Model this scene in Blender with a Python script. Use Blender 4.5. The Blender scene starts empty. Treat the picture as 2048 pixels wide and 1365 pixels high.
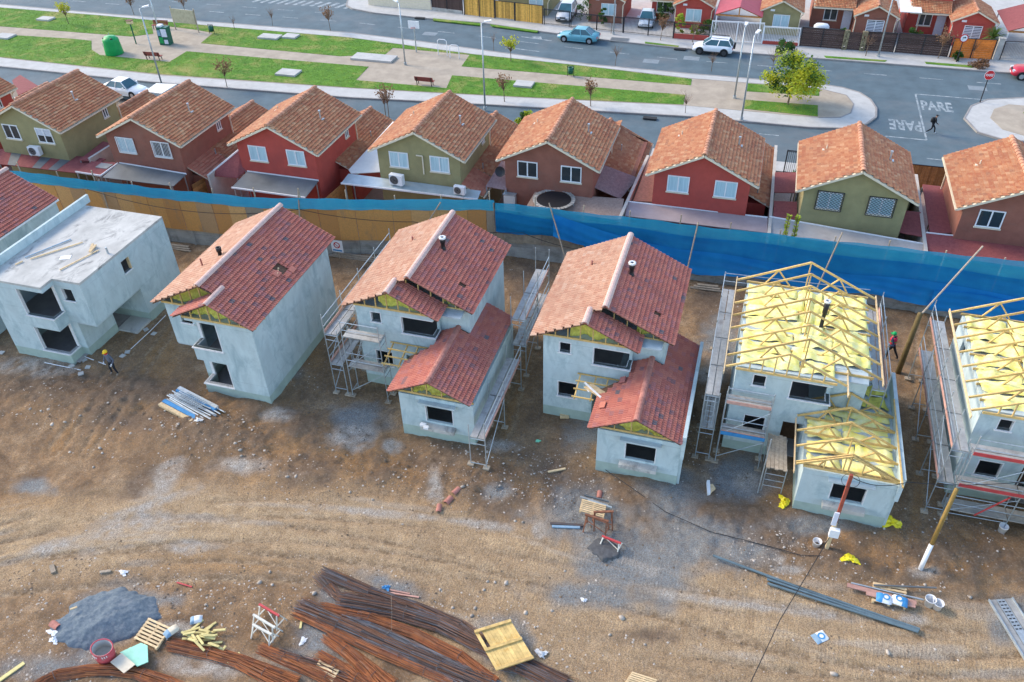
import bpy, bmesh, math, random
import numpy as np
from mathutils import Vector as V, Matrix
random.seed(11); np.random.seed(11)
RND = random.Random(5)
sc = bpy.context.scene
C = sc.collection
R = math.radians
# ------------------------------------------------------------------ camera
FPX, PITCH, YAW, ROLL, CAMH = 1638.48, 0.670396518, -0.304157379, -0.0272053895, 30.0
_cy, _sy, _cp, _sp = math.cos(YAW), math.sin(YAW), math.cos(PITCH), math.sin(PITCH)
_f = V((_sy*_cp, _cy*_cp, -_sp)); _r0 = V((_cy, -_sy, 0)); _u0 = _r0.cross(_f)
_r = _r0*math.cos(ROLL)+_u0*math.sin(ROLL); _u = -_r0*math.sin(ROLL)+_u0*math.cos(ROLL)
cam = bpy.data.cameras.new('camera'); co = bpy.data.objects.new('camera', cam); C.objects.link(co)
cam.sensor_width = 36; cam.lens = FPX/2048*36; cam.clip_end = 2000; cam.clip_start = .5
co.matrix_world = Matrix(((_r.x, _u.x, -_f.x, 0), (_r.y, _u.y, -_f.y, 0), (_r.z, _u.z, -_f.z, CAMH), (0, 0, 0, 1)))
sc.camera = co
# ------------------------------------------------------------------ light
SUN_EL, SUN_AZ = R(33), R(-78)          # azimuth measured from +Y towards +X: the sun stands low on the left
w = bpy.data.worlds.new('World'); sc.world = w; w.use_nodes = True
sky = w.node_tree.nodes.new('ShaderNodeTexSky'); sky.sky_type = 'NISHITA'; sky.sun_disc = False
sky.sun_elevation = SUN_EL; sky.sun_rotation = SUN_AZ; sky.altitude = 500; sky.air_density = 1.0; sky.dust_density = 1.3; sky.ozone_density = 1.0
bg = w.node_tree.nodes['Background']; bg.inputs[1].default_value = 0.15
w.node_tree.links.new(sky.outputs[0], bg.inputs[0])
sl = bpy.data.lights.new('sun', 'SUN'); so = bpy.data.objects.new('sun', sl); C.objects.link(so)
sl.energy = 1.25; sl.angle = R(20); sl.color = (1, .84, .64)
sd = V((math.sin(SUN_AZ)*math.cos(SUN_EL), math.cos(SUN_AZ)*math.cos(SUN_EL), math.sin(SUN_EL)))
so.rotation_euler = sd.to_track_quat('Z', 'Y').to_euler(); so.location = (-60, 20, 60)
sc.view_settings.view_transform = 'Standard'; sc.view_settings.look = 'None'; sc.view_settings.gamma = 1
sc.view_settings.use_curve_mapping = False
sc.view_settings.exposure = 1.6
sc.render.engine = 'CYCLES'; sc.cycles.max_bounces = 5; sc.cycles.transparent_max_bounces = 8

# ------------------------------------------------------------------ helpers
def G(px, py, z=0.0):
    """Point of the place seen at photo position (px, py) at height z."""
    d = _r*((px-1024)/FPX) - _u*((py-682.5)/FPX) + _f
    t = (z-CAMH)/d.z
    return V((d.x*t, d.y*t, z))
def me(name, v, f, mats, mi=None, smooth=False):
    m = bpy.data.meshes.new(name); m.from_pydata([tuple(a) for a in v], [], f)
    for a in (mats if isinstance(mats, (list, tuple)) else [mats]): m.materials.append(a)
    if mi: m.polygons.foreach_set('material_index', mi)
    if smooth: m.polygons.foreach_set('use_smooth', [True]*len(m.polygons))
    m.update(); return m
def ob(name, mesh, parent=None, mw=None):
    o = bpy.data.objects.new(name, mesh); C.objects.link(o)
    if parent: o.parent = parent
    if mw is not None: o.matrix_basis = mw
    return o
def tag(o, label=None, cat=None, group=None, kind=None):
    if label: o['label'] = label
    if cat: o['category'] = cat
    if group: o['group'] = group
    if kind: o['kind'] = kind
    return o
def thing(name, label, cat, loc=(0, 0, 0), rz=0, group=None):
    o = bpy.data.objects.new(name, None); C.objects.link(o); o.empty_display_size = .2
    o.location = loc; o.rotation_euler[2] = rz
    return tag(o, label, cat, group)
def copy_tree(o, parent=None):
    c = o.copy(); C.objects.link(c); c.parent = parent
    for ch in list(o.children): copy_tree(ch, c)
    return c
Z = V((0, 0, 1))
class MB:
    def __init__(s): s.v = []; s.f = []; s.m = []
    def add(s, v, f, mi=0):
        n = len(s.v); s.v += [tuple(a) for a in v]; s.f += [tuple(i+n for i in q) for q in f]; s.m += [mi]*len(f); return s
    def box(s, x0, y0, z0, x1, y1, z1, mi=0):
        return s.add([(x0,y0,z0),(x1,y0,z0),(x1,y1,z0),(x0,y1,z0),(x0,y0,z1),(x1,y0,z1),(x1,y1,z1),(x0,y1,z1)],
                     [(0,3,2,1),(4,5,6,7),(0,1,5,4),(1,2,6,5),(2,3,7,6),(3,0,4,7)], mi)
    def bar(s, p, q, w, h, mi=0, up=Z):
        p, q = V(p), V(q); d = (q-p).normalized(); a = d.cross(V(up))
        if a.length < 1e-4: a = d.cross(V((0, 1, 0)))
        a.normalize(); b = a.cross(d).normalized(); a *= w/2; b *= h/2
        return s.add([p-a-b,p+a-b,p+a+b,p-a+b,q-a-b,q+a-b,q+a+b,q-a+b],
                     [(0,3,2,1),(4,5,6,7),(0,1,5,4),(1,2,6,5),(2,3,7,6),(3,0,4,7)][::1], mi)
    def tube(s, p, q, r, n=6, mi=0, r2=None, cap=True):
        p, q = V(p), V(q); d = (q-p).normalized(); a = d.cross(Z)
        if a.length < 1e-4: a = V((1, 0, 0))
        a.normalize(); b = d.cross(a); r2 = r if r2 is None else r2; v = []
        for i in range(n):
            t = 2*math.pi*i/n; e = a*math.cos(t)+b*math.sin(t); v += [p+e*r, q+e*r2]
        f = [(2*i, 2*((i+1) % n), 2*((i+1) % n)+1, 2*i+1) for i in range(n)]
        if cap: f += [tuple(range(0, 2*n, 2))[::-1], tuple(range(1, 2*n, 2))]
        return s.add(v, f, mi)
    def path(s, pts, r, n=5, mi=0, r2=None):
        m = len(pts)
        for i in range(m-1):
            ra = r if r2 is None else r+(r2-r)*i/(m-1); rb = r if r2 is None else r+(r2-r)*(i+1)/(m-1)
            s.tube(pts[i], pts[i+1], ra, n, mi, rb)
        return s
    def lathe(s, prof, n=12, c=(0, 0, 0), mi=0):
        v = []; f = []; c = V(c)
        for (r, z) in prof:
            for i in range(n): t = 2*math.pi*i/n; v.append(c+V((r*math.cos(t), r*math.sin(t), z)))
        for k in range(len(prof)-1):
            for i in range(n):
                j = (i+1) % n; f.append((k*n+i, k*n+j, (k+1)*n+j, (k+1)*n+i))
        return s.add(v, f, mi)
    def prism(s, poly, vec, mi=0):
        poly = [V(a) for a in poly]; vec = V(vec); n = len(poly)
        return s.add(poly+[a+vec for a in poly], [tuple(range(n))[::-1], tuple(range(n, 2*n))]+[(i, (i+1) % n, (i+1) % n+n, i+n) for i in range(n)], mi)
    def grid(s, pts, nu, nv, mi=0):
        return s.add(pts, [(j*nu+i, j*nu+i+1, (j+1)*nu+i+1, (j+1)*nu+i) for j in range(nv-1) for i in range(nu-1)], mi)
    def build(s, name, mats, parent=None, smooth=False, mw=None):
        m = me(name, s.v, s.f, mats, s.m if isinstance(mats, (list, tuple)) and len(mats) > 1 else None, smooth)
        bm = bmesh.new(); bm.from_mesh(m); bmesh.ops.recalc_face_normals(bm, faces=bm.faces); bm.to_mesh(m); bm.free()
        return ob(name, m, parent, mw)
_uc = {}
def ucube(mat):
    k = ('b', mat.name)
    if k not in _uc:
        b = MB().box(-.5, -.5, -.5, .5, .5, .5); _uc[k] = me('block', b.v, b.f, mat)
    return _uc[k]
def ucyl(mat, n=8):
    k = ('c', mat.name, n)
    if k not in _uc:
        b = MB().tube((0, 0, -.5), (0, 0, .5), 1, n); _uc[k] = me('rod', b.v, b.f, mat, smooth=False)
    return _uc[k]
def bx(parent, name, x0, y0, z0, x1, y1, z1, mat):
    return ob(name, ucube(mat), parent, Matrix.Translation(((x0+x1)/2, (y0+y1)/2, (z0+z1)/2)) @ Matrix.Diagonal((x1-x0, y1-y0, z1-z0, 1)))
def _frame(p, q, up=Z):
    p, q = V(p), V(q); d = q-p; L = d.length; d /= L; a = V(up).cross(d)
    if a.length < 1e-4: a = V((1, 0, 0))
    a.normalize(); b = d.cross(a)
    return Matrix(((a.x, b.x, d.x, (p.x+q.x)/2), (a.y, b.y, d.y, (p.y+q.y)/2), (a.z, b.z, d.z, (p.z+q.z)/2), (0, 0, 0, 1))), L
def br(parent, name, p, q, wd, h, mat, up=Z):
    M, L = _frame(p, q, up); return ob(name, ucube(mat), parent, M @ Matrix.Diagonal((wd, h, L, 1)))
def tb(parent, name, p, q, r, mat, n=7):
    M, L = _frame(p, q); return ob(name, ucyl(mat, n), parent, M @ Matrix.Diagonal((r, r, L, 1)))

# ------------------------------------------------------------------ materials
def _nt(name):
    m = bpy.data.materials.new(name); m.use_nodes = True; nt = m.node_tree
    return m, nt, nt.nodes, nt.links, nt.nodes['Principled BSDF']
def _noise(N, Lk, src, scale, detail=5, rough=.6, dist=0):
    n = N.new('ShaderNodeTexNoise'); n.inputs['Scale'].default_value = scale; n.inputs['Detail'].default_value = detail
    n.inputs['Roughness'].default_value = rough; n.inputs['Distortion'].default_value = dist
    if src is not None: Lk.new(src, n.inputs['Vector'])
    return n.outputs['Fac']
def _mix(N, Lk, fac, a, b, mode='MIX'):
    n = N.new('ShaderNodeMix'); n.data_type = 'RGBA'; n.blend_type = mode
    for s, x in (('Factor', fac), ('A', a), ('B', b)):
        i = [k for k in n.inputs if k.name == s and (k.type == 'VALUE' if s == 'Factor' else k.type == 'RGBA')][0]
        if isinstance(x, (int, float)): i.default_value = x
        elif isinstance(x, tuple): i.default_value = (*x[:3], 1)
        else: Lk.new(x, i)
    return [k for k in n.outputs if k.type == 'RGBA'][0]
def _ramp(N, Lk, fac, stops, const=False):
    n = N.new('ShaderNodeValToRGB'); e = n.color_ramp.elements
    if const: n.color_ramp.interpolation = 'CONSTANT'
    while len(e) < len(stops): e.new(.5)
    for k, (p, c) in enumerate(stops):
        e[k].position = p; e[k].color = (*c, 1) if isinstance(c, tuple) else (c, c, c, 1)
    if fac is not None: Lk.new(fac, n.inputs[0])
    return n.outputs[0]
def _bump(N, Lk, b, h, strength, dist=.02):
    n = N.new('ShaderNodeBump'); n.inputs['Strength'].default_value = strength; n.inputs['Distance'].default_value = dist
    Lk.new(h, n.inputs['Height']); Lk.new(n.outputs[0], b.inputs['Normal'])
def mat(name, col, rough=.85, var=.18, scale=2.5, col2=None, bump=0., bscale=30, rnd=0., metal=0., spec=.3, stain=None, squash=None):
    m, nt, N, Lk, b = _nt(name)
    b.inputs['Roughness'].default_value = rough; b.inputs['Metallic'].default_value = metal; b.inputs['Specular IOR Level'].default_value = spec
    src = N.new('ShaderNodeNewGeometry').outputs['Position']
    if squash:
        mp = N.new('ShaderNodeMapping'); mp.inputs['Scale'].default_value = squash; Lk.new(src, mp.inputs[0]); src = mp.outputs[0]
    c2 = col2 or tuple(min(1, c*(1+var)) for c in col); c1 = col if col2 else tuple(c*(1-var) for c in col)
    fac = _ramp(N, Lk, _noise(N, Lk, src, scale, 6, .65), [(.32, 0.), (.68, 1.)])
    c = _mix(N, Lk, fac, c1, c2)
    if stain:                                                # second, coarser blotches of another colour
        sc_, scol, lo, hi = stain
        c = _mix(N, Lk, _ramp(N, Lk, _noise(N, Lk, src, sc_, 8, .7, .6), [(lo, 0.), (hi, 1.)]), c, scol)
    if rnd:
        oi = N.new('ShaderNodeObjectInfo'); hs = N.new('ShaderNodeHueSaturation')
        mr = N.new('ShaderNodeMapRange'); mr.inputs[3].default_value = 1-rnd; mr.inputs[4].default_value = 1+rnd
        Lk.new(oi.outputs['Random'], mr.inputs[0]); Lk.new(mr.outputs[0], hs.inputs['Value']); Lk.new(c, hs.inputs['Color']); c = hs.outputs[0]
    Lk.new(c, b.inputs['Base Color'])
    if bump: _bump(N, Lk, b, _noise(N, Lk, src, bscale, 5, .7), bump)
    return m
def tile_mat(name, stops, per_object=False, streak=(.6, .45, .3), amount=.3):
    m, nt, N, Lk, b = _nt(name); b.inputs['Roughness'].default_value = .75; b.inputs['Specular IOR Level'].default_value = .25
    g = N.new('ShaderNodeNewGeometry')
    rn = N.new('ShaderNodeObjectInfo').outputs['Random'] if per_object else g.outputs['Random Per Island']
    c = _ramp(N, Lk, rn, stops, True)
    ns = _ramp(N, Lk, _noise(N, Lk, g.outputs['Position'], 5.5, 4, .6), [(.48, 0.), (.72, amount)])
    c = _mix(N, Lk, ns, c, streak)
    c = _mix(N, Lk, _ramp(N, Lk, _noise(N, Lk, g.outputs['Position'], .55, 5, .6), [(.42, 0.), (.8, .22)]), c, (.14, .10, .09))
    Lk.new(c, b.inputs['Base Color'])
    _bump(N, Lk, b, _noise(N, Lk, g.outputs['Position'], 60, 3), .25)
    return m
NEWT = [(0, (.46, .15, .105)), (.3, (.50, .175, .12)), (.55, (.43, .135, .098)), (.76, (.43, .16, .135)), (.94, (.26, .13, .125)), (.965, (.15, .125, .13)), (.98, (.34, .14, .125))]
NEWL = [(0, (.50, .275, .175)), (.35, (.54, .315, .205)), (.7, (.47, .24, .15)), (.93, (.56, .36, .25))]
OLDT = [(0, (.46, .19, .09)), (.28, (.41, .15, .072)), (.5, (.48, .215, .105)), (.76, (.53, .285, .15)), (.83, (.43, .155, .075)), (.93, (.37, .16, .085))]
M = {}
M['tile_new'] = tile_mat('tile_new', NEWT, False, (.46, .17, .12), .4)
M['tile_new_o'] = tile_mat('tile_new_single', NEWT, True, (.46, .17, .12), .4)
M['tile_new_sunlit'] = tile_mat('tile_new_sunlit', NEWL, False, (.60, .36, .24), .35)  # new roof tiles again, the left slopes' warm sunlight painted into the colour
M['tile_old'] = tile_mat('tile_old', OLDT, False, (.60, .40, .22), .4)
M['tile_bright'] = tile_mat('tile_bright', [(0, (.50, .17, .10)), (.35, (.46, .15, .09)), (.7, (.52, .20, .12))], False, (.60, .34, .22), .3)
M['cap_new'] = mat('ridge_cap_new', (.55, .38, .32), .8, .15, 6, bump=.2)
M['cap_red'] = mat('ridge_cap_red', (.40, .17, .13), .8, .2, 6, bump=.2, rnd=.15)
M['cap_old'] = mat('ridge_cap_old', (.46, .22, .13), .8, .2, 6, bump=.2, rnd=.2)
M['render'] = mat('wall_render', (.48, .565, .555), .9, .12, 1.1, bump=.25, stain=(1.1, (.33, .42, .425), .48, .66), squash=(1, 1, .5))
def joints_in(m, step=1.22, off=.0):
    nt = m.node_tree; N, Lk = nt.nodes, nt.links; b = N['Principled BSDF']; src = b.inputs['Base Color'].links[0].from_socket
    sx = N.new('ShaderNodeSeparateXYZ'); Lk.new(N.new('ShaderNodeNewGeometry').outputs['Position'], sx.inputs[0])
    def mth(op, a, v): q = N.new('ShaderNodeMath'); q.operation = op; Lk.new(a, q.inputs[0]); q.inputs[1].default_value = v; return q.outputs[0]
    fz = mth('ABSOLUTE', mth('SUBTRACT', mth('FRACT', mth('DIVIDE', mth('ADD', sx.outputs[2], off), step), 0), .5), 0)
    ln = mth('GREATER_THAN', fz, .491); nz = _ramp(N, Lk, _noise(N, Lk, None, 3, 5), [(.4, 0.), (.6, .5)]); mu = N.new('ShaderNodeMath'); mu.operation = 'MULTIPLY'; Lk.new(ln, mu.inputs[0]); Lk.new(nz, mu.inputs[1])
    Lk.new(_mix(N, Lk, mu.outputs[0], src, (.22, .28, .28)), b.inputs['Base Color'])
joints_in(M['render'])
M['render_grey'] = mat('wall_render_grey', (.44, .51, .51), .9, .12, 1.1, bump=.15, stain=(.6, (.30, .33, .34), .5, .7), squash=(1, 1, .5))
M['plinth'] = mat('plinth_paint', (.34, .42, .36), .9, .12, 1.6, bump=.15)
M['mortar'] = mat('white_mortar', (.66, .66, .64), .9, .12, 8, bump=.2)
M['slab'] = mat('roof_slab', (.47, .455, .41), .92, .2, .9, bump=.4, stain=(.9, (.16, .16, .15), .54, .70), squash=(1, .6, 1))
M['floor_in'] = mat('inner_floor', (.33, .30, .28), .95, .15, 1.5)
M['timber'] = mat('new_timber', (.60, .41, .15), .8, .28, 5, rnd=.2, squash=(1, 1, 3), stain=(1.4, (.46, .30, .13), .5, .7))
M['timber_grey'] = mat('weathered_timber', (.36, .29, .21), .85, .25, 7, rnd=.2)
M['timber_pale'] = mat('pale_timber', (.62, .46, .26), .8, .2, 7, rnd=.15)
M['timber_dark'] = mat('dark_timber', (.13, .07, .04), .8, .25, 7, rnd=.2)
M['batt'] = mat('mineral_wool', (.88, .76, .13), .95, .1, 2.0, col2=(.92, .88, .48), bump=.5, bscale=14, rnd=.08)
M['batt_green'] = mat('mineral_wool_yellow', (.66, .60, .12), .95, .25, 6, bump=.5, bscale=14)
M['black'] = mat('black_plastic', (.018, .018, .02), .5, .2, 5)
M['galv'] = mat('galvanised_steel', (.42, .46, .47), .45, .2, 6, metal=.55, rnd=.12)
M['steel_plate'] = mat('scaffold_deck_steel', (.40, .39, .36), .6, .18, 3, metal=.35, rnd=.1, stain=(2.5, (.28, .25, .22), .52, .72))
M['rail_red'] = mat('red_painted_steel', (.48, .06, .06), .5, .15, 4)
M['toe_pink'] = mat('faded_toe_board', (.50, .28, .22), .8, .2, 4, rnd=.2)
M['blue_paint'] = mat('blue_painted_steel', (.05, .24, .48), .5, .15, 4)
M['conc'] = mat('precast_concrete', (.34, .33, .30), .95, .2, 1.2, bump=.3, rnd=.12, stain=(.9, (.20, .19, .16), .5, .7))
M['white'] = mat('white_paint', (.75, .75, .74), .6, .06, 5)
M['cream'] = mat('cream_paint', (.66, .57, .42), .7, .08, 5)
M['glass'] = mat('dark_glass', (.03, .04, .045), .08, .2, 1, spec=.6)
M['curtain'] = mat('curtain_cloth', (.30, .46, .50), .6, .3, 14, squash=(1.6, 1.6, .05), col2=(.55, .68, .70))
M['curtain_white'] = mat('blind_white', (.62, .64, .70), .7, .1, 6)
M['w_olive'] = mat('olive_stucco', (.30, .26, .125), .9, .10, 1.4, bump=.25, bscale=60, stain=(.5, (.25, .22, .11), .5, .75))
M['w_brown'] = mat('brown_stucco', (.27, .105, .07), .9, .12, 1.4, bump=.25, bscale=60, stain=(.5, (.24, .12, .085), .5, .75))
M['w_red'] = mat('red_stucco', (.43, .075, .055), .9, .10, 1.4, bump=.25, bscale=60, stain=(.5, (.36, .07, .055), .5, .75))
M['w_pale'] = mat('pale_block_wall', (.50, .46, .40), .9, .12, 1.4, bump=.2)
M['shingle'] = mat('red_sheet_roof', (.26, .075, .07), .85, .15, 3, stain=(6, (.21, .055, .055), .45, .6))
M['shingle_grey'] = mat('mauve_shingles', (.30, .20, .19), .85, .15, 3, stain=(7, (.24, .15, .14), .45, .6))
M['poly'] = mat('polycarbonate_sheet', (.13, .145, .15), .55, .25, .5, spec=.3)
M['zinc'] = mat('zinc_sheet', (.44, .50, .51), .45, .15, 1.2, metal=.4)
M['white_sheet'] = mat('white_sheet_roof', (.74, .72, .66), .6, .08, 1)
M['steel_dark'] = mat('dark_iron', (.03, .03, .033), .5, .2, 5)
M['wood_fence'] = mat('stained_fence_wood', (.38, .17, .055), .75, .25, 5, rnd=.25)
M['wood_yellow'] = mat('yellow_fence_wood', (.60, .33, .07), .75, .2, 5, rnd=.28)
M['wood_orange'] = mat('orange_fence_wood', (.72, .20, .03), .65, .2, 5, rnd=.15)
M['wood_black'] = mat('dark_fence_wood', (.075, .045, .038), .7, .2, 5, rnd=.25)
M['paving'] = mat('patio_paving', (.33, .24, .20), .9, .15, 2, stain=(9, (.26, .19, .16), .45, .6))
M['rubber'] = mat('tyre_rubber', (.018, .018, .018), .8, .2, 8)
M['chrome'] = mat('wheel_alloy', (.5, .5, .52), .35, .1, 8, metal=.7)
M['lamp_red'] = mat('tail_lamp', (.5, .03, .03), .25, .1, 8)
M['lamp_clear'] = mat('head_lamp', (.7, .72, .75), .15, .05, 8)
M['bark'] = mat('bark', (.16, .12, .085), .9, .25, 8)
M['twig'] = mat('dry_twigs', (.20, .12, .075), .9, .25, 8)
# ------------------------------------------------------------------ ground and streets
_vt = {}
def vnoise(x, y, seed):
    if seed not in _vt: _vt[seed] = np.random.RandomState(seed).rand(256, 256)
    t = _vt[seed]
    xi = np.floor(x).astype(int); yi = np.floor(y).astype(int); fx = x-xi; fy = y-yi
    fx = fx*fx*(3-2*fx); fy = fy*fy*(3-2*fy); g = lambda a, b: t[a % 256, b % 256]
    return (g(xi, yi)*(1-fx)+g(xi+1, yi)*fx)*(1-fy)+(g(xi, yi+1)*(1-fx)+g(xi+1, yi+1)*fx)*fy
def fbm(x, y, sc_, oc=5, seed=1, gain=.5):
    s = 0; a = 1; t = 0
    for k in range(oc): s = s+a*vnoise(x*sc_*2**k+17*k, y*sc_*2**k+5*k, seed+k); t += a; a *= gain
    return s/t
FENCE = [(-66, 40.5), (-50, 40.6), (-38, 40.9), (-31, 41.3), (-26, 42.3), (-20.5, 43.6), (-15.1, 45.0), (-6, 45.2), (2, 45.3), (10, 45.3), (18, 45.2), (30, 45.2)]
def fy(x):
    for (a, b), (c, d) in zip(FENCE, FENCE[1:]):
        if a <= x <= c: return b+(d-b)*(x-a)/(c-a)
    return FENCE[-1][1]
ROADC = np.polyfit(*zip(*[(G(a, b).x, G(a, b).y) for a, b in ((-150, 1150), (60, 1075), (300, 1045), (560, 1060), (900, 1120), (1300, 1190), (1700, 1240), (2100, 1290))]), 3)
def blob(X, Y, px, py, rx, ry, rot=0, soft=.35, n=None):
    c = G(px, py); a = G(px+rx, py)-c; b = G(px, py-ry)-c
    if rot:
        a0, b0 = a, b; k = math.radians(rot); r1 = rx; 
        a = G(px+rx*math.cos(k), py-rx*math.sin(k))-c; b = G(px-ry*math.sin(k), py-ry*math.cos(k))-c
    det = a.x*b.y-a.y*b.x; dx = X-c.x; dy = Y-c.y
    u = (dx*b.y-dy*b.x)/det; v = (a.x*dy-a.y*dx)/det
    d = np.sqrt(u*u+v*v)
    if n is not None: d = d+(n-.5)*2.4; soft = .75
    return np.clip((1-d)/soft+.2, 0, 1)
GREY = [(1250,1100,150,85),(1215,1190,140,34,-4),(1380,1075,190,60),(1340,1000,90,70),(1490,1110,110,50),(650,1265,75,60),(590,1330,80,40),(75,975,55,18,-8),(215,1240,120,62,15),(1480,955,70,50),
        (1180,870,70,35),(1180,1030,110,60),(720,830,60,30),(1000,985,30,20),(2030,1240,50,70,-50),(660,1190,40,40),(1000,1290,60,60),(770,1165,70,22,-15),(120,1335,150,40),(330,1200,80,25),(550,745,60,22),(1450,690,50,60),(880,640,50,70),(1620,1050,120,25),(1980,950,60,40)]
DARK = [(415,865,85,48),(110,775,120,45),(300,850,60,30),(1100,928,36,30),(1215,1098,34,22),(200,830,70,35),(1200,1125,55,8),(900,905,80,40),(1150,975,60,35),(1060,560,60,50),(1420,600,45,60),(1000,1000,90,40),(1870,1110,60,30),(620,940,60,35),(1300,1270,90,20),(290,960,70,25,30)]
WHITE = [(275,1042,95,20,8),(300,1010,120,12,20),(120,1090,120,14,12),(800,1030,200,10,-6),(1500,1210,200,10,-8),(215,1075,60,18,30),(385,1090,60,14),(330,960,30,75,-30),(870,975,17,36),(700,870,50,24),(60,735,90,22),(1078,1060,13,16),(560,830,40,16),(1850,1145,40,14),(1790,1210,35,10),(1580,1140,60,12),(1000,890,40,16),(1495,960,26,18),(480,930,60,20),(1820,1240,40,14),(720,1250,60,14),(430,1330,120,35),(1420,745,30,20),(780,890,20,14),(1560,1120,20,10),(345,1255,60,20)]
ORNG = [(720,930,150,60),(960,1000,120,45),(560,960,120,40),(1850,1085,120,60),(1690,1150,90,35),(1540,1000,60,30),(420,1120,200,25),(330,720,40,60),(620,700,40,40),(1900,1330,200,40),(80,1010,140,22),(250,780,110,20,38)]
GS = .115
def site_ground():
    x = np.arange(-64, 31, GS); y = np.arange(7, 45.3, GS); X, Y = np.meshgrid(x, y); nx, ny = len(x), len(y)
    n1 = fbm(X, Y, .45, 6, 3, .6); n2 = fbm(X, Y, 1.3, 5, 21, .6); n3 = fbm(X, Y, .12, 4, 40)
    dr = Y-np.polyval(ROADC, X); road = np.clip(1.5-np.abs(dr+(n3-.5)*3)/2.6, 0, 1)
    road = np.maximum(road, np.clip((np.polyval(ROADC, X)+1.2-Y)/2, 0, 1)*.8*(X > -9))
    ks = fbm(X*.16+3, dr*1.0, 1.5, 4, 77, .6)
    mk = lambda L: np.max([blob(X, Y, *b[:4], rot=(b[4] if len(b) > 4 else 0), n=n1*.55+n2*.45) for b in L], axis=0)
    g, d, wh, og = mk(GREY), mk(DARK), mk(WHITE), mk(ORNG); mot = fbm(X, Y, 2.6, 4, 90, .65); g = g*np.clip(.55+1.1*mot, 0, 1); d = d*np.clip(.2+1.3*mot, 0, .9)
    wh = np.clip(wh*1.25, 0, 1)*np.clip((n2*.6+mot*.4-.30)*4.5, 0, 1)
    wh = np.maximum(wh, road*np.clip((ks-.62)*6, 0, .5))
    churn = np.clip(1.25-np.abs(Y-25.3-(n3-.5)*3)/3.2, 0, 1)*(1-.8*road); cl_ = fbm(X, Y, 2.2, 4, 120, .7)
    d = np.maximum(d, churn*np.clip((n1*.6+cl_*.4-.44)*7, 0, .85)); og = np.maximum(og, churn*np.clip((n3+n2*.5-.72)*6, 0, .8))
    z = churn*((n1-.5)*.35+(cl_-.5)*.30)+(n1-.5)*.28*(1-.75*road)+(n2-.5)*.12*(1-.6*road)+(n3-.5)*.25
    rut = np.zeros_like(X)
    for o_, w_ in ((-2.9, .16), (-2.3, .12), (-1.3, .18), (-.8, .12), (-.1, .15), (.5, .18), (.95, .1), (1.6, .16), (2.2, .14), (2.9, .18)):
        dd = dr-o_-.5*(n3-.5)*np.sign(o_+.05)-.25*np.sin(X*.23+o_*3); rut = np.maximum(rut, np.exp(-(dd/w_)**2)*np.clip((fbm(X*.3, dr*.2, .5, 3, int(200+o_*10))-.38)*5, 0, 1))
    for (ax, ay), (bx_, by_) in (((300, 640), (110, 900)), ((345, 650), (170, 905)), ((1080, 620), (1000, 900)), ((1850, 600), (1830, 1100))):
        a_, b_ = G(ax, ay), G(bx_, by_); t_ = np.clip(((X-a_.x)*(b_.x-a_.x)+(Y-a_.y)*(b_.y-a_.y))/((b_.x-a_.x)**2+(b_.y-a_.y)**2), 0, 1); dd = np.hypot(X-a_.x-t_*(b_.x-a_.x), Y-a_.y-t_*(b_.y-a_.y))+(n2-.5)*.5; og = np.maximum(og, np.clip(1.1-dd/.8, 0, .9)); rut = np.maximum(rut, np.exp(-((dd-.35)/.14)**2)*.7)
    z = z-rut*.09+road*(ks-.5)*.10+np.random.rand(ny, nx)*.018
    for px, py, rx, ry, h in ((415,865,90,50,.55),(110,790,130,50,.30),(300,870,80,40,.25),(950,930,150,60,.22),(620,950,120,50,.25),(1150,980,60,40,.15),(1205,1098,45,26,.16),(1880,1100,120,50,.2),(1000,1310,140,60,.12)):
        z = z+h*blob(X, Y, px, py, rx, ry, soft=1.2)**1.5
    k = (Y > 29.0)*(Y < 38.0); z = np.where(k, z*.4, z)*1.0                         # trodden flat round the houses
    z = np.where(Y > np.interp(X, [a for a, b in FENCE], [b for a, b in FENCE])+.15, -.3, z)-.04
    v = np.stack([X, Y, z], -1).reshape(-1, 3)
    i = np.arange(nx*ny).reshape(ny, nx)
    f = np.stack([i[:-1, :-1], i[:-1, 1:], i[1:, 1:], i[1:, :-1]], -1).reshape(-1, 4)
    m = bpy.data.meshes.new('ground'); m.vertices.add(len(v)); m.vertices.foreach_set('co', v.ravel())
    m.loops.add(f.size); m.loops.foreach_set('vertex_index', f.ravel()); m.polygons.add(len(f))
    m.polygons.foreach_set('loop_start', np.arange(0, f.size, 4)); m.polygons.foreach_set('use_smooth', np.ones(len(f), bool)); m.update(calc_edges=True)
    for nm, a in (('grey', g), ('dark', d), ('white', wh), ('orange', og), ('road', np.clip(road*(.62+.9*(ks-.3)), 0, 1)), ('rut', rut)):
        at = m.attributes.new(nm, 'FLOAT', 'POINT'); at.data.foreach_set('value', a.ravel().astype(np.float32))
    m.validate()
    mt, nt, N, Lk, b = _nt('site_soil'); b.inputs['Roughness'].default_value = .95; b.inputs['Specular IOR Level'].default_value = .15
    P = N.new('ShaderNodeNewGeometry').outputs['Position']
    at = lambda nm: (lambda q: (setattr(q, 'attribute_name', nm), q.outputs['Fac'])[1])(N.new('ShaderNodeAttribute'))
    c = _ramp(N, Lk, _noise(N, Lk, P, .55, 8, .7, .4), [(.37, (.16, .10, .055)), (.455, (.29, .18, .095)), (.54, (.42, .275, .15)), (.63, (.52, .375, .235))])
    c = _mix(N, Lk, _ramp(N, Lk, _noise(N, Lk, P, 4.5, 6, .75), [(.5, 0.), (.72, .55)]), c, (.25, .21, .18))
    c = _mix(N, Lk, _ramp(N, Lk, _noise(N, Lk, P, 1.7, 9, .8, .8), [(.47, 0.), (.60, .75)]), c, (.21, .14, .085))
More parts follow.
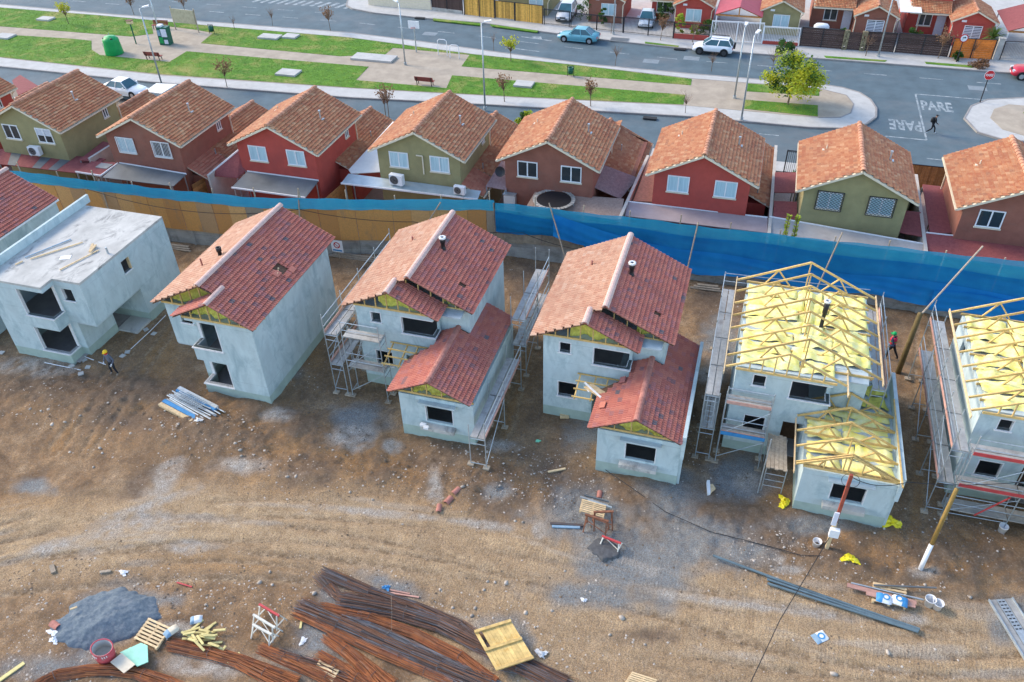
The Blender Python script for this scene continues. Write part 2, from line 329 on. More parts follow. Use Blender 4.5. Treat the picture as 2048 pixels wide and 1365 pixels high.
    c = _mix(N, Lk, at('orange'), c, _ramp(N, Lk, _noise(N, Lk, P, 1.6, 6, .7), [(.3, (.26, .14, .055)), (.7, (.50, .30, .135))]))
    c = _mix(N, Lk, at('road'), c, _ramp(N, Lk, _noise(N, Lk, P, 2.2, 7, .72), [(.3, (.49, .35, .20)), (.7, (.70, .545, .35))]))
    c = _mix(N, Lk, _ramp(N, Lk, _noise(N, Lk, P, .9, 10, .78, 1.2), [(.50, 0.), (.56, .38)]), c, (.25, .17, .10))
    c = _mix(N, Lk, at('rut'), c, _ramp(N, Lk, _noise(N, Lk, P, 3.2, 6, .75), [(.40, (.20, .135, .075)), (.62, (.55, .43, .29))]))  # dry and damp rut soil, contrast painted to stand in for relief shading
    c = _mix(N, Lk, at('dark'), c, _ramp(N, Lk, _noise(N, Lk, P, 2.0, 7, .7), [(.3, (.12, .085, .06)), (.7, (.24, .175, .125))]))
    c = _mix(N, Lk, at('grey'), c, _ramp(N, Lk, _noise(N, Lk, P, 3.0, 8, .8), [(.3, (.19, .215, .235)), (.55, (.28, .31, .325)), (.7, (.38, .405, .41))]))
    c = _mix(N, Lk, at('white'), c, _ramp(N, Lk, _noise(N, Lk, P, 5.0, 7, .75), [(.3, (.34, .31, .27)), (.7, (.62, .60, .56))]))
    c = _mix(N, Lk, _ramp(N, Lk, _noise(N, Lk, P, 22, 4, .7), [(.44, .0), (.58, .7)]), c, (.12, .09, .065))
    c = _mix(N, Lk, _ramp(N, Lk, _noise(N, Lk, P, 11, 5, .75), [(.52, .0), (.72, .6)]), c, (.42, .36, .29))
    vo = N.new('ShaderNodeTexVoronoi'); vo.inputs['Scale'].default_value = 9; Lk.new(P, vo.inputs['Vector'])
    c = _mix(N, Lk, _ramp(N, Lk, vo.outputs['Distance'], [(.10, .55), (.17, 0.)]), c, (.40, .36, .31))
    c = _mix(N, Lk, 1.0, c, (1, .95, .89), 'MULTIPLY')
    Lk.new(c, b.inputs['Base Color']); wv = N.new('ShaderNodeTexWave'); wv.bands_direction = 'X'; wv.inputs['Scale'].default_value = 1.9; wv.inputs['Distortion'].default_value = 6; wv.inputs['Detail'].default_value = 3; wv.inputs['Detail Scale'].default_value = 1.2; Lk.new(P, wv.inputs['Vector'])
    m1 = N.new('ShaderNodeMath'); m1.operation = 'MULTIPLY'; Lk.new(wv.outputs['Fac'], m1.inputs[0]); Lk.new(at('road'), m1.inputs[1])
    m2 = N.new('ShaderNodeMath'); m2.operation = 'MULTIPLY_ADD'; Lk.new(m1.outputs[0], m2.inputs[0]); m2.inputs[1].default_value = .12; Lk.new(_noise(N, Lk, P, 11, 7, .82), m2.inputs[2])
    _bump(N, Lk, b, m2.outputs[0], 1.0, .09)
    m.materials.append(mt)
    global GX, GY, GZ; GX, GY, GZ = x, y, z
    return tag(ob('ground', m), kind='structure')
def gz(x, y):
    i = min(max(int((x-GX[0])/GS), 0), len(GX)-1); j = min(max(int((y-GY[0])/GS), 0), len(GY)-1)
    return float(GZ[j, i])
def GG(px, py):
    p = G(px, py)
    if GX[0] < p.x < GX[-1] and GY[0] < p.y < 44.5:
        p = G(px, py, gz(p.x, p.y)); p.z = gz(p.x, p.y)
    return p
site_ground()
def sheet(name, pts, z, mt, kind='structure', th=0):
    b = MB()
    if th: b.prism([(x, y, z-th) for x, y in pts], (0, 0, th))
    else: b.add([(x, y, z) for x, y in pts], [tuple(range(len(pts)))])
    o = b.build(name, mt)
    if kind: tag(o, kind=kind)
    return o
M['asphalt'] = mat('asphalt', (.09, .128, .145), .85, .16, .6, bump=.3, bscale=80, stain=(.12, (.145, .16, .165), .50, .72), spec=.3)
M['paver'] = mat('pavement_concrete', (.44, .43, .40), .9, .10, .8, bump=.2, stain=(1.2, (.35, .34, .31), .52, .75))
M['kerb'] = mat('kerb_stone', (.28, .26, .24), .9, .15, 1.5, bump=.2)
M['path'] = mat('gravel_path', (.37, .31, .235), .95, .15, .7, bump=.3, stain=(.5, (.29, .24, .18), .5, .75))
M['turf'] = mat('lawn', (.055, .15, .012), .95, .3, 1.2, col2=(.11, .24, .018), bump=.5, bscale=6, stain=(.28, (.27, .26, .07), .50, .66))
M['far_soil'] = mat('far_soil', (.25, .20, .15), .95, .2, .4)
sheet('terrain', [(-700, -300), (700, -300), (700, 900), (-700, 900)], -.45, M['far_soil'])
sheet('road', [(-160, 63), (80, 63), (80, 130), (-160, 130)], 0, M['asphalt'], th=.3)
sheet('yard_paving', [(x, y+.1) for x, y in FENCE]+[(30, 61.8), (-66, 58.5)], .0, M['paving'], th=.3)
sheet('near_pavement', [(-110, 57.6), (-66, 58.7), (-36, 60.2), (-10, 61.9), (60, 61.9), (60, 63.6), (-10, 63.6), (-36, 61.9), (-66, 60.2), (-110, 59.2)], .12, M['paver'], th=.4)
SK = [(-120, 67.2), (-77, 66.8), (-58, 66.7), (-36.7, 67.7), (-23.7, 69.1), (-14.9, 69.9), (-5, 70.8), (5, 70.9), (8.2, 71.4), (9.7, 72.7), (10.6, 74.5), (10.7, 76.5), (10.3, 78.4), (9.4, 79.9), (7.9, 80.8), (5.8, 81.2), (0, 81.1), (-6.3, 81.1), (-16.5, 81.4), (-27.9, 82.9), (-36, 84.1), (-44.9, 85.1), (-63.7, 85), (-78, 85), (-120, 86)]
sheet('park_pavement', SK, .13, M['paver'], th=.4)
def inset_strip(name, pts, wd, z, mt, closed=False):
    b = MB(); n = len(pts)
    for i in range(n-1+closed): b.bar((*pts[i], z-.12), (*pts[(i+1) % n], z-.12), wd, .24)
    return tag(b.build(name, mt), kind='structure')
inset_strip('park_kerb', SK, .16, .152, M['kerb'])
DIRT = [(-120, 69.6), (-79, 69.0), (-58.1, 68.5), (-37.7, 69.8), (-30.1, 70.5), (-21, 71.4), (-5.6, 73.1), (5.8, 73.1), (7.6, 73.6), (8.5, 74.8), (8.8, 76.9), (8.2, 78.9), (5.8, 80.0), (-6, 79.8), (-17.4, 80.8), (-29.1, 81.5), (-38, 82.7), (-44.3, 83.5), (-62.2, 83.7), (-77.5, 84.2), (-120, 84.2)]
sheet('park_path', DIRT, .15, M['path'], th=.3)
inset_strip('path_edging', DIRT[7:], .1, .165, M['kerb'])
LAWN = [[(-120, 69.7), (-79, 69.1), (-58.1, 68.7), (-37.7, 69.9), (-30.1, 70.6), (-21, 71.5), (-6.0, 73.2), (-6.1, 75.5), (-29.1, 75.2), (-28.5, 71.9), (-38, 71.8), (-38.3, 75.5), (-59.7, 75.3), (-59.6, 72.0), (-68.4, 72.1), (-70.5, 73.4), (-72.5, 75.9), (-75.2, 76.0), (-84.8, 75.4), (-120, 75.2)],
        [(-.8, 73.5), (5.7, 73.3), (5.7, 75.8), (-.7, 75.6)], [(-.7, 77.7), (5.8, 78.1), (5.8, 79.9), (-.7, 79.7)],
        [(-120, 77.6), (-87, 77.9), (-69, 78.2), (-67, 79.6), (-69.4, 82.6), (-63, 82.0), (-60.3, 81.4), (-59.7, 78.0), (-42.6, 77.7), (-38.1, 79.3), (-38.1, 81.4), (-29.3, 81.2), (-29, 77.8), (-5.9, 78.0), (-6.0, 79.6), (-17.4, 80.7), (-29.1, 81.4), (-38, 82.6), (-44.3, 83.4), (-62.2, 83.6), (-77.5, 84.1), (-120, 84.1)]]
def inside(px, py, poly):
    r_ = np.zeros(len(px), bool); n = len(poly)
    for i in range(n):
        (x1, y1), (x2, y2) = poly[i], poly[(i+1) % n]
        c = ((y1 > py) != (y2 > py)); 
        with np.errstate(divide='ignore', invalid='ignore'): r_ ^= c & (px < (x2-x1)*(py-y1)/(y2-y1)+x1)
    return r_
def tufts(name, px, py, z, h, mt, parent=None, wd=.09):
    n = len(px); a = np.random.rand(n)*6.28; v = np.zeros((n, 2, 3, 3)); 
    for k in range(2):
        an = a+k*1.6; dx = np.cos(an)*wd; dy = np.sin(an)*wd; hh = h*(.5+np.random.rand(n))
        v[:, k, 0] = np.stack([px-dx, py-dy, np.full(n, z)], -1); v[:, k, 1] = np.stack([px+dx, py+dy, np.full(n, z)], -1)
        v[:, k, 2] = np.stack([px+dy*.8, py-dx*.8, z+hh], -1)
    f = np.arange(n*6).reshape(-1, 3)
    m = bpy.data.meshes.new(name); m.from_pydata(v.reshape(-1, 3).tolist(), [], f.tolist()); m.materials.append(mt)
    return ob(name, m, parent)
M['blade'] = mat('grass_blades', (.065, .165, .012), .9, .3, .8, col2=(.125, .255, .02), stain=(.11, (.36, .37, .05), .48, .62))  # broad yellow blotches paint sunlit patches into the grass colour
for k, pl in enumerate(LAWN):
    o = sheet('lawn', pl, .175, M['turf'], None, th=.25)
    tag(o, ['broad green lawn strip on the house side of the park path', 'small clipped lawn below the yellow-green tree', 'small clipped lawn above the yellow-green tree', 'long green lawn strip along the wide street'][k], 'lawn', kind='structure')
    xs = [max(p[0], -95) for p in pl]; ys = [p[1] for p in pl]; n = int((max(xs)-min(xs))*(max(ys)-min(ys))*60)
    px = np.random.uniform(min(xs), max(xs), n); py = np.random.uniform(min(ys), max(ys), n); q = inside(px, py, pl)
    tag(tufts('grass', px[q], py[q], .165, .035, M['blade'], wd=.035), 'short green grass blades of the park lawn', 'grass', kind='stuff')
FARB = [(-50.9, 125), (-50.9, 97.2), (-49.9, 94.6), (-48.6, 93.5), (-45.2, 92.5), (-38.8, 91.9), (-31.2, 91.7), (-24.1, 90.3), (-16.7, 89.1), (-8.4, 88.3), (22, 88.3), (80, 88.3), (80, 125)]
sheet('far_pavement', FARB, .13, M['paver'], th=.4); inset_strip('far_kerb', FARB[1:-1], .16, .152, M['kerb'])
for k_, vp in enumerate(([(866, 37), (962, 47), (960, 51), (866, 41)], [(980, 49), (1077, 62), (1074, 65), (985, 53)], [(1648, 112), (1774, 121), (1770, 124), (1652, 116)], [(1850, 124), (1950, 132), (1945, 136), (1852, 128)], [(1290, 84), (1358, 92), (1356, 95), (1290, 87)])):
    q_ = [G(a_, b_, .15) for a_, b_ in vp]; o = sheet('verge', [(p_.x, p_.y) for p_ in q_], .165, M['turf'], None, th=.1); tag(o, 'narrow grass verge on the far pavement ' + ('beside the dark brown gate', 'before the yellow board fence', 'at the foot of the grey lamp', 'before the orange fence', 'before the red low wall')[k_], 'verge', kind='structure')
for px_, py_ in ((1360, 98), (1300, 236), (840, 36), (1448, 104)):
    p_ = G(px_, py_, .14); tag(MB().box(-.6, -.25, -.1, .6, .25, .02).build('storm_drain', mat('drain_dark', (.03, .03, .03), .8), None, False, Matrix.Translation((p_.x, p_.y, .145))), kind='structure')
ISL = [(60, 71), (22, 72.2), (20.2, 72.2), (18.6, 73.2), (17.9, 76), (18.8, 78.9), (20.4, 80.8), (23.6, 82), (60, 82)]
sheet('island_pavement', ISL, .13, M['paver'], th=.4); inset_strip('island_kerb', ISL, .16, .152, M['kerb'])
sheet('island_soil', [(60, 73), (22.2, 73.2), (20.6, 74.2), (20.0, 76.5), (20.6, 78.6), (22, 80), (60, 80)], .15, M['path'], th=.3)
o = sheet('lawn', [(60, 75.5), (23.0, 75.8), (22.9, 78.4), (60, 79)], .17, M['turf'], None, th=.2); tag(o, 'lawn corner on the traffic island at the right edge', 'lawn', kind='structure')
# painted markings
mk, nt, N, Lk, b = _nt('road_paint'); b.inputs['Roughness'].default_value = .8
Lk.new(_mix(N, Lk, _ramp(N, Lk, _noise(N, Lk, N.new('ShaderNodeNewGeometry').outputs['Position'], 2.2, 7, .75), [(.36, 0.), (.58, .92)]), (.40, .43, .43), (.12, .16, .175)), b.inputs['Base Color'])
M['paint'] = mk
def mark(name, p, q, wd, mt=None):
    p, q = V((*p, 0)), V((*q, 0)); d = (q-p).normalized(); a = V((-d.y, d.x, 0))*wd/2
    bb = MB(); bb.add([p-a+Z*.004, q-a+Z*.004, q+a+Z*.004, p+a+Z*.004], [(0, 1, 2, 3)]); return tag(bb.build(name, mt or M['paint']), kind='structure')
def lane(x): return np.interp(x, [-120, -46, -31, -26, -15, -8, 30], [89.2, 88.9, 87.7, 86.9, 85.7, 85.2, 85.4])
x = -91.0
while x < 26:
    mark('lane_dash', (x, lane(x)), (x+2.1, lane(x+2.1)), .14); x += 5.05
x = -88.0
while x < -50:
    mark('lane_dash', (x, lane(x)+2.6), (x+2.1, lane(x+2.1)+2.6), .12); x += 5.05
mark('arrow_shaft', (-25.7, 88.4), (-22.1, 87.8), .2); mark('arrow_shaft', (-26.4, 84.7), (-22.5, 84.2), .2)
bb = MB(); bb.add([(-24.6, 88.6, .005), (-23.6, 89.0, .005), (-23.3, 88.1, .005), (-24.1, 88.15, .005)], [(0, 1, 2, 3)]); tag(bb.build('arrow_head', M['paint']), kind='structure')
for i in range(12): mark('zebra_stripe', (-61.8+i*1.15, 95.6), (-62.4+i*1.15, 93.6), .5)
for p, q in (((14.3, 81.0), (20.3, 81.0)), ((14.35, 81), (14.4, 70.8)), ((14.4, 70.8), (11.2, 70.8)), ((1.0, 68.8), (2.6, 68.8)), ((14.1, 67.2), (15.6, 67.2)), ((-52, 64.3), (-50, 64.4))): mark('stop_line' if abs(p[0]-14.3) < 1 else 'lane_dash', p, q, .16)
def text_mesh(s, name, mt, size=1, depth=0, font_w=None):
    cu = bpy.data.curves.new(name, 'FONT'); cu.body = s; cu.size = size; cu.extrude = depth; cu.align_x = 'CENTER'; cu.align_y = 'CENTER'; cu.resolution_u = 3; cu.offset = (.03 if name == 'road_lettering' else .012)*size
    o = bpy.data.objects.new(name, cu); C.objects.link(o); dg = bpy.context.evaluated_depsgraph_get()
    m = bpy.data.meshes.new_from_object(o.evaluated_get(dg)); bpy.data.objects.remove(o); m.name = name; m.materials.clear(); m.materials.append(mt); return m
tm = text_mesh('PARE', 'road_lettering', M['paint'], 1.0)
tw = max(v.co.x for v in tm.vertices)*2; th_ = max(v.co.y for v in tm.vertices)*2
for cx_, cy_, rz in ((15.9, 78.3, 0), (12.95, 73.6, math.pi)):
    tag(ob('road_lettering', tm, None, Matrix.Translation((cx_, cy_, .005)) @ Matrix.Rotation(rz, 4, 'Z') @ Matrix.Diagonal((2.65/tw, 2.45/th_, 1, 1))), kind='structure')
for px, py, w_, d_ in ((582,74,1.6,1.3),(577,147,2.2,1.6),(540,75,2.4,1.4),(748,117,4.6,1.8),(1048,170,1.8,1.4),(92,39,1.8,1.2),(10,74,2,1.5)):
    COVL = dict(zip((582, 577, 540, 748, 1048, 92, 10), ('small pale cover on the upper lawn', 'square concrete cover alone on the lower lawn', 'wider concrete cover left of the small one on the upper lawn', 'long concrete slab at the bench plaza corner', 'concrete cover on the lower lawn beside the tall lamp', 'concrete cover on the far left upper lawn', 'concrete cover at the left edge beside the path'))); p = G(px, py, .2); tag(MB().box(-w_/2, -d_/2, -.2, w_/2, d_/2, .0).build('concrete_cover', M['paver'], None, False, Matrix.Translation((p.x, p.y, .36))),
        COVL[px], 'cover', 'inspection covers in the park')
M['patch'] = mat('concrete_patch', (.20, .235, .25), .9, .15, 2)
for px, py in ((1302,123),(1383,117),(860,68),(1955,177)): 
    p = G(px, py); q = MB().box(-.8, -.55, 0, .8, .55, .006).build('manhole_patch', M['patch'], None, False, Matrix.Translation((p.x, p.y, 0))); tag(q, kind='structure')
M['chip'] = mat('loose_stone', (.40, .35, .29), .9, .2, 3, rnd=.25)
M['chip_white'] = mat('pale_rubble', (.47, .44, .40), .9, .25, 4)
# loose stones: the countable ones are things, the rest one mass
def rock_mesh(seed, n=1):
    rs = random.Random(seed); bm = bmesh.new(); bmesh.ops.create_icosphere(bm, subdivisions=1, radius=1)
    for v in bm.verts: v.co *= rs.uniform(.72, 1.12); v.co.z *= .5
    m = bpy.data.meshes.new('rock'); bm.to_mesh(m); bm.free(); m.materials.append(M['chip']); m.polygons.foreach_set('use_smooth', [True]*len(m.polygons)); return m
RK = [rock_mesh(k) for k in range(6)]
rocks = [(a_, b_, c_*.72) for a_, b_, c_ in [(470,886,.16),(355,850,.17),(325,852,.13),(300,860,.14),(105,850,.2),(130,845,.14),(60,818,.16),(96,818,.18),(82,822,.13),(455,868,.12),(575,954,.17),(592,953,.16),(200,897,.17),(205,907,.15),(187,935,.14),(480,900,.16),(482,912,.14),(300,838,.13),(330,822,.12),(262,868,.13),(925,974,.17),(935,970,.12),(805,1049,.14),(1012,1166,.2),(1051,1226,.2),(943,1232,.18),(990,1165,.12),(975,1163,.14),(1776,1306,.2),(1667,1350,.2),(519,1166,.17),(628,1188,.2),(405,1256,.14),(428,1217,.12),(412,1210,.12),(1104,1222,.13),(1244,1237,.2),(1130,1143,.12),(880,1180,.12),(905,1215,.14),(950,1217,.14),(968,1180,.13),(1070,1255,.11),(545,1170,.12),(560,1200,.12),(540,1145,.13),(1000,975,.13),(1013,880,.1),(935,905,.15),(955,900,.12),(975,905,.14),(985,915,.12),(700,985,.12),(745,1000,.12),(1030,1043,.14),(1045,1045,.12),(160,830,.13),(228,860,.13),(140,905,.12),(1850,1170,.13),(1330,640,.13),(868,690,.12),(720,860,.1),(420,640,.1),(1940,1195,.15),(820,960,.1),(1220,1270,.13),(1290,1290,.11)]]
for k, (px, py, s) in enumerate(rocks):
    p = GG(px, py); o = ob('rock', RK[k % 6], None, Matrix.Translation(p+Z*s*.12) @ Matrix.Rotation(k*1.3, 4, 'Z') @ Matrix.Diagonal((s*RND.uniform(.8, 1.2), s*RND.uniform(.7, 1), s, 1)))
    tag(o, 'rounded fieldstone lying loose on the bare dirt', 'rock', 'fieldstones on the dirt')
def scatter(name, blobs, mt, lab, cat, smin, smax, flat=.6, seed=3):
    rs = np.random.RandomState(seed); b = MB()
    oc = [(1,0,0),(0,1,0),(-1,0,0),(0,-1,0),(0,0,1)]; of = [(0,1,4),(1,2,4),(2,3,4),(3,0,4)]
    for px, py, rx, ry, n in blobs:
        for _ in range(int(n*(.55 if 'rubble' in name else .7))):
            t = rs.rand()*6.283; q = math.sqrt(rs.rand())*(1 if rs.rand() < .8 else 1.5); p = G(px+math.cos(t)*rx*q, py+math.sin(t)*ry*q)
            if not (GX[0] < p.x < GX[-1] and GY[0] < p.y < 44.3): continue
            s = smin+(smax-smin)*rs.rand()**3; a = rs.rand()*3; ca, sa = math.cos(a), math.sin(a); k = rs.uniform(.6, 1); zz = gz(p.x, p.y)-s*.12
            b.add([(p.x+s*(x_*ca-y_*k*sa), p.y+s*(x_*sa+y_*k*ca), zz+s*flat*z_) for x_, y_, z_ in oc], of)
    return tag(b.build(name, mt, None, True), lab, cat, kind='stuff')
scatter('stones', [(415,865,110,55,420),(110,800,140,60,420),(310,880,120,60,260),(950,940,170,70,700),(620,950,160,60,300),(1150,960,90,60,420),(900,720,60,80,150),(1050,600,70,70,150),(1400,880,60,60,160),(1880,1080,150,80,320),(700,1180,120,60,380),(950,1240,120,60,260),(420,1200,160,60,360),(150,1180,150,90,330),(100,1310,130,60,330),(1650,1330,350,60,200),(1000,1100,900,200,600),(1120,1290,160,60,180),(1560,1100,110,40,420),(1700,1180,200,40,200),(620,720,70,60,140),(1450,640,60,60,130)], M['chip'], 'small loose stones strewn over the building site dirt', 'stones', .02, .085)
scatter('rubble', [(1160,975,110,60,330),(950,960,120,60,220),(400,1130,140,50,170),(100,1290,120,60,230),(640,1270,80,50,160),(900,1230,120,50,170),(1900,1110,120,60,120),(1600,1150,100,40,130),(720,760,50,70,100),(1300,960,80,50,150),(1680,1145,60,20,120),(240,1180,100,30,100)], M['chip_white'], 'pale chips of rubble and scraps strewn over the dirt', 'rubble', .012, .05, .35, 9)
M['clod'] = mat('soil_clod', (.17, .125, .085), .95, .35, 3)
scatter('clods', [(420,865,110,55,700),(110,800,140,60,600),(300,870,140,60,500),(950,930,190,75,1100),(620,940,170,60,700),(1150,960,90,60,500),(1880,1080,150,80,600),(700,830,90,50,260),(1420,960,90,50,220),(1000,1110,700,90,600),(450,1190,200,60,400),(150,1180,150,80,300),(1650,1330,350,60,300)], M['clod'], 'small brown clods of churned soil over the site', 'clods', .02, .085, .7, 15)
M['gravel_dark'] = mat('dark_gravel', (.085, .115, .14), .95, .25, 9, col2=(.16, .195, .22), bump=1.0, bscale=18, stain=(2.0, (.24, .26, .27), .55, .75))
def heap(name, label, px, py, rx, ry, h, mt, rot=0, seed=1):
    c = GG(px, py); ax = (G(px+rx, py)-G(px, py)).length; ay = (G(px, py-ry)-G(px, py)).length; n = 70; pts = []
    for j in range(n):
        for i in range(n):
            u = -1+2*i/(n-1); v = -1+2*j/(n-1); d = math.hypot(u, v); a = math.atan2(v, u)
            x = u*ax; y = v*ay; x, y = x*math.cos(rot)-y*math.sin(rot), x*math.sin(rot)+y*math.cos(rot)
            nz = float(fbm(np.array([x+c.x]), np.array([y+c.y]), .9, 5, 60+seed)[0]); an_ = float(fbm(np.array([3+math.cos(a)*1.3]), np.array([3+math.sin(a)*1.3]), 1.1, 4, 80+seed)[0]); n9 = float(fbm(np.array([x+c.x]), np.array([y+c.y]), 3.5, 4, 30+seed, .7)[0]); d *= .62+.85*an_; zz = h*max(0, 1-d*d)*(.25+1.6*nz)*.9+.3*h*(n9-.5)-max(0, d-.85)*1.0
            pts.append((x, y, zz-.02))
    return tag(MB().grid(pts, n, n).build(name, mt, None, True, Matrix.Translation(c)), label, 'heap')
heap('gravel_heap', 'dark blue-grey gravel heap beside the red drum', 212, 1240, 112, 60, .34, M['gravel_dark'], .45)
heap('mortar_heap', 'small dark heap of wet mortar in front of the trestle', 1205, 1098, 36, 20, .05, mat('wet_mortar', (.085, .085, .085), .7, .3, 5, bump=.5), 0, 3)
# ------------------------------------------------------------------ walls with openings, tiled slopes
def gridwall(b, ax, a0, a1, z0, z1, pos, th, ops=(), mi=0):
    A = sorted({a0, a1, *[min(max(o[k], a0), a1) for o in ops for k in (0, 1)]}); Zs = sorted({z0, z1, *[min(max(o[k], z0), z1) for o in ops for k in (2, 3)]})
    sol = [[not any(o[0] <= (A[i]+A[i+1])/2 <= o[1] and o[2] <= (Zs[j]+Zs[j+1])/2 <= o[3] for o in ops) for j in range(len(Zs)-1)] for i in range(len(A)-1)]
    S = lambda i, j: 0 <= i < len(A)-1 and 0 <= j < len(Zs)-1 and sol[i][j]
    P3 = (lambda a, t, z: (a, t, z)) if ax == 'x' else (lambda a, t, z: (t, a, z)); p, q = pos, pos+th
    for i in range(len(A)-1):
        for j in range(len(Zs)-1):
            if not sol[i][j]: continue
            x0, x1, c0, c1 = A[i], A[i+1], Zs[j], Zs[j+1]
            fs = [[(x0, p, c0), (x1, p, c0), (x1, p, c1), (x0, p, c1)], [(x0, q, c0), (x0, q, c1), (x1, q, c1), (x1, q, c0)]]
            if not S(i-1, j): fs.append([(x0, p, c0), (x0, p, c1), (x0, q, c1), (x0, q, c0)])
            if not S(i+1, j): fs.append([(x1, p, c0), (x1, q, c0), (x1, q, c1), (x1, p, c1)])
            if not S(i, j-1): fs.append([(x0, p, c0), (x0, q, c0), (x1, q, c0), (x1, p, c0)])
            if not S(i, j+1): fs.append([(x0, p, c1), (x1, p, c1), (x1, q, c1), (x0, q, c1)])
            for f in fs: b.add([P3(*k) for k in f], [(0, 1, 2, 3)], mi)
    return b
TL, TE = .33, .24
BUDGET = {}
def tile_geo(w, lift=.062):
    n = 13; v = []; 
    for i in range(n):
        s = i/(n-1); h = .052*abs(math.sin(2*math.pi*s))**.75; x = s*w*1.0
        v += [(x, 0, lift+h), (x, TL, h-.005), (x, 0, lift+h-.026)]
    f = [(3*i, 3*i+3, 3*i+4, 3*i+1) for i in range(n-1)]+[(3*i+2, 3*i+5, 3*i+3, 3*i) for i in range(n-1)]
    return v, f
def slope(parent, O, U, Vd, lu, lv, mt, single=None, skip=None, name='roof_tiles', off=.5, wt=.30, deck=True, e=TE):
    """Tiles on a slope: O eave corner, U along the eave, Vd up the slope; single = material when each tile is a part."""
    O, U, Vd = V(O), V(U).normalized(), V(Vd).normalized(); Nn = U.cross(Vd)
    if Nn.z < 0: Nn = -Nn
    nu = max(1, round(lu/wt)); w_ = lu/nu; nv = max(1, round(lv/e)); e_ = lv/nv
    cand = []; tv, tf = tile_geo(w_); b = MB(); tm_ = me('roof_tile', tv, tf, single, smooth=False) if single else None
    for j in range(nv):
        o_ = off*w_*(j % 2)
        for i in range(nu):
            u0 = i*w_+(o_ if i < nu-1 or not o_ else 0)
            if skip and skip(u0+w_/2, j*e_+e_/2): continue
            p = O+U*u0+Vd*(j*e_)
            jit = RND.uniform(-.006, .006)
            cand.append((p, jit))
    left = 300-BUDGET.get(parent.name, 0) if single else 0
    cand.sort(key=lambda q: (q[0]+parent.location-V((0, 0, CAMH))).length)
    for k, (p, jit) in enumerate(cand):
        if k < left: ob('roof_tile', tm_, parent, Matrix(((U.x, Vd.x, Nn.x, p.x), (U.y, Vd.y, Nn.y, p.y), (U.z, Vd.z, Nn.z, p.z), (0, 0, 0, 1))))
        else: b.add([p+U*a+Vd*(c+jit)+Nn*d for a, c, d in tv], tf)
    if single: BUDGET[parent.name] = BUDGET.get(parent.name, 0)+min(len(cand), max(0, left))
    if b.v:
        m = me(name, b.v, b.f, mt); o = ob(name, m, parent); o['kind'] = 'stuff'
def decksheet(parent, pts, mt, th=.05, name='roof_deck'):
    pts = [V(p) for p in pts]; n = (pts[1]-pts[0]).cross(pts[2]-pts[0]).normalized()
    if n.z < 0: n = -n
    return MB().prism([p-n*(th+.012) for p in pts], n*th).build(name, mt, parent)
def caps(parent, p, q, r, mt, n=None, name='ridge_cap', taper=1.12):
    p, q = V(p), V(q); L = (q-p).length; n = n or max(1, round(L/.40)); d = (q-p)/n; g = d.normalized(); a = g.cross(Z).normalized()
    K = 7; v = []; l = d.length
    for (t, rr) in ((0, r*taper), (l*1.06, r)):
        for i in range(K): th = math.pi*i/(K-1); v.append((math.cos(th)*rr, t, math.sin(th)*rr*.9))
    for i in range(K): th = math.pi*i/(K-1); v.append((math.cos(th)*r*.75, 0, math.sin(th)*r*.65))
    f = [(i, i+1, K+i+1, K+i) for i in range(K-1)]+[(i, 2*K+i, 2*K+i+1, i+1) for i in range(K-1)]
    m = me(name, v, f, mt, smooth=False)
    for k in range(n):
        c = p+d*k; ob(name, m, parent, Matrix(((a.x, g.x, 0, c.x), (a.y, g.y, 0, c.y), (a.z, g.z, 1, c.z-.01), (0, 0, 0, 1))))
def sill(parent, x0, x1, y, z, mt=None, d=.1, h=.07): bx(parent, 'window_sill', x0-.04, y-d+.02, z-h, x1+.04, y+.17, z, mt or M['mortar'])
def reveal(parent, ax, a0, a1, z0, z1, pos, sides='lrt', wd=.05, th=.17):
    for s_ in sides:
        q = dict(l=(a0, a0+wd, z0, z1), r=(a1-wd, a1, z0, z1), t=(a0+wd, a1-wd, z1-wd, z1))[s_]
        if ax == 'x': bx(parent, 'window_frame', q[0], pos-.012, q[2], q[1], pos+th, q[3], M['mortar'])
        else: bx(parent, 'window_frame', pos-.012, q[0], q[2], pos+th, q[1], q[3], M['mortar'])
def gable_frame(parent, y, xl, xr, zb, sl, mt, ovl=.5, ovr=.5, posts=6, tw=.055, chord=True, name='truss', xm=None, webs=False):
    xm = (xl-ovl+xr+ovr)/2 if xm is None else xm; b = MB(); zt = lambda x: zb+(x-(xl-ovl))*sl if x <= xm else zb+((xr+ovr)-x)*sl
    b.bar((xl-ovl, y, zt(xl-ovl)), (xm, y, zt(xm)), tw, .095); b.bar((xm, y, zt(xm)), (xr+ovr, y, zt(xr+ovr)), tw, .095)
    zc = zb-.02
    if chord: b.bar((xl-.05, y+.002, zc), (xr+.05, y+.002, zc), tw, .11)
    if webs:
        for x0_, x1_ in ((xm, xm), (xm, (xl+xm)/2), (xm, (xr+xm)/2)): b.bar((x0_, y+.003, zc if x0_ == x1_ else zt(xm)-.08) if x0_ == x1_ else (x1_*.5+x0_*.5-(xm-x1_)*.0, y+.003, zc), (x1_, y+.003, zt(x1_)-.04), tw*.9, .08, up=(0, 1, 0))
        for s_ in (xl, xr): b.bar(((s_+xm)/2*.6+s_*.4, y+.004, zc), ((s_+xm)/2, y+.004, zt((s_+xm)/2)), tw*.9, .08, up=(0, 1, 0))
    else:
        for k in range(1, posts):
            x = xl+(xr-xl)*k/posts
            if zt(x)-zc > .16: b.bar((x, y+.003, zc), (x, y+.003, zt(x)-.03), tw*.9, .07, up=(0, 1, 0))
    return b.build(name, mt, parent)
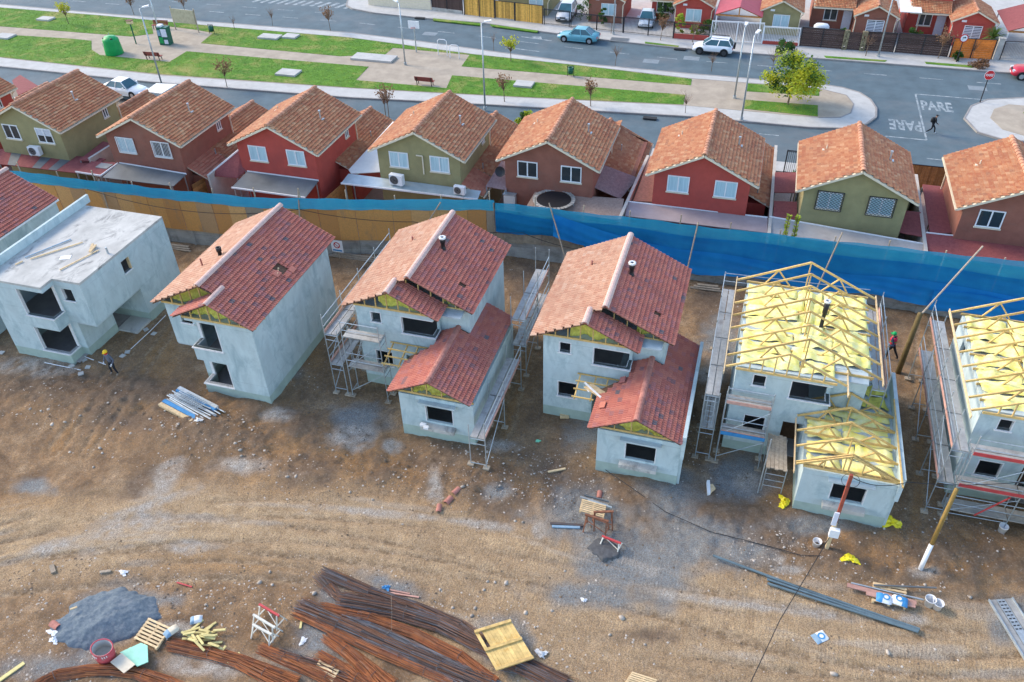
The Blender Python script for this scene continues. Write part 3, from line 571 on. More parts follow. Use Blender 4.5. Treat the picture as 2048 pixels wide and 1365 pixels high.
def wool(parent, x0, x1, y0, y1, z, seed, mt, amp=.10, nx=22, ny=6, name='insulation_batt', zf=None):
    rs = random.Random(seed); ph = [rs.uniform(0, 6.3) for _ in range(5)]; pts = []
    for j in range(ny):
        for i in range(nx):
            u = i/(nx-1); v = j/(ny-1); x = x0+(x1-x0)*u+rs.uniform(-.02, .02); y = y0+(y1-y0)*v+.05*math.sin(u*7+ph[3])
            e = 1 if 0 < i < nx-1 and 0 < j < ny-1 else 0
            zz = (z if zf is None else zf(x))+amp*(.5*math.sin(u*9+ph[0]+v*1.5)+.35*math.sin(u*17+ph[1]-v*2)+.5*math.sin(v*3.1+ph[2]))+rs.uniform(-.012, .012)
            zz = zz+.08 if e else zz-.05
            pts.append((x, y, zz))
    return MB().grid(pts, nx, ny).build(name, mt, parent, True)
def lumps(parent, x0, x1, y, z0, zf, seed, mt, name='insulation'):
    rs = random.Random(seed); nx, nz = 26, 7; pts = []
    for j in range(nz):
        for i in range(nx):
            x = x0+(x1-x0)*i/(nx-1); zt = max(zf(x)-.06, z0+.02); z = z0+(zt-z0)*j/(nz-1)
            pts.append((x, y+.12*math.sin(x*5+j+seed)+rs.uniform(-.07, .07), z))
    return MB().grid(pts, nx, nz).build(name, mt, parent, True)
def flue(parent, x, y, z, h, r=.1, white=False):
    b = MB().lathe([(r*.8, -.3), (r*.8, 0), (r*1.1, .02), (r*1.1, .1), (r*.85, .12), (r*.85, h*.6), (r*1.1, h*.62), (r*1.15, h), (r*.75, h), (r*.7, h-.1), (.001, h-.1)], 12, (x, y, z))
    o = b.build('flue_pipe', M['black'], parent, True)
    if white: MB().lathe([(r*1.2, h-.06), (r*1.5, h-.02), (r*1.5, h+.05), (r*.8, h+.06), (r*.75, h-.06)], 10, (x, y, z)).build('flue_collar', M['mortar'], o, True)
# ---- the two-storey house with a single-storey front wing
def wing_house(name, label, x0, y0, roofed, fire=True, seed=1, single=False):
    T = thing(name, label, 'house', (x0, y0, 0)); t = .15
    up = [(.79, 1.42, 4.33, 4.97), (2.5, 4.36, 3.9, 4.96)]; lo = [(.75, 1.79, 1.42, 2.41)]
    b = MB()
    gridwall(b, 'x', 0, 4.35, 2.45, 5.3, 3.22, t, up); gridwall(b, 'x', 0, 2.57, .55, 2.45, 3.22, t, lo)
    gridwall(b, 'y', 3.37, 4.2, 2.45, 5.3, 4.2, t, [(3.3, 3.95, 3.9, 4.96)])
    gridwall(b, 'x', 4.35, 5.92, 2.45, 5.3, 4.2, t); gridwall(b, 'y', 4.35, 10.2, .55, 5.3, 5.77, t, [(4.4, 6.5, .6, 2.3)])
    gridwall(b, 'y', 3.37, 10.2, .55, 5.3, 0, t, [(8, 8.7, 4.2, 4.9)]); gridwall(b, 'x', .15, 5.77, .55, 5.3, 10.05, t, [(.9, 2.3, 4.1, 5.1), (3.5, 4.9, 4.1, 5.1), (.9, 2.6, .6, 2.3), (3.5, 4.8, 1.2, 2.3)])
    gridwall(b, 'y', 3.37, 5.0, .55, 2.45, 2.42, t)
    b.build('wall', M['render'], T)
    b = MB(); zp = -.35
    gridwall(b, 'x', 0, 2.57, zp, .55, 3.22, t); gridwall(b, 'y', 3.37, 10.2, zp, .55, 0, t); gridwall(b, 'x', .15, 5.77, zp, .55, 10.05, t); gridwall(b, 'y', 4.35, 10.2, zp, .55, 5.77, t); gridwall(b, 'y', 3.37, 5, zp, .55, 2.42, t)
    gridwall(b, 'x', 3.5, 7.43, zp, .58, 0, t); gridwall(b, 'y', .15, 4.9, zp, .58, 3.5, t); gridwall(b, 'y', .15, 6.9, zp, .58, 7.28, t)
    b.build('plinth', M['plinth'], T)
    b = MB()
    gw = [(4.84, 6.34, 1.13, 2.14)]
    gridwall(b, 'x', 3.5, 7.43, .58, 2.72, 0, t, gw); gridwall(b, 'y', .15, 4.9, .58, 2.72, 3.5, t, [(2.6, 3.2, .58, 2.2)]); gridwall(b, 'y', .15, 6.9, .58, 2.72, 7.28, t); gridwall(b, 'x', 5.92, 7.28, -.3, 2.72, 6.75, t)
    b.build('wing_wall', M['render'], T)
    b = MB(); b.box(.15, 3.37, 2.36, 5.77, 10.05, 2.45); b.box(4.0, 4.36, 2.38, 5.76, 4.4, 2.44); b.build('upper_floor', M['floor_in'], T)
    MB().box(.15, 3.37, .0, 5.77, 10.05, .06).box(3.65, .15, .0, 7.28, 6.75, .055).build('floor_slab', M['floor_in'], T)
    MB().box(.152, 3.372, 5.2, 5.768, 10.048, 5.29).box(.152, 3.3, 5.2, 4.19, 3.372, 5.285).build('ceiling_board', M['render_grey'], T)
    MB().box(.01, 3.23, 2.36, 4.34, 4.2, 2.445).build('entry_soffit', M['render_grey'], T)
    MB().box(3.66, .16, 2.64, 7.27, 6.7, 2.71).build('wing_ceiling_board', M['render_grey'], T)
    bx(T, 'door_opening', 2.6, 4.6, 0, 3.48, 4.64, 2.2, M['timber_dark'])
    for (a0, a1, c0, c1) in (up[0], lo[0]): sill(T, a0, a1, 3.22, c0); reveal(T, 'x', a0, a1, c0, c1, 3.22)
    sill(T, 2.5, 4.37, 3.22, 3.9); bx(T, 'window_sill', 4.16, 3.395, 3.83, 4.39, 3.98, 3.9, M['mortar']); reveal(T, 'x', 2.5, 4.35, 3.9, 4.96, 3.22, 'lt')
    reveal(T, 'x', *gw[0], 0, 'lr'); bx(T, 'window_canopy', 4.6, -.28, 2.42, 6.55, 0, 2.52, M['render_grey']); bx(T, 'window_ledge', 4.65, -.38, .78, 6.45, -.002, 1.0, M['slab'])
    if fire:
        b = MB(); b.box(7.432, -.16, 1.9, 7.6, 7.1, 3.32); b.box(7.432, .1, -.3, 7.56, 6.9, 1.9); b.build('side_parapet', M['render'], T)
    sl_, ze = .48, 5.36
    xm, xf = 2.9, 2.15; zr = ze+sl_*3.4; zf = ze+sl_*2.65
    zl = lambda x: ze+(x+.5)*sl_ if x < xf else ze+(4.8-x)*sl_
    cl = math.hypot(1, sl_); ul, ur = V((1/cl, 0, sl_/cl)), V((-1/cl, 0, sl_/cl))
    if roofed:
        gable_frame(T, 3.16, 0, 4.35, ze-.03, sl_, M['timber'], .5, .45, 7, name='gable_truss', xm=xf)
        gable_frame(T, 4.1, 0, 5.92, ze-.03, sl_, M['timber'], .4, .38, 9, name='gable_truss', xm=xm)
        lumps(T, 1.3, 3.9, 3.5, 5.3, zl, seed, M['batt_green']); lumps(T, 4.4, 5.8, 4.5, 5.3, lambda x: ze+(6.3-x)*sl_-.05, seed+3, M['batt_green'])
        decksheet(T, [(-.47, 2.78, ze), (-.47, 10.5, ze), (xm, 10.5, zr), (xm, 3.8, zr), (xf+.2, 3.8, ze+(xf+.7)*sl_), (xf, 2.78, zf)], M['timber_dark'])
        decksheet(T, [(6.27, 3.8, ze), (6.27, 10.5, ze), (xm, 10.5, zr), (xm, 3.8, zr)], M['timber_dark'])
        decksheet(T, [(4.77, 2.78, ze), (4.77, 4.15, ze), (xf, 4.15, zf), (xf, 2.78, zf)], M['timber_dark'])
        sv = math.hypot(3.4, 3.4*sl_); sf = math.hypot(2.65, 2.65*sl_)
        slope(T, (-.5, 2.72, ze), (0, 1, 0), ul, 7.83, sv, M['tile_new_sunlit'], skip=lambda u, v: u < 1.03 and v > sf-.15)
        hole = (lambda u, v: 1.5 < u < 1.85 and 1.0 < v < 1.3)
        slope(T, (6.3, 3.75, ze), (0, 1, 0), ur, 6.8, sv, M['tile_new'], skip=hole, off=0)
        slope(T, (4.8, 2.72, ze), (0, 1, 0), ur, 1.45, sf, M['tile_new'], M['tile_new_o'] if single else None, off=0)
        caps(T, (xm, 3.7, zr+.05), (xm, 10.58, zr+.05), .17, M['cap_new'], taper=1.03); caps(T, (xf, 2.66, zf+.05), (xf, 3.9, zf+.05), .17, M['cap_new'], taper=1.03)
        flue(T, 3.55, 7.2, zr-.3, .75, .13, True); MB().tube((1.3, 8.3, 6.1), (1.3, 8.3, 6.55), .05, 8).build('vent_pipe', M['cap_red'], T)
    # wing roof
    xg, zg, ge = 5.3, 2.99+sl_*2.2, 2.99
    gable_frame(T, -.05, 3.5, 7.43, ge-.03, sl_, M['timber'], .38, -.1, 5, name='gable_truss', xm=xg)
    if roofed:
        lumps(T, 4.2, 6.6, .35, 2.74, lambda x: zg-abs(x-xg)*sl_-.05, seed+7, M['batt_green'])
        decksheet(T, [(3.13, -.36, ge), (3.13, 2.5, ge), (4.4, 3.1, ge+1.27*sl_), (4.4, 4.2, ge+1.27*sl_), (xg, 4.2, zg), (xg, -.36, zg)], M['timber_dark'])
        decksheet(T, [(7.4, -.36, zg-2.1*sl_), (7.4, 7.0, zg-2.1*sl_), (5.94, 7.0, zg-.64*sl_), (5.94, 4.2, zg-.64*sl_), (xg, 4.2, zg), (xg, -.36, zg)], M['timber_dark'])
        lg = 2.2*cl; lr = 2.12*cl; o_ = M['tile_new_o'] if single else None
        slope(T, (3.1, -.4, ge), (0, 1, 0), ul, 4.6, lg, M['tile_new'], o_, lambda u, v: (u > 2.9 and v < .75) or (u > 3.4 and v < 1.45) or (u > 2.4 and v < .4) or (u > 3.1 and v < 1.1), off=0)
        slope(T, (7.42, -.4, zg-2.12*sl_), (0, 1, 0), ur, 7.45, lr, M['tile_new'], o_, lambda u, v: u > 4.6 and v > 1.48*cl, off=0)
        caps(T, (xg, -.46, zg+.04), (xg, 4.2, zg+.04), .15, M['cap_red'], taper=1.05)
        for k, (u, v) in enumerate(((2.9, 1.2), (1.2, .5))):
            p = V((3.1, -.4, ge))+V((0, u, 0))+ul*v+V((-.2, 0, .42))*.3
            if seed == 4: br(T, 'loose_tile', p, p+V((0, .42, 0)), .3, .05, M['tile_new_o'], up=ul.cross(V((0, 1, 0))))
    # small porch frame over the entry
    ang = lambda y: 3.12-.28*(3.2-y)
    for x in (1.95, 2.75, 3.35, 3.9) if roofed else (): br(T, 'porch_rafter', (x, 1.75, ang(1.75)), (x, 3.2, ang(3.2)), .06, .09, M['timber'])
    for y in (1.8, 2.25, 2.7, 3.13) if roofed else (): br(T, 'porch_batten', (1.8, y, ang(y)+.08), (4.0 if y > 2 else 2.9, y, ang(y)+.08), .06, .06, M['timber'])
    if not roofed:
        for k in range(7): gable_frame(T, 3.8+k*1.08, 0, 5.92, ze, sl_, M['timber'], .5, .38, webs=True, tw=.062, name='truss', xm=xm)
        gable_frame(T, 2.95, 0, 4.35, ze, sl_, M['timber'], .5, .45, 8, tw=.062, name='truss', xm=xf)
        for k in range(5): gable_frame(T, .0+k*1.02+.04, 3.5, 7.43, ge, sl_, M['timber'], .38, -.08, webs=True, tw=.062, name='truss', xm=xg)
        rs = random.Random(seed)
        for k in range(7):
            y = 3.45+k*.95; x = .1
            segs = [.1, rs.uniform(1.8, 3.0), rs.uniform(3.4, 4.6), 5.85]
            for a, c in zip(segs, segs[1:]):
                if y < 4.2 and a > 3.9: continue
                wool(T, a, min(c, 4.3) if y < 4.2 else c, y, y+.93, 5.36+rs.uniform(0, .08), rs.random(), M['batt'], .10)
        for k in range(5):
            y = .2+k*.9; sp = rs.uniform(4.8, 5.8)
            for a, c in ((3.6, sp), (sp, 7.3)): wool(T, a, c, y, y+.88, 2.76+rs.uniform(0, .08), rs.random(), M['batt'], .11, 14)
        for k in range(2): wool(T, 5.98, 7.3, 4.75+k*.95, 5.7+k*.95, 2.8, rs.random(), M['batt_green'], .16, 9)
        br(T, 'fascia_board', (-.56, 2.5, ze-.02), (-.56, 10.5, ze-.02), .045, .16, M['timber_pale']); br(T, 'fascia_board', (6.36, 3.4, ze-.02), (6.36, 10.5, ze-.02), .045, .16, M['timber_pale'])
        br(T, 'fascia_board', (4.86, 2.3, ze-.05), (4.86, 4.1, ze-.05), .045, .16, M['timber_pale']); br(T, 'fascia_board', (3.06, -.6, ge-.02), (3.06, 2.9, ge-.02), .045, .16, M['timber_pale']); br(T, 'fascia_board', (7.4, -.7, 3.36), (7.4, 5.0, 3.36), .06, .08, M['timber'])
        flue(T, 3.65, 6.9, 5.3, 1.75, .11, True)
    return T
wing_house('unfinished_house', 'tiled grey house with front wing, scaffolds on its flanks', -18.12, 27.42, True, False, 2, True)
wing_house('unfinished_house', 'tiled grey house with front wing, pale parapet and no scaffold', -8.02, 27.5, True, True, 4, True)
wing_house('unfinished_house', 'roofless grey house with bare trusses behind the red post', 1.28, 27.45, False, True, 6)
wing_house('unfinished_house', 'roofless grey house with bare trusses cut by the frame edge', 11.65, 27.2, False, True, 8)
M['blue_faded'] = mat('faded_blue_batten', (.22, .33, .42), .8, .15, 4)
# ---- the narrow two-storey house without a wing
def slim_house(name, label, x0, y0, mirror, roofed, seed):
    T = thing(name, label, 'house', (x0, y0, 0)); t = .15; W = 5.75
    mx = (lambda a: W-a) if mirror else (lambda a: a)
    def gx(b, a0, a1, z0, z1, y, ops=()):
        f = [(min(mx(o[0]), mx(o[1])), max(mx(o[0]), mx(o[1])), o[2], o[3]) for o in ops]; gridwall(b, 'x', min(mx(a0), mx(a1)), max(mx(a0), mx(a1)), z0, z1, y, t, f)
    def gy(b, a0, a1, z0, z1, x, ops=()): gridwall(b, 'y', a0, a1, z0, z1, mx(x)-(t if mirror else 0), t, ops)
    def bb_(nm, xa, ya, za, xb, yb, zb, mt): return bx(T, nm, min(mx(xa), mx(xb)), ya, za, max(mx(xa), mx(xb)), yb, zb, mt)
    cu, cl_ = (2.1, 3.95, 3.22, 4.95), (2.1, 3.95, .7, 2.33); b = MB(); D = 8.35
    gx(b, 0, 3.95, 2.45, 5.2, 0, [cu]); gx(b, 0, 3.95, .55, 2.45, 0, [cl_])
    gy(b, .15, .9, 2.45, 5.2, 3.8, [(.1, .82, 3.22, 4.95)]); gy(b, .15, .9, .55, 2.45, 3.8, [(.1, .82, .7, 2.33)])
    gx(b, 3.95, 5.75, 2.45, 5.2, .9, [(4.25, 4.98, 4.0, 4.76)]); gy(b, 1.05, D, 2.45, 5.2, 5.6, [(4.1, 4.75, 3.9, 4.68)])
    gx(b, 3.95, 4.42, .55, 2.45, .9); gy(b, 1.05, 3.4, .55, 2.45, 4.27); gx(b, 3.4, 4.27, .55, 2.45, 3.25); gx(b, 2.8, 5.75, .55, 2.45, 4.8); gy(b, 4.95, D, .55, 2.45, 5.6)
    gy(b, .15, D, .55, 5.2, 0); gx(b, .15, 5.6, .55, 5.2, D-.15, [(.8, 2.2, 4.0, 5.0), (3.4, 4.8, 4.0, 5.0), (.8, 2.5, .6, 2.3), (3.4, 4.6, 1.2, 2.3)]); b.build('wall', M['render'], T)
    b = MB(); zp = -.35
    gx(b, 0, 3.95, zp, .55, 0); gy(b, .15, .9, zp, .55, 3.8); gx(b, 3.95, 4.42, zp, .55, .9); gy(b, 1.05, 3.4, zp, .55, 4.27); gx(b, 3.4, 4.27, zp, .55, 3.25); gx(b, 2.8, 5.75, zp, .55, 4.8); gy(b, 4.95, D, zp, .55, 5.6); gy(b, .15, D, zp, .55, 0); gx(b, .15, 5.6, zp, .55, D-.15)
    b.build('plinth', M['plinth'], T)
    bb_('upper_floor', .15, .16, 2.36, 3.8, D-.16, 2.44, M['floor_in']); bb_('overhang_soffit', 3.81, .92, 2.35, 5.73, D-.16, 2.446, M['render_grey']); bb_('floor_slab', .15, .15, 0, 4.2, D-.2, .06, M['floor_in']); bb_('porch_slab', 4.3, 3.4, -.1, 5.72, 4.79, .1, M['slab'])
    for o in (cu, cl_):
        bb_('window_sill', o[0]-.03, -.08, o[2]-.07, 3.99, .16, o[2], M['mortar']); bb_('window_sill', 3.78, .162, o[2]-.07, 3.99, .86, o[2], M['mortar']); bb_('window_frame', o[0], -.012, o[2], o[0]+.06, .16, o[3], M['mortar']); bb_('window_frame', 3.79, .77, o[2], 3.962, .83, o[3], M['mortar'])
    bb_('window_sill', 4.2, .82, 3.93, 5.03, 1.06, 4.0, M['mortar']); bb_('window_frame', 4.25, .888, 4.0, 4.3, 1.05, 4.76, M['mortar'])
    bb_('window_sill', 5.58, 4.05, 3.83, 5.81, 4.8, 3.9, M['mortar']); bb_('window_frame', 5.59, 4.7, 3.9, 5.77, 4.76, 4.68, M['timber_pale'])
    if not roofed:
        b = MB(); poly = [(mx(x), y, 5.2) for x, y in ((0, 0), (3.95, 0), (3.95, .9), (5.75, .9), (5.75, D), (0, D))]; b.prism(poly, (0, 0, .14)).build('roof_slab', M['slab'], T)
        bb_('parapet', .0, -.02, 5.34, .16, D+.5, 5.85, M['render'])
        for p, q, nm, mt in (((1.4, 2.2), (3.1, 4.5), 'plank', 'timber_pale'), ((1.0, 2.25), (2.2, 4.6), 'plank', 'blue_faded'), ((3.85, 1.7), (4.6, 4.0), 'plank', 'timber_pale'), ((1.0, 1.5), (1.15, 1.9), 'plank', 'timber_pale'), ((3.9, 4.4), (4.35, 3.6), 'plank', 'timber_pale'), ((4.15, 4.35), (4.35, 3.6), 'plank', 'timber_pale')):
            z = 5.40 if q != (4.35, 3.6) else 5.47
            o = br(None, nm, (x0+p[0], y0+p[1], z), (x0+q[0], y0+q[1], z), .06 if q != (4.35, 3.6) else .13, .05, M[mt]); tag(o, {(3.1, 4.5): 'long pale plank lying in the middle of the flat slab', (2.2, 4.6): 'blue batten lying near the slab parapet', (4.6, 4.0): 'long pale plank near the slab edge under short boards', (1.15, 1.9): 'short pale offcut on the slab corner', (4.35, 3.6): 'short pale board across the plank end, %s of two' % ('nearer' if p == (3.9, 4.4) else 'farther')}[q], 'plank', 'planks on the flat slab' if q == (4.35, 3.6) else None)
        MB().tube((5.3, 3.9, 5.3), (5.3, 3.9, 5.75), .06, 8).build('vent_pipe', M['galv'], T)
        o = MB().box(-.3, -.2, 0, .3, .2, .012).build('paper_sheet', M['white'], None, False, Matrix.Translation((x0+3.2, y0+2.9, 5.345)) @ Matrix.Rotation(.4, 4, 'Z')); tag(o, 'white sheet lying flat on the grey roof slab', 'sheet')
        return T
    ze, sl_ = 5.3, .5; xm, xf = W-2.9, W-2.05; zr = ze+sl_*3.25; cl = math.hypot(1, sl_); ul, ur = V((1/cl, 0, sl_/cl)), V((-1/cl, 0, sl_/cl))
    xm, xf = 2.85, 3.72; zf = ze+(6.1-xf)*sl_; s1 = 3.25*cl; s2 = (6.1-xf)*cl
    gable_frame(T, -.06, 1.8, 5.75, ze-.04, sl_, M['timber'], .42, .35, 7, name='gable_truss', xm=xf); gable_frame(T, .82, 0, 5.75, ze-.04, sl_, M['timber'], .4, .35, 9, name='gable_truss', xm=xm)
    lumps(T, 2.2, 5.4, .35, 5.22, lambda x: zf-abs(x-xf)*sl_-.05, 5, M['batt_green']); lumps(T, .3, 3.0, 1.2, 5.22, lambda x: zr-abs(x-xm)*sl_-.05, 6, M['batt_green'])
    MB().box(.15, 1.06, 5.12, 5.6, D-.16, 5.19).box(2, .16, 5.12, 5.6, 1.06, 5.188).build('ceiling_board', M['render_grey'], T)
    decksheet(T, [(-.37, .5, ze), (-.37, 8.85, ze), (xm, 8.85, zr), (xm, .5, zr)], M['timber_dark'])
    decksheet(T, [(6.07, -.3, ze), (6.07, 8.85, ze), (xm, 8.85, zr), (xm, .5, zr), (xf, .5, zf), (xf, -.3, zf)], M['timber_dark']); decksheet(T, [(1.38, -.3, zf-(xf-1.35)*sl_), (1.38, .6, zf-(xf-1.35)*sl_), (xf, 1.4, zf), (xf, -.3, zf)], M['timber_dark'])
    slope(T, (-.4, .45, ze), (0, 1, 0), ul, 8.45, s1, M['tile_new_sunlit'])
    slope(T, (6.1, -.35, ze), (0, 1, 0), ur, 9.25, s1, M['tile_new'], M['tile_new_o'], lambda u, v: (u < .85 and v > s2-.1) or (4.35 < u < 4.95 and .75 < v < 1.35), off=0)
    slope(T, (1.35, -.35, zf-(xf-1.35)*sl_), (0, 1, 0), ul, 1.2, (xf-1.35)*cl, M['tile_new'], skip=lambda u, v: v < .6 and u > 1.0, off=0)
    caps(T, (xm, .4, zr+.05), (xm, 8.95, zr+.05), .17, M['cap_new'], taper=1.03); caps(T, (xf, -.42, zf+.04), (xf, 1.2, zf+.04), .15, M['cap_new'], taper=1.03)
    b = MB()
    for k in range(3): b.bar((5.2-.1*k, 3.9+.22*k, 5.35), (5.2-.1*k, 3.95+.22*k, 5.9), .06, .08)
    b.build('exposed_rafters', M['timber_pale'], T); flue(T, 1.95, 3.85, zr-.5, .62, .13); MB().tube((1.15, 3.2, 6.1), (1.15, 3.2, 6.6), .045, 8).build('vent_pipe', M['cap_red'], T)
    for u, v in ((4.05, 1.0), (4.9, .55)):
        p = V((6.1, -.35, ze))+V((0, u, 0))+ur*v+Z*.12; br(T, 'loose_tile', p, p+V((0, .42, 0)), .32, .05, M['tile_new_o'], up=ur.cross(V((0, -1, 0))))
    return T
slim_house('unfinished_house', 'roofless grey concrete house with flat slab and corner openings', -39.2, 27.55, False, False, 1)
slim_house('unfinished_house', 'slim tiled grey house with two-step gable and roof hole', -28.1, 27.45, True, True, 2)
T = thing('unfinished_house', 'tiled grey house at the left edge behind the flat slab house', 'house', (-47.5, 27.8, 0))
b = MB(); gridwall(b, 'y', 0, 8.4, .0, 5.2, 5.7, .15, [(1.6, 2.3, 3.9, 4.7)]); gridwall(b, 'x', 0, 5.7, 0, 5.2, 8.25, .15); gridwall(b, 'x', 0, 5.7, 0, 5.2, 0, .15); gridwall(b, 'y', .15, 8.25, 0, 5.2, 0, .15); b.build('wall', M['render'], T)
decksheet(T, [(6.1, -.3, 5.3), (6.1, 8.4, 5.3), (2.85, 8.4, 6.93), (2.85, -.3, 6.93)], M['timber_dark']); decksheet(T, [(-.4, -.3, 5.3), (-.4, 8.4, 5.3), (2.85, 8.4, 6.93), (2.85, -.3, 6.93)], M['timber_dark'])
_c = math.hypot(1, .5)
slope(T, (6.13, -.35, 5.3), (0, 1, 0), (-1/_c, 0, .5/_c), 8.8, 3.27*_c, M['tile_new'], skip=lambda u, v: 4.2 < u < 4.8 and .7 < v < 1.2, off=0); slope(T, (-.4, -.35, 5.3), (0, 1, 0), (1/_c, 0, .5/_c), 8.8, 3.25*_c, M['tile_new_sunlit'])
caps(T, (2.87, -.4, 6.98), (2.87, 8.5, 6.98), .17, M['cap_new'], taper=1.03); bx(T, 'fascia_board', 6.06, -.35, 5.17, 6.12, 8.45, 5.29, M['white']); sill(T, 1.6, 2.3, 0, 3.9) if False else bx(T, 'window_frame', 5.69, 2.24, 3.9, 5.87, 2.3, 4.7, M['timber_pale'])
# ------------------------------------------------------------------ site fence
def osb_mat():
    m, nt, N, Lk, b = _nt('osb_board'); b.inputs['Roughness'].default_value = .85
    P = N.new('ShaderNodeNewGeometry').outputs['Position']; oi = N.new('ShaderNodeObjectInfo').outputs['Random']
    c = _ramp(N, Lk, oi, [(0, (.64, .31, .085)), (.3, (.55, .25, .07)), (.5, (.48, .28, .13)), (.62, (.66, .36, .13)), (.80, (.33, .26, .18)), (.9, (.60, .30, .09))], True)
    c = _mix(N, Lk, _ramp(N, Lk, _noise(N, Lk, P, 9, 4, .7), [(.4, 0.), (.7, .4)]), c, (.30, .17, .07))
    mp = N.new('ShaderNodeMapping'); mp.inputs['Scale'].default_value = (1, 1, .22); Lk.new(P, mp.inputs[0])
    c = _mix(N, Lk, _ramp(N, Lk, _noise(N, Lk, mp.outputs[0], 1.1, 6, .7), [(.58, 0.), (.72, .6)]), c, (.20, .16, .12))
    Lk.new(c, b.inputs['Base Color']); _bump(N, Lk, b, _noise(N, Lk, P, 25, 3), .3); return m
M['osb'] = osb_mat(); M['osb_grey'] = mat('osb_weathered', (.30, .25, .18), .9, .25, 4, stain=(1.2, (.20, .17, .13), .5, .7), rnd=.15)
def mesh_mat(name, col, tr, col2):
    m, nt, N, Lk, b = _nt(name); P = N.new('ShaderNodeNewGeometry').outputs['Position']; b.inputs['Roughness'].default_value = .9; b.inputs['Specular IOR Level'].default_value = .1
    Lk.new(_mix(N, Lk, _ramp(N, Lk, _noise(N, Lk, P, .8, 5), [(.35, 0.), (.7, 1.)]), col, col2), b.inputs['Base Color'])
    t = N.new('ShaderNodeBsdfTransparent'); mx = N.new('ShaderNodeMixShader'); tl = N.new('ShaderNodeBsdfTranslucent'); tl.inputs[0].default_value = (*col, 1); m2 = N.new('ShaderNodeMixShader'); m2.inputs[0].default_value = .3
    Lk.new(b.outputs[0], m2.inputs[1]); Lk.new(tl.outputs[0], m2.inputs[2]); mx.inputs[0].default_value = tr; Lk.new(m2.outputs[0], mx.inputs[1]); Lk.new(t.outputs[0], mx.inputs[2]); Lk.new(mx.outputs[0], N['Material Output'].inputs[0]); return m
M['net_light'] = mesh_mat('shade_net_light', (.03, .33, .52), .16, (.05, .42, .58)); M['net'] = mesh_mat('shade_net_deep', (.012, .20, .46), .05, (.018, .28, .54)); M['net_bright'] = mesh_mat('shade_net_bright', (.015, .24, .60), .04, (.025, .32, .68))
FT = thing('site_fence', 'long site fence of concrete, chipboard and blue shade net', 'fence')
def along(step, x0=-66, x1=29.5):
    pts = []; x = x0
    while x < x1:
        y = fy(x); dx = .01; t = math.atan2(fy(x+.01)-y, .01); pts.append((x, y)); x += step*math.cos(t)
    return pts
cp = along(2.0)
for (x, y), (x2, y2) in zip(cp, cp[1:]):
    bx(FT, 'concrete_post', x-.07, y-.1, -.3, x+.07, y+.06, 1.45, M['conc'])
    for k in range(3): br(FT, 'concrete_panel', (x+.06, y-.02, .15+k*.42), (x2-.06, y2-.02, .15+k*.42), .05, .40, M['conc'])
    MB().bar((x+.06, y-.0, -.2), (x2-.06, y2-.0, -.2), .05, .3).build('concrete_panel', M['conc'], FT)
op = along(1.24)
for k, ((x, y), (x2, y2)) in enumerate(zip(op, op[1:])):
    if x > -4.5 or x < -56: continue
    om = M['osb'] if x < -15 else M['osb_grey']
    br(FT, 'chipboard_panel', (x+.012, y-.16-.02*(k % 2), 2.35), (x2-.012, y2-.16-.02*(k % 2), 2.35), .02, 2.44 if x < -14 else 2.2, om)
def net(name, mt, x0, x1, ztop, zbot, off, amp=.05, n=None, seed=1, fold=0):
    n = n or int((x1-x0)/.22); nz = 15; pts = []; rs = random.Random(seed); ph = [rs.uniform(0, 6) for _ in range(4)]
    for j in range(nz):
        v = j/(nz-1)
        for i in range(n):
            x = x0+(x1-x0)*i/(n-1); zt, zb = ztop(x), zbot(x); z = zb+(zt-zb)*v
            o = amp*(.7*math.sin(x*2.1+ph[0])+.5*math.sin(x*6.3+ph[1]+v*1.5)+.45*math.sin(v*6+x*.5+ph[2])+.4*math.sin(v*17+x*1.1+ph[3]))*(1-v*.7)+fold*(1-v)**2
            pts.append((x, fy(x)-off-o, z))
    return MB().grid(pts, n, nz).build(name, mt, FT, True)
wob = lambda x: .06*math.sin(x*.9)+.05*math.sin(x*2.7+1)
net('shade_net', M['net_light'], -56, -15.0, lambda x: 4.3+wob(x)*.5, lambda x: 3.5+.03*math.sin(x*3), .26, .02, seed=3)
net('shade_net', M['net_light'], -14.95, 29, lambda x: 4.1+.02*max(0, x)+wob(x)*.5, lambda x: 3.2+.1*math.sin(x*.7), .24, .03, seed=4)
net('shade_net', M['net'], -14.95, 29, lambda x: 3.4+.08*math.sin(x*.7), lambda x: 1.6+.2*math.sin(x*.45+1) if x > -9 else 2.0+.1*math.sin(x), .33, .05, seed=5)
net('shade_net', M['net_bright'], -11, 29, lambda x: 2.3+.15*math.sin(x*.5+2)+1.5*max(0, (-3-x)/8), lambda x: .95+.12*math.sin(x*.9)+1.3*max(0, (-3-x)/8), .45, .06, seed=6, fold=.15)
net('shade_net', M['net_bright'], 12, 29, lambda x: 2.0+.1*math.sin(x), lambda x: .75+.1*math.sin(x*1.4), .58, .05, seed=8, fold=.1)
for x in np.arange(-55, 29, 3.05):
    h = 4.35+RND.uniform(-.1, .5 if x < -12 else .2); y = fy(x)+.02; tb(FT, 'net_post', (x, y+.1, -.2), (x+RND.uniform(-.08, .08), y+.1, h), .045, M['timber_grey'], 6)
for p, q in (((-27.3, 40.4, .0), (-27.55, 42.0, 4.9)), ((-41.6, 39.9, 0), (-42.3, 40.8, 4.3)), ((-19.9, 42.6, 1.6), (-18.3, 43.7, 4.2)), ((-9.6, 43.3, .6), (-11.4, 45.0, 4.4)), ((-2.3, 43.9, .6), (-2.0, 45.1, 4.3)), ((5.2, 43.3, .3), (6.3, 45.3, 4.7)), ((-15.05, 44.7, 0), (-15.05, 44.75, 4.05))):
    tb(FT, 'prop_pole', p, q, .045, M['timber_grey'], 7)
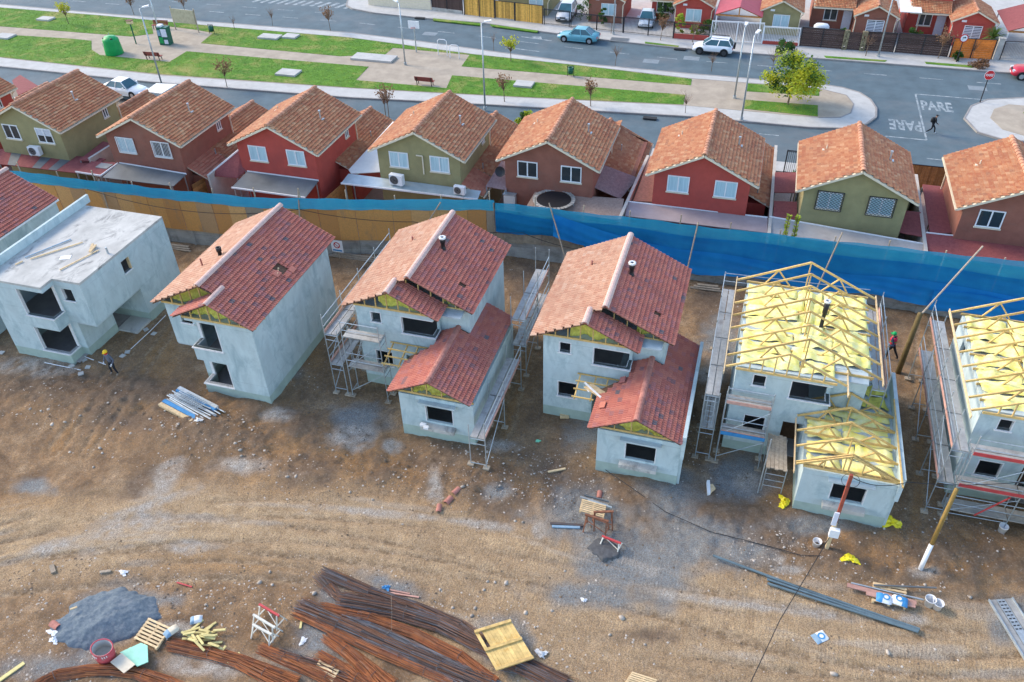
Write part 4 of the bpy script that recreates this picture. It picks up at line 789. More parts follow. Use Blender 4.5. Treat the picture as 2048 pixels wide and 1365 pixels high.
def cable(name, label, pts, r=.018, mt=None, sag=0, n=14):
    out = []
    for a, b_ in zip(pts, pts[1:]):
        a, b_ = V(a), V(b_)
        for i in range(n): t = i/n; out.append(a.lerp(b_, t)-Z*sag*4*t*(1-t))
    out.append(V(pts[-1])); return tag(MB().path(out, r, 4).build(name, mt or M['black']), label, 'cable')
cable('fence_cable', 'black cable sagging along the chipboard fence', [(-43, 40.2, 3.75), (-35, 40.4, 3.0), (-27.5, 41.6, 3.55), (-20, 43.0, 2.9), (-13, 44.4, 2.3), (-8, 44.6, 1.5)], .022, None, .25)
T = thing('brace_pole', 'long grey timber brace from the short post to the blue fence', 'pole', (10.1, 39.0, 0)); tb(T, 'pole', (.05, .05, 3.6), (3.6, 6.1, 5.0), .05, M['timber_grey'], 8)
T = thing('timber_post', 'thick round timber post leaning beside the green-helmet worker', 'post', (10.13, 38.94, 0)); MB().tube((0, 0, -.3), (.06, .02, 4.05), .15, 12, 0, .13).build('post', mat('mossy_pole', (.15, .11, .045), .9, .25, 6), T, True)
# notice on the fence
p = G(661, 511, .9); T = thing('notice_board', 'small white notice with a red ring symbol by the fence', 'sign', (p.x, fy(p.x)-.75, 0))
bx(T, 'panel', -.42, -.03, .55, .42, .0, 1.45, M['white']); bx(T, 'stake', -.03, .0, 0, .03, .05, 1.3, M['timber_grey'])
rg = MB(); 
for i in range(18):
    a, c = i*math.tau/18, (i+1)*math.tau/18; rg.add([(.24*math.cos(a), -.034, 1.08+.24*math.sin(a)), (.24*math.cos(c), -.034, 1.08+.24*math.sin(c)), (.17*math.cos(c), -.034, 1.08+.17*math.sin(c)), (.17*math.cos(a), -.034, 1.08+.17*math.sin(a))], [(0, 1, 2, 3)])
rg.bar((-.15, -.034, 1.2), (.15, -.034, .96), .02, .05, up=(0, 1, 0)); rg.build('ring_symbol', M['lamp_red'], T)
bx(T, 'blue_strip', -.34, -.035, .62, .34, -.029, .74, M['blue_paint'])
# stacked planks and panels at the foot of the wall
for k, (px, py, L_, lab) in enumerate(((355, 487, 3.2, 'weathered planks stacked at the wall behind the slim house'), (740, 525, 6.0, 'long grey planks stacked at the wall between the tiled houses'), (1410, 592, 2.0, 'short grey boards stacked at the wall beside the roofless house'))):
    p = GG(px, py); T = thing('plank_stack', lab, 'planks', (p.x, fy(p.x)-.75, p.z))
    for j in range(4): br(T, 'plank', (-L_/2+.2*j, -.25+.12*j, .06+.07*(j % 3)), (L_/2-.15*j, -.2+.14*j, .06+.07*(j % 3)), .18, .05, M['timber_grey'])
# ------------------------------------------------------------------ the row of finished houses
def window(parent, x0, x1, z0, z1, y, style='curtain', face=-1, ax='x'):
    """Two-leaf sliding window: white frame, mullion, panes with what hangs behind them, a sill."""
    d = face; w_ = .07; A = (lambda a, t, z: (a, y+t*d, z)) if ax == 'x' else (lambda a, t, z: (y+t*d, a, z))
    def bb(nm, a0, a1, t0, t1, c0, c1, mt, par=parent):
        p, q = A(a0, t0, c0), A(a1, t1, c1); return bx(par, nm, min(p[0], q[0]), min(p[1], q[1]), c0, max(p[0], q[0]), max(p[1], q[1]), c1, mt)
    W_ = MB()
    def wb(a0, a1, t0, t1, c0, c1): 
        p, q = A(a0, t0, c0), A(a1, t1, c1); W_.box(min(p[0], q[0]), min(p[1], q[1]), c0, max(p[0], q[0]), max(p[1], q[1]), c1)
    wb(x0, x0+w_, -.02, .05, z0, z1); wb(x1-w_, x1, -.02, .05, z0, z1); wb(x0+w_, x1-w_, -.02, .05, z0, z0+w_); wb(x0+w_, x1-w_, -.02, .05, z1-w_, z1); xm = (x0+x1)/2; wb(xm-.04, xm+.04, -.02, .055, z0+w_, z1-w_)
    fr = W_.build('window', M['white'], parent)
    for a0, a1 in ((x0+w_, xm-.04), (xm+.04, x1-w_)):
        if style == 'dark': bb('pane', a0, a1, .0, .015, z0+w_, z1-w_, M['glass'], fr)
        elif style == 'half': bb('pane', a0, a1, .0, .015, z0+w_, (z0+z1)/2-.03, M['glass'], fr); [bb('blind_slat', a0, a1, .0, .02, (z0+z1)/2+k*.1, (z0+z1)/2+k*.1+.075, M['curtain_white'], fr) for k in range(5)]
        elif style == 'blind': bb('pane', a0, a1, .0, .012, z0+w_, z1-w_, M['glass'], fr); [bb('blind_slat', a0, a1, .0, .02, z0+.1+k*.155, z0+.1+k*.155+.09, M['curtain_white'], fr) for k in range(int((z1-z0-.15)/.155))]
        else: bb('pane', a0, a1, .0, .015, z0+w_, z1-w_, M['curtain'], fr)
    bb('window_sill', x0-.05, x1+.05, -.02, .1, z0-.08, z0-.005, M['cream'])
    if style == 'bars' or style == 'half' and False: pass
    return fr
def bars(parent, x0, x1, z0, z1, y, diag=False, mt=None):
    b = MB(); mt = mt or M['white']
    if diag:
        n = 7; W_, H_ = x1-x0, z1-z0
        for k in range(-n, n+1):
            for s_ in (1, -1):
                pts = []
                a0 = k*W_/n; 
                # clip the line x = a0 + s*t , z = t*H/W
                for t in np.linspace(0, 1, 41):
                    xx = (a0+t*W_) if s_ > 0 else (W_-a0-t*W_)
                    if 0 <= xx <= W_: pts.append((x0+xx, y, z0+t*H_))
                if len(pts) > 1: b.bar(pts[0], pts[-1], .018, .018)
    else:
        for k in range(1, 12): x = x0+(x1-x0)*k/12; b.bar((x, y, z0), (x, y, z1), .02, .02)
    for z in (z0, z1): b.bar((x0, y, z), (x1, y, z), .04, .04)
    for x in (x0, x1): b.bar((x, y, z0), (x, y, z1), .04, .04)
    return b.build('window_grille', mt, parent)
def row_house(label, xr, yb, wall, ws, styles, grille=None, x1=4.55, bright=0):
    T = thing('row_house', label, 'house', (xr, yb, 0)); sl_, ze, hw, D = .493, 5.5, 3.45, 7.1; zr = ze+sl_*hw; cl = math.hypot(1, sl_)
    zw = lambda x: zr-abs(x)*sl_-.06
    b = MB(); y0, y1, xw = .38, 6.7, 3.02
    for y in (y0, y1): b.prism([(-xw, y, -.1), (xw, y, -.1), (xw, y, zw(xw)), (0, y, zw(0)), (-xw, y, zw(xw))], (0, .12 if y == y0 else -.12, 0))
    b.box(-xw, y0+.12, -.1, -xw+.12, y1-.12, zw(xw)); b.box(xw-.12, y0+.12, -.1, xw, y1-.12, zw(xw)); b.build('wall', M[wall], T)
    decksheet(T, [(-hw, 0, ze), (-hw, D, ze), (0, D, zr), (0, 0, zr)], M['cream'], .07); decksheet(T, [(hw, 0, ze), (hw, D, ze), (0, D, zr), (0, 0, zr)], M['cream'], .07)
    slope(T, (-hw-.05, -.04, ze-.02), (0, 1, 0), (1/cl, 0, sl_/cl), D+.08, hw*cl+.02, M['tile_old']); slope(T, (hw+.05, -.04, ze-.02), (0, 1, 0), (-1/cl, 0, sl_/cl), D+.08, hw*cl+.02, M['tile_old'])
    caps(T, (0, -.08, zr+.03), (0, D+.05, zr+.03), .15, M['cap_old'], taper=1.25)
    for s_ in (-1, 1):
        br(T, 'barge_board', (s_*(hw+.02), -.03, ze-.07), (0, -.03, zr-.07), .04, .15, M['cream'], up=(0, 1, 0)) if False else MB().bar((s_*(hw+.02), -.03, ze-.09), (0, -.03, zr-.09), .05, .13).build('barge_board', M['cream'], T)
        bx(T, 'gutter', s_*(hw+.06)-.06, -.02, ze-.16, s_*(hw+.06)+.06, D, ze-.06, M['cream'])
        MB().path([(s_*hw, D-.3, ze-.15), (s_*(xw+.07), D-.35, ze-.5), (s_*(xw+.07), D-.35, .2)], .05, 6).build('downpipe', M['cream'], T)
    (s1, s2) = styles
    for (a, c, s_) in ((-2.15, -.75, s1), (.85, 2.25, s2)):
        window(T, a, c, 4.28, 5.42, y0, s_)
        if grille == 'bars': bars(T, a-.03, c+.03, 4.25, 5.45, y0-.1)
        if grille == 'diag': bars(T, a-.08, c+.08, 4.2, 5.48, y0-.1, True, M['steel_dark'])
    window(T, 5.0, 5.55, 4.4, 5.15, xw, 'dark', 1, 'y')
    vb = MB().tube((1.9, 3.9, zr-1.9*sl_-.1), (1.9, 3.9, zr-.35), .05, 8).tube((1.9, 3.9, zr-.38), (1.9, 3.9, zr-.28), .09, 8).box(1.75, 3.75, zr-1.9*sl_-.02, 2.15, 4.05, zr-1.9*sl_+.04); vb.build('vent_pipe', M['galv'], T); MB().tube((-1.9, 4.6, zr-1.0), (-1.9, 4.6, zr-.62), .04, 6).box(-2.15, 4.45, zr-1.05, -1.75, 4.7, zr-.93).build('vent_pipe', M['cream'], T)
    # single-storey wing towards the street and the lean-to along the flank
    xg, zg, fe = 2.05, 4.0, 11.6; z1_ = zg-(x1-xg)*sl_
    b = MB(); b.box(-.1, y1, -.1, x1-.3, fe-.4, 2.75); b.prism([(-.1, fe-.52, 2.75), (x1-.3, fe-.52, 2.75), (x1-.3, fe-.52, z1_-.02), (xg, fe-.52, zg-.06), (-.1, fe-.52, zg-.06-2.15*sl_)], (0, .12, 0))
    if ws < 6.5: b.box(xw, ws+.35, -.1, x1-.3, y1, 2.75)
    b.build('wing_wall', M[wall], T)
    lw = (x1-xg)*cl; cut = (xw-xg)*cl
    if bright: slope(T, (x1, ws, z1_), (0, 1, 0), (-1/cl, 0, sl_/cl), bright, lw-cut, M['tile_bright'], off=0)
    ws_ = ws; ws += bright; slope(T, (x1, ws, z1_), (0, 1, 0), (-1/cl, 0, sl_/cl), fe-ws, lw, M['tile_old'], skip=(lambda u, v: v > lw-cut+.05 and u < y1-ws)); ws = ws_; slope(T, (xg-2.5, y1, z1_), (0, 1, 0), (1/cl, 0, sl_/cl), fe-y1, lw, M['tile_old'])
    decksheet(T, [(x1-.03, ws+.03, z1_), (x1-.03, fe-.03, z1_), (xg, fe-.03, zg), (xg, y1, zg), (xw, y1, zg-(xw-xg)*sl_), (xw, ws+.03, zg-(xw-xg)*sl_)], M['cream'], .07); decksheet(T, [(xg-2.47, y1, z1_), (xg-2.47, fe-.03, z1_), (xg, fe-.03, zg), (xg, y1, zg)], M['cream'], .07)
    caps(T, (xg, y1, zg+.03), (xg, fe+.05, zg+.03), .15, M['cap_old'], taper=1.25); bx(T, 'gutter', x1, ws, z1_-.14, x1+.12, fe, z1_-.04, M['cream'])
    MB().tube((3.6, 3.4 if ws < 3 else 8, 3.1), (3.6, 3.4 if ws < 3 else 8, 3.75), .045, 6).build('vent_pipe', M['galv'], T)
    return T
row_house('red house at the left edge of the finished row', -61.4, 44.0, 'w_red', 6.5, ('dark', 'dark'))
row_house('olive house with an outdoor unit under its half-lowered blinds', -51.6, 44.5, 'w_olive', 6.5, ('dark', 'half'))
row_house('brown house with white barred windows', -41.5, 44.6, 'w_brown', .6, ('curtain', 'dark'), 'bars', bright=3.0)
row_house('red house with blue curtains above a grey patio roof', -31.4, 45.7, 'w_red', 3.0, ('curtain', 'curtain'))
row_house('olive house with two outdoor units and a zinc patio roof', -21.3, 47.2, 'w_olive', .4, ('curtain', 'curtain'), bright=2.6)
row_house('brown house with dark panes behind the trampoline', -12.3, 47.95, 'w_brown', 3.4, ('dark', 'dark'), x1=5.4)
row_house('red house with pale curtains behind the blue net', -2.3, 48.3, 'w_red', 2.6, ('curtain', 'curtain'))
row_house('olive house with black diamond grilles on its windows', 7.0, 48.4, 'w_olive', 5.5, ('curtain', 'curtain'), 'diag')
row_house('brown house at the right edge with a red patio roof', 16.1, 48.4, 'w_brown', 5.5, ('dark', 'curtain'))
# ---- patio roofs and yard walls
def cover(label, pts, mt, name='patio_roof', th=.05, post=True, edge=None, cat='roof'):
    q = [G(*p) for p in pts]; c = sum(q, V((0, 0, 0)))/len(q); c.z = 0
    T = thing(name, label, cat, c); L_ = [p-c for p in q]
    MB().prism([p-Z*th for p in L_], Z*th).build('sheet', mt, T)
    if edge:
        for a, b_ in edge: br(T, 'edge_beam', L_[a], L_[b_], .07, .11, M['white'])
    if post:
        for p in L_: r_ = p*.94; tb(T, 'post', (r_.x, r_.y, -.05), (r_.x, r_.y, p.z-th), .045, M['galv'], 6)
    return T, L_
T, L_ = cover('red sheet patio roof with grey strips behind the olive house', [(-20, 296, 3.05), (212, 318, 3.05), (158, 347, 2.90), (-20, 326, 2.90)], M['shingle'])
for a in (.2, .48, .66):
    p, q = L_[0].lerp(L_[1], a), L_[3].lerp(L_[2], a); p2, q2 = L_[0].lerp(L_[1], a+.09), L_[3].lerp(L_[2], a+.09); MB().prism([v+Z*.006 for v in (p, p2, q2, q)], Z*.01).build('clear_strip', M['poly'], T)
cover('red alley roof between the olive and barred-window houses', [(158, 320, 3.25), (206, 283, 3.35), (226, 288, 3.35), (180, 322, 3.25)], M['shingle'])
T, L_ = cover('red shed roof with a small pale hatch', [(151, 344, 3.15), (183, 323, 3.25), (238, 325.6, 3.25), (201, 352, 3.15)], M['shingle'], edge=[(0, 3), (2, 3)]); p = (L_[0]+L_[1]+L_[2]+L_[3])/4; bx(T, 'hatch', p.x-.1, p.y, p.z, p.x+.9, p.y+.7, p.z+.06, M['conc'])
cover('grey clear sheet roof below the barred windows', [(239, 326, 3.30), (372.5, 348.6, 3.30), (347, 372.5, 3.10), (205, 355, 3.10)], M['poly'], edge=[(0, 1)])
cover('pink sheet roof leaning on the red house', [(480.6, 298, 4.7), (492, 340.6, 3.4), (475, 356, 3.0), (415.6, 351, 3.0)], M['shingle'], edge=[(0, 3)])
cover('grey clear sheet roof below the blue curtains', [(494.7, 343, 3.35), (637, 361.7, 3.35), (610.6, 396, 3.05), (463, 375.7, 3.05)], M['poly'], edge=[(0, 1), (2, 3)])
cover('zinc patio roof under the two outdoor units', [(697, 347.6, 3.30), (962, 382, 3.30), (955, 399.5, 3.05), (682, 367, 3.05)], M['zinc'], edge=[(2, 3)])
cover('white sheet roof squeezed beside the olive house', [(786, 243, 4.0), (791, 247, 4.0), (760, 300, 3.7), (761, 344, 3.35), (702, 347, 3.3), (697, 340, 3.3)], M['white_sheet'], post=False)
cover('small mauve shingle roof under the satellite dish', [(971, 373, 3.2), (1003, 322, 4.3), (1013, 324, 4.3), (1013, 380, 3.2)], M['shingle_grey'])
cover('mauve shingle lean-to with a skylight slot', [(1207, 330, 3.85), (1276, 356, 2.75), (1241, 398, 2.85), (1182, 372, 3.75)], M['shingle_grey'], post=False)
cover('mauve flat patio roof behind the blue net', [(1255, 404, 3.15), (1535, 436, 3.15), (1535, 466, 2.95), (1250, 432, 2.95)], mat('mauve_sheet', (.33, .27, .27), .8, .12, 1), edge=[(0, 1)])
cover('orange tiled side roof beside the red house', [(1301, 312, 3.4), (1318, 312, 3.4), (1310, 404, 2.8), (1266, 402, 2.8)], M['cap_old'], post=False)
cover('upper red alley roof between two houses of the row', [(1550, 345, 3.15), (1594, 345, 3.15), (1596, 386, 3.15), (1548, 385, 3.15)], M['shingle'])
cover('lower red alley roof between two houses of the row', [(1548, 402, 3.15), (1594, 404, 3.15), (1594, 440, 3.05), (1546, 436, 3.05)], M['shingle'])
cover('grey concrete patio roof below the diamond grilles', [(1539, 434, 3.15), (1849, 489, 3.15), (1850, 508, 3.00), (1539, 469, 3.00)], mat('grey_sheet', (.34, .33, .32), .85, .12, .8, stain=(.7, (.26, .25, .24), .5, .7)), edge=[(0, 1)])
cover('red corner roof right of the diamond grilles', [(1800, 420, 3.25), (1842, 425, 3.25), (1847, 474, 3.15), (1795, 464, 3.15)], M['shingle'])
cover('long red alley roof beside the last brown house', [(1845, 369, 3.35), (1893, 374, 3.35), (1911, 466, 3.25), (1860, 466, 3.25)], M['shingle'])
cover('wide red patio roof at the right edge', [(1852, 466, 3.30), (2090, 493, 3.30), (2090, 541, 3.05), (1854, 508, 3.05)], M['shingle'], edge=[(0, 1)])
cover('white carport roof behind the barred-window house', [(290, 183, 2.7), (312, 167, 2.7), (354, 168.5, 2.7), (322, 187.5, 2.7)], M['white_sheet'])
cover('dark red shed roof behind the red house at the left edge', [(24, 161, 2.9), (40, 150, 2.9), (76, 172, 2.9), (36, 191, 2.9)], M['shingle'])
def yard_wall(label, p, q, z, mt, th=.14, cat='wall'):
    a, b_ = G(*p, z), G(*q, z); T = thing('yard_wall', label, cat, (a.x, a.y, 0)); d = b_-a; d.z = 0
    br(T, 'wall', (0, 0, z/2-.05), (d.x, d.y, z/2-.05), th, z+.1, mt); br(T, 'coping', (0, 0, z+.02), (d.x, d.y, z+.02), th+.06, .05, M['w_pale'])
    return T
for p, q, z, lab in (((178, 318), (226, 288), 3.4, 'pale party wall beside the barred-window house'), ((416, 352), (478, 300), 3.3, 'pale party wall beside the pink sheet roof'), ((1238, 440), (1296, 312), 3.2, 'long pinkish party wall right of the trampoline yard'), ((1538, 468), (1552, 292), 3.1, 'party wall between the red and olive houses'), ((1852, 504), (1832, 350), 3.2, 'party wall between the olive and last brown houses')): yard_wall(lab, p, q, z, M['w_pale'])
for p, q, lab in (((384, 372), (416, 352), 'stained board fence beside the pink sheet roof'), ((652, 398), (700, 355), 'stained board fence beside the zinc patio roof')):
    a, b_ = G(*p, 2.6), G(*q, 2.6); T = thing('board_fence', lab, 'fence', (a.x, a.y, 0)); d = b_-a; d.z = 0; n = max(2, int(d.length/.16))
    for k in range(8): br(T, 'board', (0, 0, .2+k*.33), (d.x, d.y, .2+k*.33), .03, .31, M['wood_fence'])
# ---- outdoor units, dish, trampoline
def outdoor_unit(label, px, py, z, s=1.0, rz=0):
    p = G(px, py, z); T = thing('outdoor_unit', label, 'outdoor unit', p, rz); bx(T, 'case', -.42*s, -.16*s, .06, .42*s, .16*s, .66*s, M['white']); 
    b = MB(); c = (-.1*s, -.165*s, .36*s)
    for r_ in (.08, .15, .22, .27):
        for i in range(20): a, e_ = i*math.tau/20, (i+1)*math.tau/20; b.bar((c[0]+r_*s*math.cos(a), c[1], c[2]+r_*s*math.sin(a)), (c[0]+r_*s*math.cos(e_), c[1], c[2]+r_*s*math.sin(e_)), .014, .014)
    b.build('fan_grille', M['galv'], T); MB().tube((c[0], c[1]+.01, c[2]), (c[0], c[1]-.001, c[2]), .27*s, 20).build('fan_recess', M['steel_dark'], T)
    for x in (-.3, .3): bx(T, 'bracket', x*s-.03, -.2*s, 0, x*s+.03, .2*s, .06, M['galv'])
outdoor_unit('white outdoor unit under the half-lowered blinds', 74, 311, 3.3, 1.1, .1); outdoor_unit('larger white outdoor unit on the zinc roof', 795, 370, 3.2, 1.2, -.1); outdoor_unit('smaller white outdoor unit at the zinc roof end', 920, 389, 3.2, .95, -.1)
MB_ = MB().path([(-.0, 0, 0), (0, 0, 1.35), (-.45, 0, 1.35)], .05, 6); o = MB_.build('conduit', M['cream'], None, False, Matrix.Translation((-20.95, 47.5, 4.0))); tag(o, 'cream conduit running up the olive wall beside a window', 'conduit')
p = V((-15.75, 48.6, 4.3)); T = thing('satellite_dish', 'dark satellite dish on the brown house flank', 'dish', p); prof = [(.0, .0), (.15, .02), (.28, .06), (.36, .11)]; MB().lathe(prof, 16).build('reflector', M['steel_dark'], T, True, Matrix.Rotation(1.2, 4, 'X')); tb(T, 'arm', (.0, 0, 0), (.42, .1, -.3), .025, M['steel_dark'])
cover('brown shingled terrace roof carrying the trampoline', [(1070, 384, 3.3), (1248, 398, 3.3), (1240, 441, 3.05), (1052, 414, 3.05)], mat('terrace_shingle', (.33, .24, .19), .9, .15, 3, stain=(8, (.26, .18, .14), .45, .6)), name='terrace')
p = G(1108, 401, 3.4); T = thing('trampoline', 'round black trampoline with a pale rim on the brown terrace', 'trampoline', (p.x, p.y, 2.95)); MB().lathe([(0.001, .5), (1.15, .5), (1.15, .49), (0.001, .49)], 32).build('mat', M['black'], T)
for k in range(32):
    a = k*math.tau/32; a2 = (k+.8)*math.tau/32; MB().prism([(1.17*math.cos(a), 1.17*math.sin(a), .52), (1.17*math.cos(a2), 1.17*math.sin(a2), .52), (1.42*math.cos(a2), 1.42*math.sin(a2), .52), (1.42*math.cos(a), 1.42*math.sin(a), .52)], Z*.03).build('rim_pad', M['conc'], T)
for k in range(6): a = k*math.tau/6; tb(T, 'leg', (1.32*math.cos(a), 1.32*math.sin(a), 0), (1.32*math.cos(a), 1.32*math.sin(a), .52), .03, M['galv'])
p = G(1021, 384, 3.0); T = thing('cabinet', 'tall white cabinet standing in the brown house yard', 'cabinet', (p.x, p.y, 0)); bx(T, 'body', -.4, -.35, 0, .4, .35, 2.9, M['white_sheet']); bx(T, 'lid', -.45, -.4, 2.9, .45, .4, 2.96, M['galv'])
# ------------------------------------------------------------------ scaffolds
def scaf(T, o, d, wd, L_, n, lv, top, z0=0, toe=None, braces=True, rails=True, ladder=False, back_top=None, deckmat=None):
    """One run of frame scaffold: o ground corner on the outer side, d direction, wd width vector towards the wall."""
    o, d, wd = V(o), V(d), V(wd); S = M['galv']; r = .026
    for i in range(n+1):
        p = o+d*(L_*i/n)
        for q, tp in ((p, top), (p+wd, back_top or top-.9)):
            g = z0 if z0 else gz(T.location.x+q.x, T.location.y+q.y)
            tb(T, 'standard', (q.x, q.y, g), (q.x, q.y, tp), r, S)
            if not z0: bx(T, 'base_plate', q.x-.16, q.y-.13, g-.02, q.x+.16, q.y+.13, g+.07, M['timber_grey'])
        for z in lv:
            tb(T, 'transom', (p.x, p.y, z), (p.x+wd.x, p.y+wd.y, z), r*.9, S); tb(T, 'transom', (p.x, p.y, z-.32), (p.x+wd.x, p.y+wd.y, z-.32), r*.8, S)
        if not z0: tb(T, 'transom', (p.x, p.y, .32), (p.x+wd.x, p.y+wd.y, .32), r*.8, S)
    for i in range(n):
        a, b_ = o+d*(L_*i/n), o+d*(L_*(i+1)/n)
        for z in lv:
            for k in range(2):
                f0, f1 = wd*(.03+.49*k), wd*(.46+.49*k); MB().prism([(a+f0+d*.03)+Z*(z+.02), (b_+f0-d*.03)+Z*(z+.02), (b_+f1-d*.03)+Z*(z+.02), (a+f1+d*.03)+Z*(z+.02)], Z*.06).build('deck_board', deckmat or M['steel_plate'], T)
            if rails:
                for h in (.5, 1.0):
                    if z+h < top+.05: tb(T, 'guard_rail', (a.x, a.y, z+h), (b_.x, b_.y, z+h), r*.85, S)
            if toe: br(T, 'toe_board', (a.x, a.y, z+.17), (b_.x, b_.y, z+.17), .025, .17, toe)
        if braces and i % 2 == 0:
            for za, zb in zip([.35]+list(lv[:-1]), lv): tb(T, 'brace', (a.x, a.y, za), (b_.x, b_.y, zb-.1), r*.75, S)
    if ladder:
        a = o+wd*.5+d*(L_/n*.15); z1 = lv[-1]
        for s_ in (-.18, .18): tb(T, 'ladder_rail', a+wd.normalized()*s_+Z*(lv[0] if len(lv) > 1 else .1), a+wd.normalized()*s_+d*.7+Z*z1, .02, S)
        for k in range(8): t = (k+.5)/8; q = a+d*.7*t+Z*((lv[0] if len(lv) > 1 else .1)*(1-t)+z1*t); tb(T, 'ladder_rung', q-wd.normalized()*.18, q+wd.normalized()*.18, .014, S)
X_, Y_ = V((1, 0, 0)), V((0, 1, 0))
T = thing('scaffold', 'steel scaffold wrapping the left corner of the scaffolded tiled house', 'scaffold', (-19.4, 29.3, 0))
scaf(T, (0, 0, 0), Y_, X_*.72, 8.8, 4, (2.0, 4.0), 5.3, toe=M['toe_pink']); scaf(T, (1.0, 0, 0), X_, Y_*.72, 2.1, 1, (2.0, 4.0), 5.1, ladder=True)
T = thing('scaffold', 'low steel scaffold along the wing of the scaffolded tiled house', 'scaffold', (-9.65, 26.0, 0)); scaf(T, (0, 0, 0), Y_, -X_*.8, 6.2, 2, (2.0,), 3.15, toe=M['toe_pink'], back_top=2.9)
T = thing('scaffold', 'taller steel scaffold at the rear flank of the scaffolded tiled house', 'scaffold', (-9.7, 33.4, 0)); scaf(T, (0, 0, 0), Y_, -X_*.8, 5.0, 2, (2.0, 3.7), 5.2, toe=M['toe_pink'], back_top=5.2, ladder=True)
T = thing('scaffold', 'steel scaffold on the left flank of the middle roofless house', 'scaffold', (.08, 29.6, 0)); scaf(T, (0, 0, 0), Y_, X_*.66, 8.9, 4, (2.0, 4.1), 5.25, ladder=True, toe=None); scaf(T, (.98, -.05, 0), X_, Y_*.72, 2.05, 1, (1.9, 3.8), 4.9, toe=M['toe_pink'])
br(T, 'toe_board', (.98, -.1, 2.02), (3.03, -.1, 2.02), .03, .2, M['blue_paint'])
for k in range(2): tb(T, 'rear_rail', (0, 9.0, 4.6+k*.5), (7.4, 9.3, 4.6+k*.5), .022, M['galv'])
T = thing('scaffold', 'narrow steel platform on the right flank of the middle roofless house', 'scaffold', (8.12, 32.1, 0)); scaf(T, (0, 0, 0), Y_, -X_*.6, 6.6, 3, (4.0,), 5.2, toe=M['toe_pink'])
T = thing('work_platform', 'plank platform bridging the entry of the middle roofless house', 'platform', (3.3, 28.1, 0))
for k in range(5): br(T, 'plank', (.1+.19*k, 0+.05*(k % 2), 1.66), (.08+.17*k, 2.3-.04*(k % 3), 1.66), .17, .05, M['timber_grey'])
for x, y in ((.05, .15), (.95, .15), (.05, 2.1), (.9, 2.1)): tb(T, 'standard', (x, y, -.05), (x, y, 1.63), .026, M['galv'])
for z in (.35, .75, 1.15, 1.6):
    tb(T, 'rung', (.05, .15, z), (.95, .15, z), .02, M['galv'])
tb(T, 'long_tube', (-.1, -.1, 0), (-.05, .1, 3.4), .03, M['galv'])
T = thing('scaffold', 'steel scaffold with red rails on the last roofless house', 'scaffold', (10.6, 28.9, 0)); scaf(T, (0, 0, 0), Y_, X_*.72, 9.6, 4, (2.0, 4.0), 5.3, toe=M['toe_pink']); scaf(T, (.8, -.15, 0), X_, Y_*.78, 5.0, 2, (.5, 2.0, 4.0), 5.2, rails=True); 
for z in (2.25, 4.22): br(T, 'red_rail', (.8, -.2, z), (5.8, -.2, z), .04, .17, M['rail_red'])
br(T, 'red_brace', (1.9, -.25, .6), (2.9, -.25, 2.1), .04, .06, M['rail_red'])
# ------------------------------------------------------------------ park, trees, lamps
def lamp(label, x, y, h, heads=1, arm=0, rz=0):
    T = thing('street_lamp', label, 'street lamp', (x, y, .13), rz); MB().tube((0, 0, 0), (0, 0, h), .085, 10, 0, .055).build('pole', M['galv'], T, True); MB().tube((0, 0, 0), (0, 0, .25), .15, 10).build('base', M['galv'], T)
    for k in range(heads):
        s_ = 1 if k == 0 else -1; MB().tube((0, 0, h-.05), (s_*.35, 0, h+.12), .035, 6).build('arm', M['galv'], T); MB().prism([(s_*.25, -.11, h+.07), (s_*.85, -.15, h+.16), (s_*.85, .15, h+.16), (s_*.25, .11, h+.07)], Z*.09).build('head', M['white'], T); MB().prism([(s_*.42, -.1, h+.085), (s_*.8, -.11, h+.14), (s_*.8, .11, h+.14), (s_*.42, .1, h+.085)], Z*-.02).build('lens', M['lamp_clear'], T)
lamp('tall grey street lamp standing in the bench plaza', -34.82, 76.9, 6.1, 1, rz=2.6); lamp('tall grey street lamp rising from behind the olive roof', -23.3, 67.96, 7.7, 1, rz=.3); lamp('tall grey street lamp in front of the barred-window house', -55.5, 65.1, 7.7, 1, rz=.5); lamp('short grey lamp beside the green kiosk machine', -64.2, 77.3, 6.3, 1, rz=.6)
lamp('grey street lamp on the gravel path near the leafy tree', -1.66, 75.8, 6.4, 1, rz=1.5); lamp('grey street lamp on the lower pavement near the leafy tree', -.69, 71.05, 7.3, 1, rz=1.2); lamp('grey street lamp before the dark board fence', 11.5, 90.1, 8.0, 1, rz=-1.4); lamp('grey lamp pole behind the blue car', -15.9, 91.0, 8.0, 1, rz=-1.5)
def bench(label, x, y, rz):
    T = thing('park_bench', label, 'bench', (x, y, .16), rz)
    for k in range(3): bx(T, 'seat_slat', -.95, -.22+k*.15, .42, .95, -.10+k*.15, .46, M['bench'])
    for k in range(3): br(T, 'back_slat', (-.95, .26+.04*k, .56+.14*k), (.95, .26+.04*k, .56+.14*k), .03, .12, M['bench'])
    for s_ in (-.75, .75): MB().bar((s_, -.2, 0), (s_, -.16, .42), .06, .06).bar((s_, .22, 0), (s_, .36, .9), .06, .06).bar((s_, -.2, .4), (s_, .26, .4), .05, .05).build('leg', M['steel_dark'], T)
M['bench'] = mat('bench_wood', (.24, .05, .04), .7, .2, 6, rnd=.15)
bench('dark red bench on the lower edge of the left plaza', -61.6, 72.3, math.pi+.05); bench('red bench on the upper edge of the left plaza', -67.2, 81.3, .1); bench('dark red bench on the lower edge of the bench plaza', -30.8, 72.2, math.pi)
M['bell'] = mat('green_plastic', (.01, .30, .075), .45, .1, 3); M['bell_dk'] = mat('dark_green_plastic', (.008, .10, .06), .5, .15, 3)
